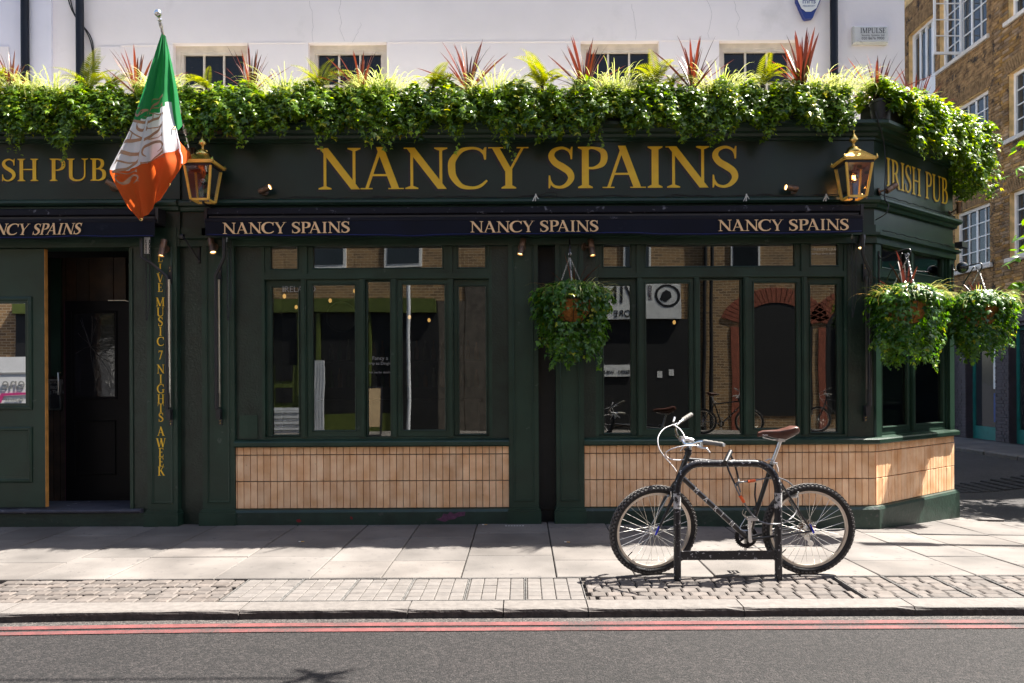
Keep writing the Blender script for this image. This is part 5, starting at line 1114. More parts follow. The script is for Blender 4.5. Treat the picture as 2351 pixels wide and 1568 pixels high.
quadstrip([[(405, 318, -.64), (411, 322, -.62), (416, 330, -.52)], [(411, 345, -.63), (420, 350, -.58), (430, 344, -.42)], [(416, 362, -.61), (426, 366, -.52), (437, 352, -.32)], [(419, 378, -.62), (427, 374, -.50), (435, 362, -.30)]], ['flag_orange'], 'cloth_fold', lambda t: 0)
m = MB(); m.tube([tuple(G3[i, -1] + np.array([0, -.003, 0])) for i in range(int(NV * .30), int(NV * .80))], .007, 6); m.build('hoist_tape', 'flag_white', fl_, 60)
for (a, b, c) in ((400, 295, -.67), (388, 424, -.645), (324, 504, -.70)): m = MB(); p = W(a, b, c); m.tube([p + Vector((math.cos(q * .785) * .012, -.004, math.sin(q * .785) * .012)) for q in range(8)], .004, 5, closed=True); m.build('eyelet', 'brass', fl_, 60)
# lettering runs down the cloth
GI = G3
def on_flag(u, v, off=-.004):
    u = min(max(u, 0), .999) * (NU - 1); vi = np.interp(min(max(v, 0), 1), VV, np.arange(NV)); i = min(int(vi), NV - 2); j = min(int(u), NU - 2); fu, fv = u - j, vi - i
    p = GI[i, j] * (1 - fu) * (1 - fv) + GI[i, j + 1] * fu * (1 - fv) + GI[i + 1, j] * (1 - fu) * fv + GI[i + 1, j + 1] * fu * fv
    du = GI[i, j + 1] - GI[i, j]; dv = GI[i + 1, j] - GI[i, j]; nn = np.cross(du, dv); nn = nn / (np.linalg.norm(nn) + 1e-9); nn = nn if nn[1] < 0 else -nn
    return tuple(p + nn * abs(off))
mb = MB()
def flag_line(txt, u_top, u_bot, v0, v1):
    lay, tw = text_layout(txt, .04)
    for ch, gx in lay:
        for st in GL[ch][0]:
            if isinstance(st, tuple):
                P = st[1]; L_ = [];
                for i in range(len(P)):
                    a = P[max(0, i - 1)]; c = P[min(len(P) - 1, i + 1)]; tx, ty = c[0] - a[0], c[1] - a[1]; l = math.hypot(tx, ty) or 1; L_.append(((P[i][0] - ty / l * P[i][2] / 2, P[i][1] + tx / l * P[i][2] / 2), (P[i][0] + ty / l * P[i][2] / 2, P[i][1] - tx / l * P[i][2] / 2)))
                quads = [[L_[i][0], L_[i + 1][0], L_[i + 1][1], L_[i][1]] for i in range(len(L_) - 1)]
            elif len(st) == 4:
                quads = []
                for i in range(8):
                    f0, f1 = i / 8, (i + 1) / 8; A, B, C, D = [np.array(p) for p in st]; quads.append([tuple(lerp(A, D, f0)), tuple(lerp(B, C, f0)), tuple(lerp(B, C, f1)), tuple(lerp(A, D, f1))])
            else: quads = [st]
            for qd in quads:
                mb.add([on_flag(lerp(u_bot, u_top, vv), lerp(v0, v1, (gx + uu) / tw), .004) for uu, vv in qd], [tuple(range(len(qd)))])
flag_line('NANCY', .78, .44, .33, .75); flag_line('SPAINS', .38, .04, .38, .84)
mb.build('lettering', 'flag_ink', clo)
# ------------------------------------------------------------------ cycle stand
RY0 = -2.21; s_r = FPX / (RY0 - CAMY)
rx0, rx1 = (1553 - CX) / s_r, (1785 - CX) / s_r; rzt = CAMZ + (HZ - 1066) / s_r
def chipped(name, c, c2, th):
    m = pmat(name, c, .35, var=.2, scale=20, stain=(c2, 38., th, .015), bump=.3, bscale=60); return m
chipped('rack_paint', (.010, .010, .014), (.40, .40, .41), .605); chipped('rack_band', (.50, .50, .49), (.02, .02, .022), .52)
rk = thing('bike_rack', ((rx0 + rx1) / 2, RY0, 0), 'black hoop bike rack with chipped paint and grey bands', 'bike rack')
pts = [(rx0, RY0, -.04), (rx0, RY0, .3), (rx0, RY0, .55)]; rr_ = .17; hoop = [(rx0, RY0, -.04), (rx0, RY0, .50)]
for q in range(9): a = math.pi - q / 8 * math.pi / 2; hoop.append((rx0 + rr_ + rr_ * math.cos(a), RY0, rzt - rr_ * 1.15 + rr_ * 1.15 * math.sin(a)))
for q in range(9): a = math.pi / 2 - q / 8 * math.pi / 2; hoop.append((rx1 - rr_ + rr_ * math.cos(a), RY0, rzt - rr_ * 1.15 + rr_ * 1.15 * math.sin(a)))
hoop += [(rx1, RY0, .50), (rx1, RY0, -.04)]
m = MB(); m.tube(hoop, .0265, 18); m.build('hoop', 'rack_paint', rk, 60)
m = MB(); m.box(rx0 + .022, rx1 - .022, RY0 - .010, RY0 + .010, .142, .204); m.build('crossbar', 'rack_paint', rk)
for x_ in (rx0, rx1): m = MB(); m.tube([(x_, RY0, .51), (x_, RY0, .62)], .0272, 18); m.build('reflective_band', 'rack_band', rk, 60)
# ------------------------------------------------------------------ bicycle
BY, LEAN = -2.07, .085
def bw(px, py, side=0.):                             # a point of the leaning bicycle plane seen at a picture point; side = lateral offset
    y = BY
    for _ in range(5): p = W(px, py, y); y = BY - LEAN * p.z + side
    return W(px, py, y)
def pl_(x, z, side=0.): return Vector((x, BY - LEAN * z + side, z))
bk = thing('bicycle', (1.5, BY, 0), 'black mountain bicycle with brown saddle and white brake cables, locked to the rack', 'bicycle')
pmat('frame_paint', (.012, .012, .014), .28, var=.2, coat=.3, spec=.6); pmat('rubber', (.018, .017, .017), .75, var=.3, scale=30); pmat('rim', (.66, .60, .52), .35, .7, var=.1); pmat('spoke', (.75, .73, .68), .3, 1.)
pmat('saddle', (.080, .028, .018), .42, var=.2, scale=18, bump=.15, bscale=150); pmat('blue_anod', (.02, .03, .55), .3, .5); pmat('cable_white', (.78, .76, .76), .4); pmat('grip', (.19, .18, .16), .7, var=.2, bump=.3, bscale=80); pmat('decal', (.82, .82, .80), .5)
pmat('tread_sunlit', (.11, .105, .10), .9, var=.4, scale=40); pmat('lock_cable', (.17, .17, .18), .35, .3, var=.3, scale=60); pmat('orange_plastic', (.85, .13, .02), .4)  # tread knobs paler than the tyre: sunlight put into their colour
RW = .337
hubR = bw(1856, 1217); hubR.z = RW; hubR.y = BY - LEAN * RW; hubF = bw(1500, 1218); hubF.z = RW; hubF.y = BY - LEAN * RW
ht, hb = bw(1580, 1040), bw(1556, 1104)
steer_ax = (ht - hb).normalized(); ST = R(13)
MS = Matrix.Translation(hb) @ Matrix.Rotation(ST, 4, steer_ax) @ Matrix.Translation(-hb)
if (MS @ (hubF + Vector((-.3, 0, 0)))).y > (hubF + Vector((-.3, 0, 0))).y: MS = Matrix.Translation(hb) @ Matrix.Rotation(-ST, 4, steer_ax) @ Matrix.Translation(-hb)
def wheel(hub, M, seed):
    rw = random.Random(seed); U = Vector((1, 0, 0)); Vv = Vector((0, -LEAN, 1)).normalized(); A = U.cross(Vv).normalized()   # axle
    if A.y > 0: A = -A                                # towards the camera
    def P(r, a, s=0.): return hub + (U * math.cos(a) + Vv * math.sin(a)) * r + A * s
    m = MB(); sec = [(RW - .052 + .024 * (1 - math.cos(t)) * 1.0, .0245 * math.sin(t)) for t in [k / 10 * 6.283 for k in range(10)]]; n = 72
    m.add([P(r, i / n * 6.283, s) for i in range(n) for r, s in sec], [(i * 10 + k, i * 10 + (k + 1) % 10, ((i + 1) % n) * 10 + (k + 1) % 10, ((i + 1) % n) * 10 + k) for i in range(n) for k in range(10)])
    m.xf(M); w_ = m.build('wheel', 'rubber', bk, 70)
    m = MB(); nk = 66
    for i in range(nk):
        a = i / nk * 6.283
        for s, r, hw, ha in ((0, RW - .006, .0075, .026), (.012, RW - .009, .0055, .022), (-.012, RW - .009, .0055, .022), (.0215, RW - .020, .0045, .026), (-.0215, RW - .020, .0045, .026)):
            aa = a + (.047 if abs(s) in (.012,) else 0); h = .0085
            q = [P(r + dr, aa + da * ha, s + ds * hw) for dr in (-.004, h) for da, ds in ((-1, -1), (1, -1), (1, 1), (-1, 1))]
            m.add(q, [(4, 5, 6, 7), (0, 1, 5, 4), (1, 2, 6, 5), (2, 3, 7, 6), (3, 0, 4, 7)])
    m.xf(M); tr = m.build('tread_knobs', 'tread_sunlit', w_); tag(tr, kind='stuff')
    m = MB(); sec = [(RW - .051, .014), (RW - .068, .011), (RW - .070, 0), (RW - .068, -.011), (RW - .051, -.014)]
    m.add([P(r, i / n * 6.283, s) for i in range(n) for r, s in sec], [(i * 5 + k, i * 5 + (k + 1) % 5, ((i + 1) % n) * 5 + (k + 1) % 5, ((i + 1) % n) * 5 + k) for i in range(n) for k in range(5)]); m.xf(M); m.build('rim', 'rim', w_, 50)
    m = MB(); m.lathe([(.006, -.055), (.010, -.05), (.010, -.036), (.023, -.034), (.023, -.030), (.013, -.026), (.012, .026), (.023, .030), (.023, .034), (.010, .036), (.010, .05), (.006, .055)], hub, A, 16); m.xf(M); m.build('hub', 'alloy', w_, 50)
    for i in range(32):
        sd = 1 if i % 2 else -1; a = i / 32 * 6.283; off = (.42 if (i // 2) % 2 else -.42); m = MB()
        m.tube([P(.022, a + off * 2.6, sd * .031), P(RW - .066, a, sd * .003)], .00125, 4, caps=False); m.xf(M); m.build('spoke', 'spoke', w_)
    m = MB(); va = 3.9; m.tube([P(RW - .07, va, 0), P(RW - .115, va, 0)], .004, 6); m.xf(M); m.build('valve', 'ink', w_)
    return w_, P, A
wR, PR, AX = wheel(hubR, Matrix.Identity(4), 1); wF, PF, _ = wheel(hubF, MS, 2)
# sidewall lettering
pmat('tyre_print', (.30, .30, .31), .6)
def arc_text(P, M, txt, r, a0, da, wheel_, side=.0265, h=.018):
    for i, ch in enumerate(txt):
        a = a0 + i * da; c = P(r, a, side); tx = (P(r, a + .01, side) - c).normalized(); ty = (c - P(r + .01, a, side)).normalized(); ty = -ty if da > 0 and False else ty
        Mx = Matrix((( tx.x, ty.x, AX.x, c.x), (tx.y, ty.y, AX.y, c.y), (tx.z, ty.z, AX.z, c.z), (0, 0, 0, 1)))
        font_text('tyre_lettering', ch, 'tyre_print', M @ Mx, h, wheel_, .0004)
arc_text(PF, MS, 'SCHWALBE', RW - .036, 4.25, .05, wF)
# frame
BB = bw(1717, 1236); sc_t = bw(1769, 1070); st_top = bw(1773, 1062)
def ftube(nm, a, b, r0, r1=None, mat='frame_paint', seg=12): return MB().tube([a, b], [r0, r1 or r0], seg).build(nm, mat, bk, 60)
ftube('head_tube', hb - steer_ax * .01, ht, .021); ftube('top_tube', bw(1577, 1055), sc_t, .0165); dt = ftube('down_tube', bw(1562, 1092), BB, .0195); ftube('seat_tube', st_top, BB, .0165)
ax_ = AX
for s in (-1, 1):
    ftube('seat_stay', sc_t + Vector((0, -.018 * s, -.01)), hubR + ax_ * s * .062, .0085, .007); ftube('chain_stay', BB + ax_ * s * .03, hubR + ax_ * s * .062, .011, .007)
    m = MB(); m.tube([MS @ hb, MS @ (hb - steer_ax * .03 + ax_ * s * .03), MS @ (hubF.lerp(hb, .62) + ax_ * s * .052 + Vector((.0, 0, 0))), MS @ (hubF + ax_ * s * .055)], [.016, .0155, .013, .0085], 10); m.build('fork_blade', 'frame_paint', bk, 60)
m = MB(); m.tube([BB - ax_ * .037, BB + ax_ * .037], .021, 14); m.build('bottom_bracket', 'frame_paint', bk, 50)
m = MB(); m.tube([ht - steer_ax * .012, ht + steer_ax * .012], .0245, 14); m.tube([ht + steer_ax * .012, ht + steer_ax * .03], .019, 14); m.build('headset', 'ink', bk, 50)
# decal on the down tube
d0, d1 = bw(1562, 1092), BB; dd = (d1 - d0).normalized(); nn = ax_; upv = nn.cross(dd).normalized()
for ch, f_ in zip('MARIN', (.20, .345, .49, .60, .725)):
    c = d0.lerp(d1, f_) + nn * .0202 - upv * .017; Mx = Matrix(((dd.x, upv.x, nn.x, c.x), (dd.y, upv.y, nn.y, c.y), (dd.z, upv.z, nn.z, c.z), (0, 0, 0, 1))); font_text('decal', ch, 'decal', Mx, .050, dt, .0006)
# seat post and saddle
sp = bw(1792, 1010); m = MB(); m.tube([st_top, sp], .0135, 12); m.build('seat_post', 'alloy', bk, 60)
m = MB(); m.tube([st_top - Vector((0, 0, .012)), st_top + (sp - st_top).normalized() * .006], .020, 12); m.tube([st_top + Vector((.0, -.02, 0)), st_top + Vector((.03, -.025, -.004))], .006, 6); m.build('seat_clamp', 'alloy', bk, 50)
stn = [(1740, 992, .016, 8), (1750, 988, .019, 10), (1768, 987, .026, 13), (1786, 986, .045, 18), (1803, 982, .064, 24), (1818, 977, .072, 22), (1827, 978, .066, 16), (1831, 984, .045, 8)]   # px, top row, half width, depth px
secs = []
for px, py, hw, dp in stn:
    c = bw(px, py); k = .0032 * dp; ring = []
    for q in range(12):
        a = q / 12 * 6.283; yy = math.cos(a) * hw; zz = math.sin(a); zz = zz * .012 if zz > 0 else zz * k; ring.append(c + Vector((0, yy, -.012 + zz)))
    secs.append(ring)
m = MB(); m.add([v for r in secs for v in r], [(i * 12 + q, i * 12 + (q + 1) % 12, (i + 1) * 12 + (q + 1) % 12, (i + 1) * 12 + q) for i in range(7) for q in range(12)] + [tuple(range(12)), tuple(range(84, 96))]); sdl = m.build('saddle', 'saddle', bk, 60)
c = bw(1750, 1001, -.030); font_text('lettering', 'Turbo', 'decal', Matrix.Translation(c) @ Matrix.Rotation(R(-4), 4, 'Y') @ FRONT, .016, sdl, .0006, shear=.3)
m = MB()
for s in (-1, 1): m.tube([bw(1752, 1000) + Vector((0, .012 * s, -.012)), bw(1775, 1009) + Vector((0, .022 * s, -.002)), bw(1800, 1009) + Vector((0, .022 * s, -.002)), bw(1822, 998) + Vector((0, .03 * s, 0))], .0035, 6)
m.box(sp.x - .02, sp.x + .025, sp.y - .025, sp.y + .025, sp.z - .012, sp.z + .012); m.build('saddle_rail', 'alloy', bk, 50)
# stem, bars, grips, levers
SB = bw(1585, 1026); clampc = W(1564, 1008, BY - .095); 
m = MB(); m.tube([ht, ht + steer_ax * .075], .0115, 12); m.tube([ht + steer_ax * .050, ht + steer_ax * .095], .0145, 10)
m.build('stem', 'alloy', bk, 50)
tp = ht + steer_ax * .095; cl = W(1566, 1008, BY - .10)
m = MB(); m.tube([tp, tp + (cl - tp) * .5 + Vector((0, 0, .006)), cl], [.0165, .0155, .019], 10); m.tube([cl + Vector((.004, -.022, 0)), cl + Vector((-.004, .022, 0))], .021, 12); m.build('stem_clamp', 'alloy', bk, 50)
bar = [W(1589, 951, -1.84), W(1571, 962, -1.88), W(1557, 973, -1.94), W(1551, 988, -2.03), W(1556, 1002, -2.12), cl + Vector((-.004, 0, 0)), W(1573, 1019, -2.22), W(1590, 1019, -2.27), W(1606, 1014, -2.31), W(1622, 1015, -2.35), W(1660, 1021, -2.44)]
m = MB(); m.tube(cr([tuple(b) for b in bar], 5), .0112, 12); m.build('handlebar', 'chrome', bk, 60)
def grip(a, b):
    a, b = Vector(a), Vector(b); m = MB(); pts = []; rs_ = []
    for i in range(17): pts.append(a.lerp(b, i / 16)); rs_.append(.0165 if i % 4 else .0145)
    m.tube(pts, rs_, 12); return m.build('grip', 'grip', bk, 40)
grip(W(1615, 1014, -2.335), W(1661, 1021, -2.44)); grip(W(1567, 964, -1.885), W(1588, 951, -1.84))
for a, b in ((W(1660, 1021, -2.438), W(1663, 1021.5, -2.446)),): MB().tube([a, b], .0125, 12).build('grip_cap', 'alloy', bk, 50)
lv = MB(); lv.tube([W(1611, 1014, -2.33), W(1610, 1024, -2.33)], .012, 8); lv.tube(cr([W(1600, 1024, -2.33), W(1612, 1028, -2.335), W(1622, 1030, -2.35), W(1630, 1039, -2.36)], 4), [.010] * 5 + [.007] * 5 + [.006] * 3, 8); lv.build('brake_lever', 'alloy', bk, 50)
lv = MB(); lv.tube([W(1566, 966, -1.90), W(1546, 977, -1.93)], .007, 6); lv.tube([W(1546, 968, -1.92), W(1549, 958, -1.90)], .009, 6); lv.build('brake_lever', 'alloy', bk, 50)
for i, pts in enumerate(([W(1545, 975, -1.93), W(1524, 985, -1.97), W(1511, 1004, -2.05), W(1513, 1028, -2.1), W(1527, 1050, -2.13), W(1543, 1068, -2.14), W(1553, 1082, -2.14)],
            [W(1598, 1023, -2.33), W(1578, 1023, -2.35), W(1550, 1028, -2.33), W(1531, 1037, -2.28), W(1529, 1046, -2.22), W(1540, 1054, -2.18), W(1560, 1056, -2.16), W(1582, 1053, -2.15)],
            [W(1550, 977, -1.98), W(1562, 986, -2.04), W(1571, 1002, -2.10), W(1570, 1022, -2.13), W(1562, 1036, -2.14)],
            [W(1757, 1058, -2.15), W(1768, 1054, -2.16), W(1778, 1059, -2.15), W(1785, 1072, -2.14), W(1787, 1083, -2.13)])):
    MB().tube(cr([tuple(p) for p in pts], 6), .0038, 6).build('brake_cable', 'cable_white', bk, 60)
lk_ = MB(); q = bw(1572, 1034, -.03); lk_.tube([q, q + Vector((.03, .0, .022))], .012, 8); lk_.build('light_mount', 'ink', bk, 40)
# brakes
for nm, (px, py), M in (('front', (1538, 1137), MS), ('rear', (1824, 1140), Matrix.Identity(4))):
    for s in (-1, 1):
        m = MB(); p = bw(px, py) + ax_ * s * .035; m.tube([p, p + Vector((-.012 if nm == 'front' else .012, 0, .045)) + ax_ * s * .012], [.008, .005], 6); m.tube([p + Vector((.02 if nm == 'rear' else -.02, 0, .012)) - ax_ * s * .01, p + Vector((-.03, 0, .0)) - ax_ * s * .01], .008, 6); m.xf(M); m.build('brake_arm', 'alloy', bk, 50)
# transmission: far side is the drive side
cr_c = BB - ax_ * .045
m = MB(); m.lathe([(.055, -.003), (.082, -.003), (.082, .003), (.055, .003), (.055, -.003)], cr_c, ax_, 40)
for q in range(34): a = q / 34 * 6.283; U, Vv = Vector((1, 0, 0)), Vector((0, -LEAN, 1)).normalized(); p = cr_c + (U * math.cos(a) + Vv * math.sin(a)) * .084; m.sphere(p, .005, 4)
for q in range(5): a = q / 5 * 6.283; p = cr_c + (U * math.cos(a) + Vv * math.sin(a)) * .062; m.tube([cr_c, p], .009, 6)
m.build('chainring', 'ink', bk, 50)
m = MB()
for r_, o_ in ((.055, 0), (.048, .005), (.041, .010), (.034, .015)): m.lathe([(.012, -.0012), (r_, -.0012), (r_, .0012), (.012, .0012)], hubR - ax_ * (.038 + o_), ax_, 24)
m.build('cassette', 'bronze', bk, 40)
m = MB(); m.lathe([(.045, -.001), (.068, -.001), (.068, .001), (.045, .001)], hubR - ax_ * .034, ax_, 32); m.build('spoke_guard', 'lamp_plastic' if 'lamp_plastic' in MATS else glassmat('lamp_plastic', (.9, .88, .84), .15, 0), bk)
jw = bw(1867, 1252) - ax_ * .05; j2 = bw(1858, 1238) - ax_ * .05
m = MB(); m.tube([hubR - ax_ * .06, j2, jw], [.010, .012, .009], 6); m.lathe([(.003, -.006), (.021, -.006), (.021, .006), (.003, .006)], jw, ax_, 14); m.lathe([(.003, -.006), (.019, -.006), (.019, .006), (.003, .006)], j2, ax_, 14); m.build('derailleur', 'alloy', bk, 40)
m = MB(); m.tube([cr_c + Vector((0, 0, .084)), hubR - ax_ * .045 + Vector((0, 0, .048))], .0035, 5); m.tube([cr_c - Vector((0, 0, .084)), jw - Vector((0, 0, .018))], .0038, 5); m.build('chain', 'ink', bk, 50)
# cranks and pedals
cn = BB + ax_ * .055; pn = bw(1720, 1187, -.055)
m = MB(); m.tube([cn, pn], [.014, .011], 10); m.lathe([(.001, .0), (.014, .0), (.014, .012), (.001, .012)], cn, ax_, 14); m.build('crank', 'alloy', bk, 50)
cf = BB - ax_ * .06; pf_ = bw(1711, 1272, .06)
m = MB(); m.tube([cf, pf_], [.014, .011], 10); m.build('crank', 'alloy', bk, 50)
def pedal(c, s, clip):
    m = MB(); y0 = c.y - s * .015; y1 = c.y - s * .095
    for dx in (-.030, .030): m.box(c.x + dx - .005, c.x + dx + .005, min(y0, y1), max(y0, y1), c.z - .010, c.z + .010)
    for yy in (y0, y1): m.box(c.x - .035, c.x + .035, yy - .004, yy + .004, c.z - .010, c.z + .010)
    m.tube([c, (c.x, y1, c.z)], .007, 8); o = m.build('pedal', 'alloy', bk)
    if clip:
        m = MB()
        for dy in (.02, .08): m.tube(cr([(c.x - .03, c.y - s * dy, c.z + .0), (c.x - .055, c.y - s * dy, c.z + .03), (c.x - .045, c.y - s * dy, c.z + .058)], 4), .0025, 5)
        m.tube(cr([(c.x - .03, c.y - s * .02, c.z), (c.x - .075, c.y - s * .03, c.z - .07), (c.x - .06, c.y - s * .05, c.z - .085), (c.x - .012, c.y - s * .07, c.z - .075), (c.x + .0, c.y - s * .08, c.z)], 5), .0025, 5); m.build('toe_clip', 'steel', o)
pedal(pn, 1, True); pedal(pf_, -1, False)
for hub, M, a in ((hubF, MS, (.012, .05)), (hubR, Matrix.Identity(4), (-.014, .052))):
    m = MB(); p = hub + ax_ * .066; m.tube([p + Vector((-a[0], 0, -.012)), p + Vector((a[0], -.004, a[1]))], [.0075, .006], 6); m.xf(M); m.build('quick_release', 'blue_anod', bk, 50)
m = MB(); m.tube(cr([bw(1735, 1108, -.02), bw(1733, 1135, -.02), bw(1736, 1160, -.02), bw(1728, 1170, -.02)], 4), .006, 4); m.build('strap', 'ink', bk)
# lock: D-lock shackle and steel cable
ul = thing('d_lock', bw(1671, 1060), 'black D-lock hooked over the bicycle top tube and rack', 'lock')
A1, A2 = W(1664, 1089, RY0 - .050), W(1679, 1062, RY0 + .10); A1 = W(1665, 1062, RY0 - .052); A2 = W(1677, 1037, RY0 + .09)
m = MB(); m.tube([A1, A2], .0175, 14); m.build('crossbar', 'metal_black', ul, 50)
s1 = A1.lerp(A2, .12); s2 = A1.lerp(A2, .86)
m = MB(); m.tube(cr([s1, W(1674, 1082, RY0 - .045), W(1686, 1108, RY0 - .038), W(1690, 1114, RY0 - .02), W(1695, 1110, RY0 + .05), W(1695, 1098, RY0 + .10), W(1688, 1070, RY0 + .10), s2], 6), .0072, 8); m.build('shackle', 'metal_black', ul, 60)
cl_ = thing('lock_cable', bw(1750, 1180), 'looped grey steel cable with two orange sleeves, threaded through the rear wheel', 'lock')
lp = [(1691, 1109, -2.25), (1700, 1107, -2.26), (1725, 1104, -2.24), (1748, 1100, -2.21), (1768, 1097, -2.17), (1790, 1098, -2.10), (1812, 1108, -2.04), (1828, 1128, -2.02), (1832, 1155, -2.04), (1825, 1180, -2.08), (1806, 1197, -2.16), (1785, 1203, -2.25), (1760, 1202, -2.25), (1738, 1193, -2.22), (1722, 1175, -2.22), (1707, 1152, -2.25), (1698, 1136, -2.26), (1691, 1122, -2.26), (1688, 1112, -2.25), (1694, 1112, -2.23), (1700, 1130, -2.24)]
m = MB(); m.tube(cr([tuple(W(*p)) for p in lp], 6), .0058, 8); m.build('cable', 'lock_cable', cl_, 60)
for a, b in (((1717, 1105.5, -2.25), (1733, 1102.5, -2.235)), ((1699, 1138, -2.262), (1708, 1153, -2.25))): m = MB(); m.tube([W(*a), W(*b)], .0115, 12); m.build('sleeve', 'orange_plastic', cl_, 50)
# ------------------------------------------------------------------ brick building across the side street
BX = 10.49
pmat('stock_brick', (.23, .13, .055), .9, var=.45, scale=2.2, c2=(.42, .26, .11), rnd=.35, bump=.5, bscale=50, stain=((.035, .026, .022), 3.5, .56, .12))
pmat('stock_brick_far', (.23, .13, .055), .9, var=.55, scale=7, c2=(.43, .26, .11), bump=.5, bscale=50, stain=((.032, .024, .020), 5., .54, .10))
pmat('mortar', (.66, .45, .20), .95, var=.3, scale=6); pmat('arch_brick', (.24, .145, .062), .9, var=.4, scale=9)
pmat('purple_paint', (.050, .037, .048), .55, var=.25, scale=5, bump=.5, bscale=40); pmat('teal', (.012, .16, .145), .45, var=.15); pmat('stone_sill', (.62, .58, .52), .8, var=.15, scale=8)
bb = thing('brick_building', (BX + 1, 12, 0), 'brown brick building with white windows and dark painted ground floor across the side street', 'building')
BY0, BY1, BTOP = 5.0, 24.0, 11.8
wins = [(9.40, 10.80, 4.02, 5.42), (7.15, 8.72, 4.02, 5.42), (9.43, 10.80, 6.58, 7.98), (7.15, 8.72, 6.58, 7.98), (9.48, 11.42, 9.16, 10.95), (7.15, 8.72, 9.12, 10.6), (11.62, 12.95, 8.25, 10.72)]
doors = [(9.24, 10.36, 0.03, 2.55), (7.25, 8.76, .03, 2.55), (11.6, 12.6, .03, 2.55)]
ops = wins + doors
def carve(y0, y1, z0, z1):                          # rectangles of the wall left between the openings
    ys = sorted({y0, y1, *[v for o in ops for v in o[:2]]}); zs = sorted({z0, z1, *[v for o in ops for v in o[2:] if z0 < v < z1]}); out = []
    for a, b in zip(ys[:-1], ys[1:]):
        run = None
        for c, d in zip(zs[:-1], zs[1:]):
            solid = not any(o[0] < (a + b) / 2 < o[1] and o[2] < (c + d) / 2 < o[3] for o in ops)
            if solid: run = (run[0], d) if run else (c, d)
            elif run: out.append((a, b, *run)); run = None
        if run: out.append((a, b, *run))
    return out
m = MB()
for a, b, c, d in carve(BY0, BY1, 3.05, BTOP): m.box(BX + .012, BX + .35, a, b, c, d)
wall = m.build('wall', 'mortar', bb)
m = MB()
for a, b, c, d in carve(BY0, BY1, 0, 3.05): m.box(BX + .010, BX + .35, a, b, c, d)
m.box(BX + .36, BX + 6, BY0, BY1, 0, BTOP); pw = m.build('ground_floor_wall', 'purple_paint', bb)
m = MB(); m.cbox(BX - .05, BX + .3, BY0, BY1, 2.62, 3.03, .02, '-x'); m.build('shop_fascia', 'purple_paint', bb)
# bricks in Flemish bond
UB = {}
cand = []; rb = random.Random(77); CH = .0752
def bricks(y0, y1, z0, z1, paint):
    nz_ = int((z1 - z0) / CH)
    for c in range(nz_):
        z = z0 + c * CH; y = y0 - (.17 if c % 2 else 0); k = c % 2
        while y < y1:
            ln = .225 if k % 2 == 0 else .1125; a, b = max(y, y0), min(y + ln, y1); k += 1; y += ln
            segs = [(a, b)]
            for o in ops:
                if o[2] - .30 * (not paint and o[2] > 3) * 0 < z + CH * .6 < o[3] + (.30 if not paint and o[2] > 3 else 0):
                    e = .06 if (not paint and z + CH * .5 > o[3]) else 0
                    ns = []
                    for s_, t_2 in segs:
                        if s_ < o[0] - e: ns.append((s_, min(t_2, o[0] - e)))
                        if t_2 > o[1] + e: ns.append((max(s_, o[1] + e), t_2))
                        if False: pass
                    segs = [q for q in ns if q[1] - q[0] > .02] if any(o[0] - e < t_2 and s_ < o[1] + e for s_, t_2 in segs) else segs
            for s_, t_2 in segs:
                if t_2 - s_ > .02: cand.append((s_, t_2, z, paint))
bricks(6.0, 23.9, 3.06, 11.6, False); bricks(8.0, 13.2, .05, 2.60, True)
def vis(b):                                          # size in the picture and not hidden by the pub or outside the frame
    y = (b[0] + b[1]) / 2; d = y - CAMY; px = CX + BX * FPX / d; py = HZ - (b[2] - CAMZ) * FPX / d
    return px < 2345 and px > 2085 and py > 0 and (px > 2300 or py < 190 or (px > 2215))
order = sorted(range(len(cand)), key=lambda i: (not vis(cand[i]) or cand[i][3], cand[i][0]))
single = set(order[:300]); far = MB(); farp = MB()
for i, (a, b, z, paint) in enumerate(cand):
    j = rb.uniform(-.004, .004)
    if i in single:
        key = round(b - a, 3)
        if key not in UB: UB[key] = MB().cbox(-.010, .03, -(b - a) / 2 + .0055, (b - a) / 2 - .0055, .005, CH - .005, .003, '-x').mesh('brick', 'stock_brick')
        put('brick', UB[key], wall, (BX + j, (a + b) / 2, z))
    else: (farp if paint else far).cbox(BX - .010 + j, BX + .03, a + .0055, b - .0055, z + .005, z + CH - .005, .003, '-x')
tag(far.build('bricks', 'stock_brick_far', wall), kind='stuff'); tag(farp.build('bricks', 'purple_paint', pw), kind='stuff')
# flat arches of gauged brick
for o in wins:
    n = int((o[1] - o[0] + .12) / .072); mid = (o[0] + o[1]) / 2
    if o[3] > 10.5 and o[0] < 9: pass
    m = MB()
    for i in range(n):
        y = lerp(o[0] - .05, o[1] + .05, (i + .5) / n); sl_2 = (y - mid) * .20; w_ = .031; rise = .035 * (1 - ((y - mid) / (o[1] - mid)) ** 2)
        for (z0, z1, t0, t1) in ((0, .145, 0, .5), (.155, .30, .53, 1.0)) if i % 2 else ((0, .095, 0, .32), (.105, .30, .36, 1.0)):
            q = [(BX + dx, y + sl_2 * t + dy, o[3] + rise * .6 + zz) for dx in (-.012, .03) for (t, zz) in ((t0, z0), (t1, z1)) for dy in (-w_, w_)]
            m.add(q, [(0, 1, 3, 2), (0, 1, 5, 4), (2, 3, 7, 6), (0, 2, 6, 4), (1, 3, 7, 5)])
    tag(m.build('brick_arch', 'arch_brick', wall), kind='stuff')
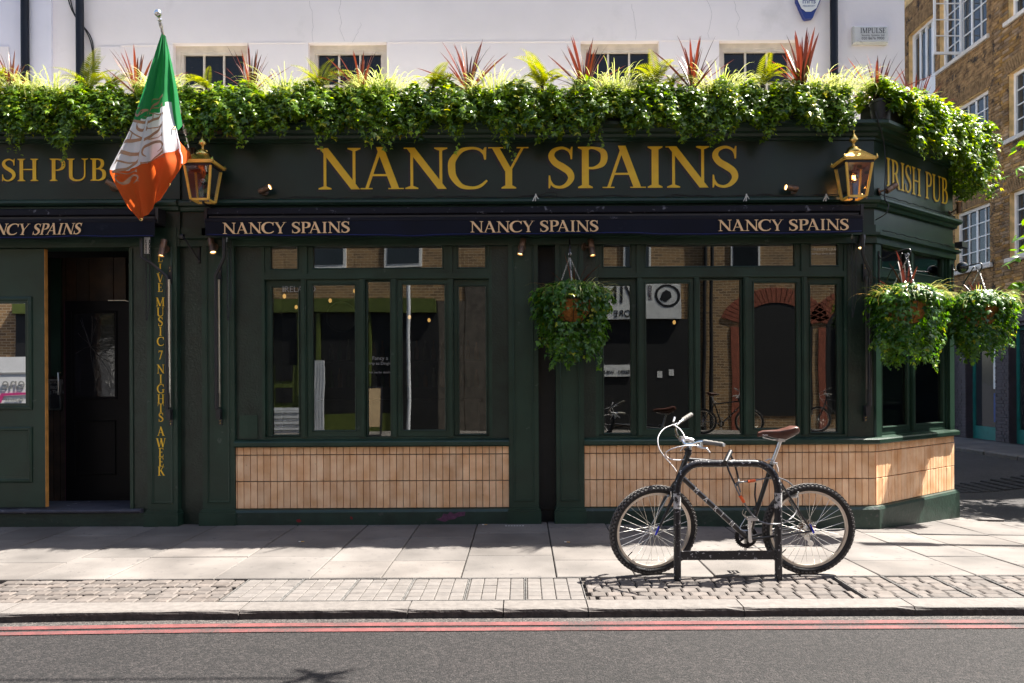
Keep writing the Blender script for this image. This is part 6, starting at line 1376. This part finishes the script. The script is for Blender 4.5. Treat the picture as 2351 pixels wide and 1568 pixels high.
# windows
for k, (y0, y1, z0, z1) in enumerate(wins):
    xf_ = BX + .11
    m = MB(); t_3 = .07
    m.box(xf_, xf_ + .12, y0, y0 + t_3, z0, z1); m.box(xf_, xf_ + .12, y1 - t_3, y1, z0, z1); m.box(xf_, xf_ + .12, y0 + t_3, y1 - t_3, z1 - t_3, z1); m.box(xf_, xf_ + .12, y0 + t_3, y1 - t_3, z0, z0 + t_3)
    wo = m.build('window', 'white_paint', bb)
    if k == 6:                                        # loading door: glazed above, boarded below
        for a, b in ((y0 + .07, (y0 + y1) / 2), ((y0 + y1) / 2, y1 - .07)):
            MB().box(xf_ + .02, xf_ + .07, a + .004, b - .004, z0 + .07, z0 + 1.05).build('door_panel', 'white_paint', wo)
            n = 2
            for q in range(n):
                c, d = lerp(a, b, q / n) + .05, lerp(a, b, (q + 1) / n) - .03; MB().box(xf_ + .05, xf_ + .055, c, d, z0 + 1.1, z1 - .15).build('pane', 'brick_pane', wo)
            m = MB()
            for q in range(n + 1): c = lerp(a, b, q / n); m.box(xf_ + .02, xf_ + .07, max(a + .004, c - .03), min(b - .004, c + .05), z0 + 1.05, z1 - .07)
            m.build('door_stile', 'white_paint', wo)
        continue
    nc = 4 if y1 - y0 < 1.6 else 5; nr = 4
    for q in range(1, nc): c = lerp(y0 + t_3, y1 - t_3, q / nc); h = .03 if q == 2 else .013; MB().box(xf_ + .02, xf_ + .075, c - h, c + h, z0 + t_3, z1 - t_3).build('glazing_bar', 'white_paint', wo)
    for q in range(1, nr): c = lerp(z0 + t_3, z1 - t_3, q / nr); MB().box(xf_ + .024, xf_ + .071, y0 + t_3, y1 - t_3, c - .013, c + .013).build('glazing_bar', 'white_paint', wo)
    for q in range(nc):
        for r_ in range(nr): MB().box(xf_ + .045, xf_ + .05, lerp(y0 + t_3, y1 - t_3, q / nc), lerp(y0 + t_3, y1 - t_3, (q + 1) / nc), lerp(z0 + t_3, z1 - t_3, r_ / nr), lerp(z0 + t_3, z1 - t_3, (r_ + 1) / nr)).build('pane', 'brick_pane', wo)
    MB().cbox(BX - .07, BX + .115, y0 - .10, y1 + .10, z0 - .10, z0 - .001, .012, '-x').build('sill', 'stone_sill', wo)
    if k == 4:                                        # casement standing open over the street
        hy = 10.62; m = MB(); X0, X1 = BX - .58, BX + .10
        m.box(X0, X1, hy - .02, hy + .02, z0 + .06, z0 + .12); m.box(X0, X1, hy - .02, hy + .02, z1 - .12, z1 - .06); m.box(X0, X0 + .05, hy - .02, hy + .02, z0 + .12, z1 - .12); m.box(X1 - .05, X1, hy - .02, hy + .02, z0 + .12, z1 - .12)
        cs = m.build('open_casement', 'white_paint', wo)
        xm = (X0 + X1) / 2; MB().box(xm - .012, xm + .012, hy - .014, hy + .014, z0 + .12, z1 - .12).build('glazing_bar', 'white_paint', wo)
        for q in range(1, 4): c = lerp(z0 + .12, z1 - .12, q / 4); MB().box(X0 + .05, X1 - .05, hy - .013, hy + .013, c - .011, c + .011).build('glazing_bar', 'white_paint', wo)
for (y0, y1, z0, z1) in doors:
    m = MB(); xf_ = BX + .16; m.box(xf_, xf_ + .08, y0, y0 + .08, z0, z1); m.box(xf_, xf_ + .08, y1 - .08, y1, z0, z1); m.box(xf_, xf_ + .08, y0 + .08, y1 - .08, z1 - .08, z1); m.box(xf_, xf_ + .08, y0 + .08, y1 - .08, z0, z0 + .30); do = m.build('shop_door', 'teal', bb)
    MB().box(xf_ + .03, xf_ + .036, y0 + .08, y1 - .08, z0 + .3, z1 - .08).build('pane', 'brick_pane', do)
po = MB(); po.box(BX + .150, BX + .158, 9.30, 9.55, 1.2, 2.1); po.build('poster', 'white_paint', bb); po = MB(); po.box(BX + .148, BX + .157, 9.31, 9.54, .45, 1.1); po.build('poster', pmat('poster_blue', (.05, .09, .28), .6), bb)
m = MB(); m.tube([(BX - .05, 10.9, .03), (BX - .05, 10.9, 3.0)], .04, 10); m.build('downpipe', 'metal_black', bb, 60)
cs_ = thing('reflection_block', (13, 1.5, 0), 'low dark corner block, added out of view to darken the splayed pub window', 'building')  # block added out of view to keep sky out of the splayed window's reflection
MB().box(BX, 16, -2.5, 4.99, 0, 4.3).build('wall', 'purple_paint', cs_)
MB().box(BX - .03, BX, -1.8, 4.2, .6, 3.0).build('shop_window', 'brick_pane', cs_)
MB().box(BX - .10, BX, -2.3, 4.7, 3.1, 3.6).build('shop_fascia', 'teal', cs_)
# ------------------------------------------------------------------ tree at the street corner (only its twigs reach into the picture)
tr = thing('street_tree', (8.7, 2.4, 0), 'young street tree with bright green oval leaves by the side street', 'tree')
tk = cr([(8.7, 2.4, -.05), (8.67, 2.42, 1.2), (8.73, 2.38, 2.4), (8.71, 2.4, 3.6), (8.75, 2.45, 4.8)], 4); m = MB(); m.tube(tk, [.075 - .055 * i / (len(tk) - 1) for i in range(len(tk))], 10)
rt = random.Random(6); tips = []; tips2 = []
for q in range(30):
    z = rt.uniform(1.9, 4.7); a = rt.uniform(0, 6.283) if q % 3 else rt.uniform(2.6, 3.7); L_ = rt.uniform(.8, 1.5) * (1.15 - .12 * abs(z - 3)); p0 = Vector((8.71, 2.4, z)); d = Vector((math.cos(a), math.sin(a), .35)).normalized()
    pts = [p0]; 
    for s_ in range(6): d = (d + Vector((rt.gauss(0, .12), rt.gauss(0, .12), rt.gauss(-.03, .1)))).normalized(); pts.append(pts[-1] + d * L_ / 6)
    m.tube(pts, [.016 - .002 * i for i in range(7)], 5); tips += [(p, d) for p in pts[2:]]
for tgt in ((2345, 325, 2.0), (2342, 395, 2.1), (2335, 590, 1.8), (2342, 650, 1.9), (2350, 550, 1.7), (2352, 690, 2.2)):
    e = W(*tgt); p0 = Vector((8.71, 2.4, e.z - .5)); pts = [p0.lerp(e, i / 6) + Vector((0, 0, .12 * math.sin(i / 6 * 3.14))) for i in range(7)]; m.tube(pts, [.018 - .0022 * i for i in range(7)], 5); tips2 += [(pts[5], (e - p0).normalized()), (e, (e - p0).normalized())]
m.build('trunk', 'bark', tr, 60)
P, Nn, T, S, r_ = [], [], [], [], []
for p, d in tips:
    for q in range(13):
        o = Vector((rt.gauss(0, .13), rt.gauss(0, .13), rt.gauss(0, .11))); P.append(tuple(p + o)); Nn.append((rt.gauss(0, .5), rt.gauss(-.2, .5), rt.gauss(.9, .4))); T.append((d.x + rt.gauss(0, .6), d.y + rt.gauss(0, .6), rt.gauss(-.4, .4))); S.append(rt.uniform(.09, .16)); r_.append(rt.random())
for p, d in tips2:
    for q in range(7): P.append(tuple(p + Vector((rt.gauss(0, .06), rt.gauss(0, .06), rt.gauss(0, .06))))); Nn.append((rt.gauss(0, .5), rt.gauss(-.2, .5), rt.gauss(.9, .4))); T.append((d.x + rt.gauss(0, .6), d.y + rt.gauss(0, .6), rt.gauss(-.4, .4))); S.append(rt.uniform(.09, .15)); r_.append(rt.random())
me = leaf_mesh('crown', np.array(P) - np.array(ORG[tr]), Nn, T, S, r_, 'tree_leaf', OVAL * np.array([1, 1.25, 1])); tag(put('crown', me, tr), kind='stuff')
# ------------------------------------------------------------------ the other side of the street (seen mirrored in the panes)
def brickwall(name, c1, c2, mo):
    m = bpy.data.materials.new(name); m.use_nodes = True; nt = m.node_tree; L = nt.links.new; b = nt.nodes['Principled BSDF']; b.inputs['Roughness'].default_value = .9
    g = N(nt, 'ShaderNodeNewGeometry'); mp = N(nt, 'ShaderNodeMapping'); mp.inputs['Rotation'].default_value = (R(90), 0, 0); L(g.outputs['Position'], mp.inputs[0])
    t = N(nt, 'ShaderNodeTexBrick'); t.inputs['Scale'].default_value = 1; t.inputs['Brick Width'].default_value = .225; t.inputs['Row Height'].default_value = .075; t.inputs['Mortar Size'].default_value = .008; t.inputs['Color1'].default_value = (*c1, 1); t.inputs['Color2'].default_value = (*c2, 1); t.inputs['Mortar'].default_value = (*mo, 1); L(mp.outputs[0], t.inputs['Vector']); L(t.outputs['Color'], b.inputs['Base Color'])
    MATS[name] = m
brickwall('stock_wall', (.36, .21, .09), (.17, .10, .05), (.46, .36, .24)); pmat('red_brick', (.27, .075, .042), .85, var=.3, scale=12); pmat('olive', (.085, .11, .02), .45, var=.2); pmat('sign_white', (.75, .75, .74), .5)
OY = -13.4
def opp(name, x0, x1, h, mat, label):
    t = thing(name, ((x0 + x1) / 2, OY - 3, 0), label, 'building'); m = MB(); m.box(x0, x1, OY - 6, OY, 0, h); m.build('wall', mat, t); return t
o1 = opp('opposite_building', -30, -1.61, 8.5, 'stock_wall', 'brick terrace with olive green shopfront facing the pub, mirrored in its left window')
o2 = opp('opposite_building', -1.6, 4.9, 8.0, 'stock_wall', 'brick shop with white signboard, mirrored in the right window')
o3 = opp('opposite_building', 4.9, 30, 7.6, 'stock_wall', 'brick wall with red arches, mirrored in the right window of the pub')
pmat('void', (.006, .006, .007), .6); pmat('grey_brick', (.10, .085, .07), .9, var=.4, scale=6); pmat('galv', (.62, .64, .68), .5, var=.15, scale=20)
m = MB(); m.box(-14, -2.35, OY - .0, OY + .06, 0, 3.7); m.build('shopfront', 'void', o1)
for x in (-12.2, -10.4, -8.7, -7.05, -6.22, -5.72, -4.32, -3.62): MB().box(x, x + .11, OY + .06, OY + .14, 0, 3.3).build('shopfront_post', 'olive', o1)
MB().box(-14, -2.4, OY + .06, OY + .2, 3.35, 3.75).build('shopfront_fascia', 'olive', o1); MB().box(-5.6, -3.5, OY + .06, OY + .13, .05, .55).build('shopfront_riser', 'olive', o1)
MB().box(-7.0, -6.1, OY + .06, OY + .11, .05, 1.9).build('shopfront_door', 'olive', o1)
for z in (.9, 1.5): MB().box(-6.85, -6.35, OY + .11, OY + .125, z, z + .42).build('door_panel', 'void', o1)
for q in range(9): MB().box(-7.1, -6.0, OY + .30, OY + .33 + .02 * (q % 2), .05 + q * .08, .05 + q * .08 + .07).build('corrugated_sheet', 'galv', o1)
for q in range(8): MB().box(-5.72 + q * .035, -5.69 + q * .035, OY + .30, OY + .33 + .015 * (q % 2), .05, 2.0).build('corrugated_sheet', 'galv', o1)
MB().box(-2.35, -1.62, OY, OY + .04, 0, 3.7).build('rendered_pier', 'grey_brick', o1)
for x in (-13, -10.5, -8, -5.4, -3.3):
    MB().box(x - .5, x + .5, OY, OY + .05, 4.6, 6.2).build('window', 'white_paint', o1); MB().box(x - .42, x + .42, OY + .05, OY + .06, 4.7, 6.1).build('pane', 'brick_pane', o1)
m = MB(); m.tube([(-3.13, OY + .3, .05), (-3.10, OY + .3, 4.3)], .05, 8); m.build('downpipe', 'galv', o1, 60)
MB().box(-1.6, 1.6, OY, OY + .03, 0, 4.2).build('rendered_wall', 'grey_brick', o2)
MB().box(1.8, 4.80, OY, OY + .1, 0, 3.1).build('shopfront', 'void', o2)
sg = MB().box(1.8, 4.36, OY + .1, OY + .22, 3.10, 4.25).build('signboard', 'sign_white', o2)
FB = Matrix.Rotation(R(180), 4, 'Z') @ FRONT
font_text('sign_lettering', 'VIN', 'ink', Matrix.Translation((3.25, OY + .225, 3.55)) @ FB, .72, sg, .004); font_text('sign_lettering', 'FALCO', 'red_paint', Matrix.Translation((3.48, OY + .225, 3.62)) @ FB @ Matrix.Rotation(R(90), 4, 'Z'), .14, sg, .004)
font_text('sign_lettering', 'HORE', 'ink', Matrix.Translation((3.2, OY + .225, 3.16)) @ FB, .26, sg, .004)
m = MB(); m.lathe([(.28, 0), (.35, 0), (.35, .006), (.28, .006)], (4.0, OY + .22, 3.75), (0, 1, 0), 28); m.prism([(3.78, 3.62), (3.95, 3.55), (4.12, 3.70), (4.10, 3.86), (3.98, 3.92), (3.86, 3.84)], lambda u, v, d: (u, OY + .22 + d, v), 0, .006); m.build('sign_roundel', 'ink', sg)
fs_ = MB().box(2.2, 3.0, OY + .1, OY + .14, 1.55, 1.85).build('shop_strip', 'sign_white', o2); font_text('sign_lettering', 'BEERS . WINES', 'ink', Matrix.Translation((2.98, OY + .145, 1.62)) @ FB, .13, fs_, .003)
for x, z in ((4.02, 1.55), (3.72, 1.5)): MB().box(x, x + .13, OY + .1, OY + .11, z, z + .16).build('notice', 'sign_white', o2)
for xc in (7.05, 9.45, 11.9):
    n = 24
    for q in range(n):
        a0, a1 = math.pi * (.10 + .80 * q / n), math.pi * (.10 + .80 * (q + .86) / n); m = MB(); cz = 2.75
        poly = [(xc + math.cos(a) * r_ * 1.28, cz + math.sin(a) * r_) for r_, a in ((.80, a0), (1.22, a0), (1.22, a1), (.80, a1))]; m.prism(poly, lambda u, v, d: (u, OY + d, v), 0, .03); m.build('voussoir', 'red_brick', o3)
    poly = [(xc - .98, .45), (xc + .98, .45)] + [(xc + math.cos(a) * .80 * 1.28, 2.75 + math.sin(a) * .80) for a in [math.pi * (.06 + .88 * q / 16) for q in range(17)]]
    MB().prism(poly, lambda u, v, d: (u, OY + .002 + d, v), 0, .015).build('arch_infill', 'void', o3)
    MB().box(xc - 1.22, xc - 1.0, OY, OY + .03, 0, 2.9).build('arch_jamb', 'red_brick', o3)
    MB().box(xc - .7, xc - .66, OY + .02, OY + .06, .5, 3.2).build('arch_mullion', 'grey_brick', o3)
for xc in (3.3, 6.3, 9.4, 12): MB().box(xc - .5, xc + .3, OY, OY + .05, 4.5, 6.0).build('window', 'white_paint', o3 if xc > 4.9 else o2); MB().box(xc - .44, xc + .24, OY + .05, OY + .06, 4.6, 5.9).build('pane', 'brick_pane', o3 if xc > 4.9 else o2)
for xp in (5.02, 5.22): m = MB(); m.tube([(xp, OY + .12, .05), (xp + .03, OY + .12, 7)], .055, 8); m.build('downpipe', 'void', o3, 60)
# a white van on the far side, mirrored in the door pane
vn = thing('van', (-10, -8.6, RZ), 'white delivery van with grey lettering, mirrored in the door pane', 'van')
m = MB(); side = [(-12.4, .22), (-7.6, .22), (-7.45, .5), (-7.5, .95), (-8.1, 1.15), (-8.7, 1.85), (-9.0, 1.98), (-12.3, 1.98), (-12.45, 1.8)]
m.prism(side, lambda u, v, d: (u, -9.4 + d, v), 0, 1.75); m.build('body', 'white_paint', vn)
m = MB(); m.prism([(-8.75, 1.2), (-8.25, 1.2), (-8.75, 1.78), (-9.1, 1.82), (-9.1, 1.2)], lambda u, v, d: (u, -7.645 + d, v), 0, .012); m.build('side_window', 'brick_pane', vn)
for x in (-8.35, -11.5):
    for y in (-7.75, -9.3): m = MB(); m.lathe([(.001, -.1), (.19, -.1), (.2, -.09), (.32, -.1), (.33, -.07), (.33, .07), (.32, .1), (.001, .1)], (x, y, .27), (0, 1, 0), 24); m.build('wheel', 'ink', vn, 40)
MB().box(-12.2, -9.3, -7.648, -7.640, 1.62, 1.66).build('trim', 'ink_grey', vn)
font_text('lettering', 'ene', 'ink_grey', Matrix.Translation((-10.0, -7.635, 1.33)) @ Matrix.Rotation(R(180), 4, 'Z') @ FRONT, .34, vn, .003); font_text('lettering', 'Experts', 'ink_grey', Matrix.Translation((-10.04, -7.635, 1.08)) @ Matrix.Rotation(R(180), 4, 'Z') @ FRONT, .12, vn, .003)
m = MB(); m.prism([(-10.6, 1.05), (-10.5, 1.24), (-9.6, 1.26), (-9.6, 1.22), (-10.45, 1.19), (-10.5, 1.05)], lambda u, v, d: (u, -7.64 + d, v), 0, .006); m.build('swoosh', pmat('pink', (.6, .05, .22), .5), vn)
# menu board on the opposite pavement
ab_ = thing('sandwich_board', (-3.75, -11.2, .05), 'narrow black framed sandwich board mirrored in the left window', 'sign'); MT = Matrix.Translation((-3.75, -11.2, 0)) @ Matrix.Rotation(R(12), 4, 'X')
m = MB(); m.box(-.17, .17, -.01, .012, .30, 1.30); m.xf(MT); m.build('board', pmat('board_tan', (.45, .32, .18), .7), ab_); m = MB(); m.frame(-.21, .21, .07, 1.34, .04, -.02, .02); m.xf(MT); m.build('frame', 'ink', ab_)
def copy_tree(o, parent=None):
    c = o.copy(); COL.objects.link(c); c.parent = parent
    for ch in list(o.children): copy_tree(ch, c)
    return c
for (x_, y_, rz, lab) in ((5.2, -11.6, 3.3, 'black bicycle leaning by the brick pier opposite, mirrored in the pub window'), (8.2, -11.9, .25, 'black bicycle below the red arches opposite, mirrored in the pub window')):
    c = copy_tree(bk); c.location = (x_, y_, .05); c.rotation_euler = (0, 0, rz); c['label'] = lab; c['group'] = 'bicycles parked across the street'
# ------------------------------------------------------------------ unseen post added off to the right so its arm's shadow crosses the paving
lz = 6.2; ly = -.86 + .18 * lz; la = 3.35 + .58 * lz
lp_ = thing('shadow_post', (la + 4.2, ly, 0), 'tall black unseen post, added so its long straight arm shades a paving stripe', 'shadow caster')
m = MB(); m.tube([(la + 4.2, ly, -.06), (la + 4.2, ly, 1.2), (la + 4.2, ly, lz)], [.09, .07, .06], 14); m.build('column', 'metal_black', lp_, 60)
m = MB(); m.tube([(la + 4.2, ly, lz), (la + .3, ly, lz)], .05, 10); m.build('arm', 'metal_black', lp_, 60); m = MB(); m.box(la - .3, la + .35, ly - .09, ly + .09, lz - .06, lz + .04); m.build('arm_head', 'metal_black', lp_)
# overhead wire above the road with a leafy decoration hanging in it; its shadow falls at the foot of the picture
wz = 4.2; sy = -3.83 ; wy = sy + .18 * wz; wx = -1.02 + .58 * wz
ow = thing('overhead_wire', (wx, wy, wz), 'wire strung along the street with a leafy garland end, shadow on the road', 'wire')
m = MB(); m.tube([(wx - 9, wy + .02, wz + .1), (wx - 4, wy - .01, wz + .02), (wx, wy, wz)], .011, 6); m.tube([(wx, wy, wz), (wx + .16, wy, wz + .01)], .014, 6); m.build('wire', 'cable', ow, 60)
P, Nn, T, S, r_ = [], [], [], [], []
for q in range(120):
    a = rt.choice([.6, 2.3, 3.6, 5.6]); l = rt.uniform(0, .12); P.append((wx + math.cos(a) * l * 1.1 + rt.gauss(0, .012), wy + math.sin(a) * l + rt.gauss(0, .012), wz + rt.gauss(0, .03))); Nn.append((rt.gauss(0, .4), rt.gauss(0, .4), 1)); T.append((math.cos(a), math.sin(a), 0)); S.append(rt.uniform(.03, .06)); r_.append(rt.random())
tag(put('garland', leaf_mesh('garland', np.array(P) - np.array(ORG[ow]), Nn, T, S, r_, 'ivy', OVAL), ow), kind='stuff')
# ------------------------------------------------------------------ litter
pmat('filter', (.62, .36, .12), .8); pmat('paper', (.75, .74, .72), .8)
for i, (px, py, lab) in enumerate(((684, 1244, 'white cigarette stub lying in the shade by the first window'), (1327, 1247, None), (1143, 1184, None), (1104, 1405, None))):
    pass
def stub(px, py, lab):
    d = FPX * CAMZ / (py + .00524 * (px - CX) - HZ); y = d + CAMY; x = (px - CX) * d / FPX; a = rt.uniform(-.4, .4); t = thing('cigarette_butt', (x, y, .006), lab, 'litter', 'cigarette butts on the paving')
    u = Vector((math.cos(a), math.sin(a), 0)); m = MB(); m.tube([Vector((x, y, .007)), Vector((x, y, .007)) + u * .03], .004, 6); m.build('filter', 'filter', t); m = MB(); m.tube([Vector((x, y, .007)), Vector((x, y, .007)) - u * .02], .0038, 6); m.build('paper', 'paper', t)
stub(689, 1245, 'cigarette butt in the shade below the first tiled wall'); stub(1299, 1246, 'cigarette butt in the shade in front of the basket pilaster'); stub(1110, 1206, 'cigarette butt against the plinth beside the purple paint patch')
for q in range(7): MB().box(-.18 + q * .028, -.164 + q * .028, -.165, -.150, -.001, .0045).build('vent_slot', 'paper', pav)
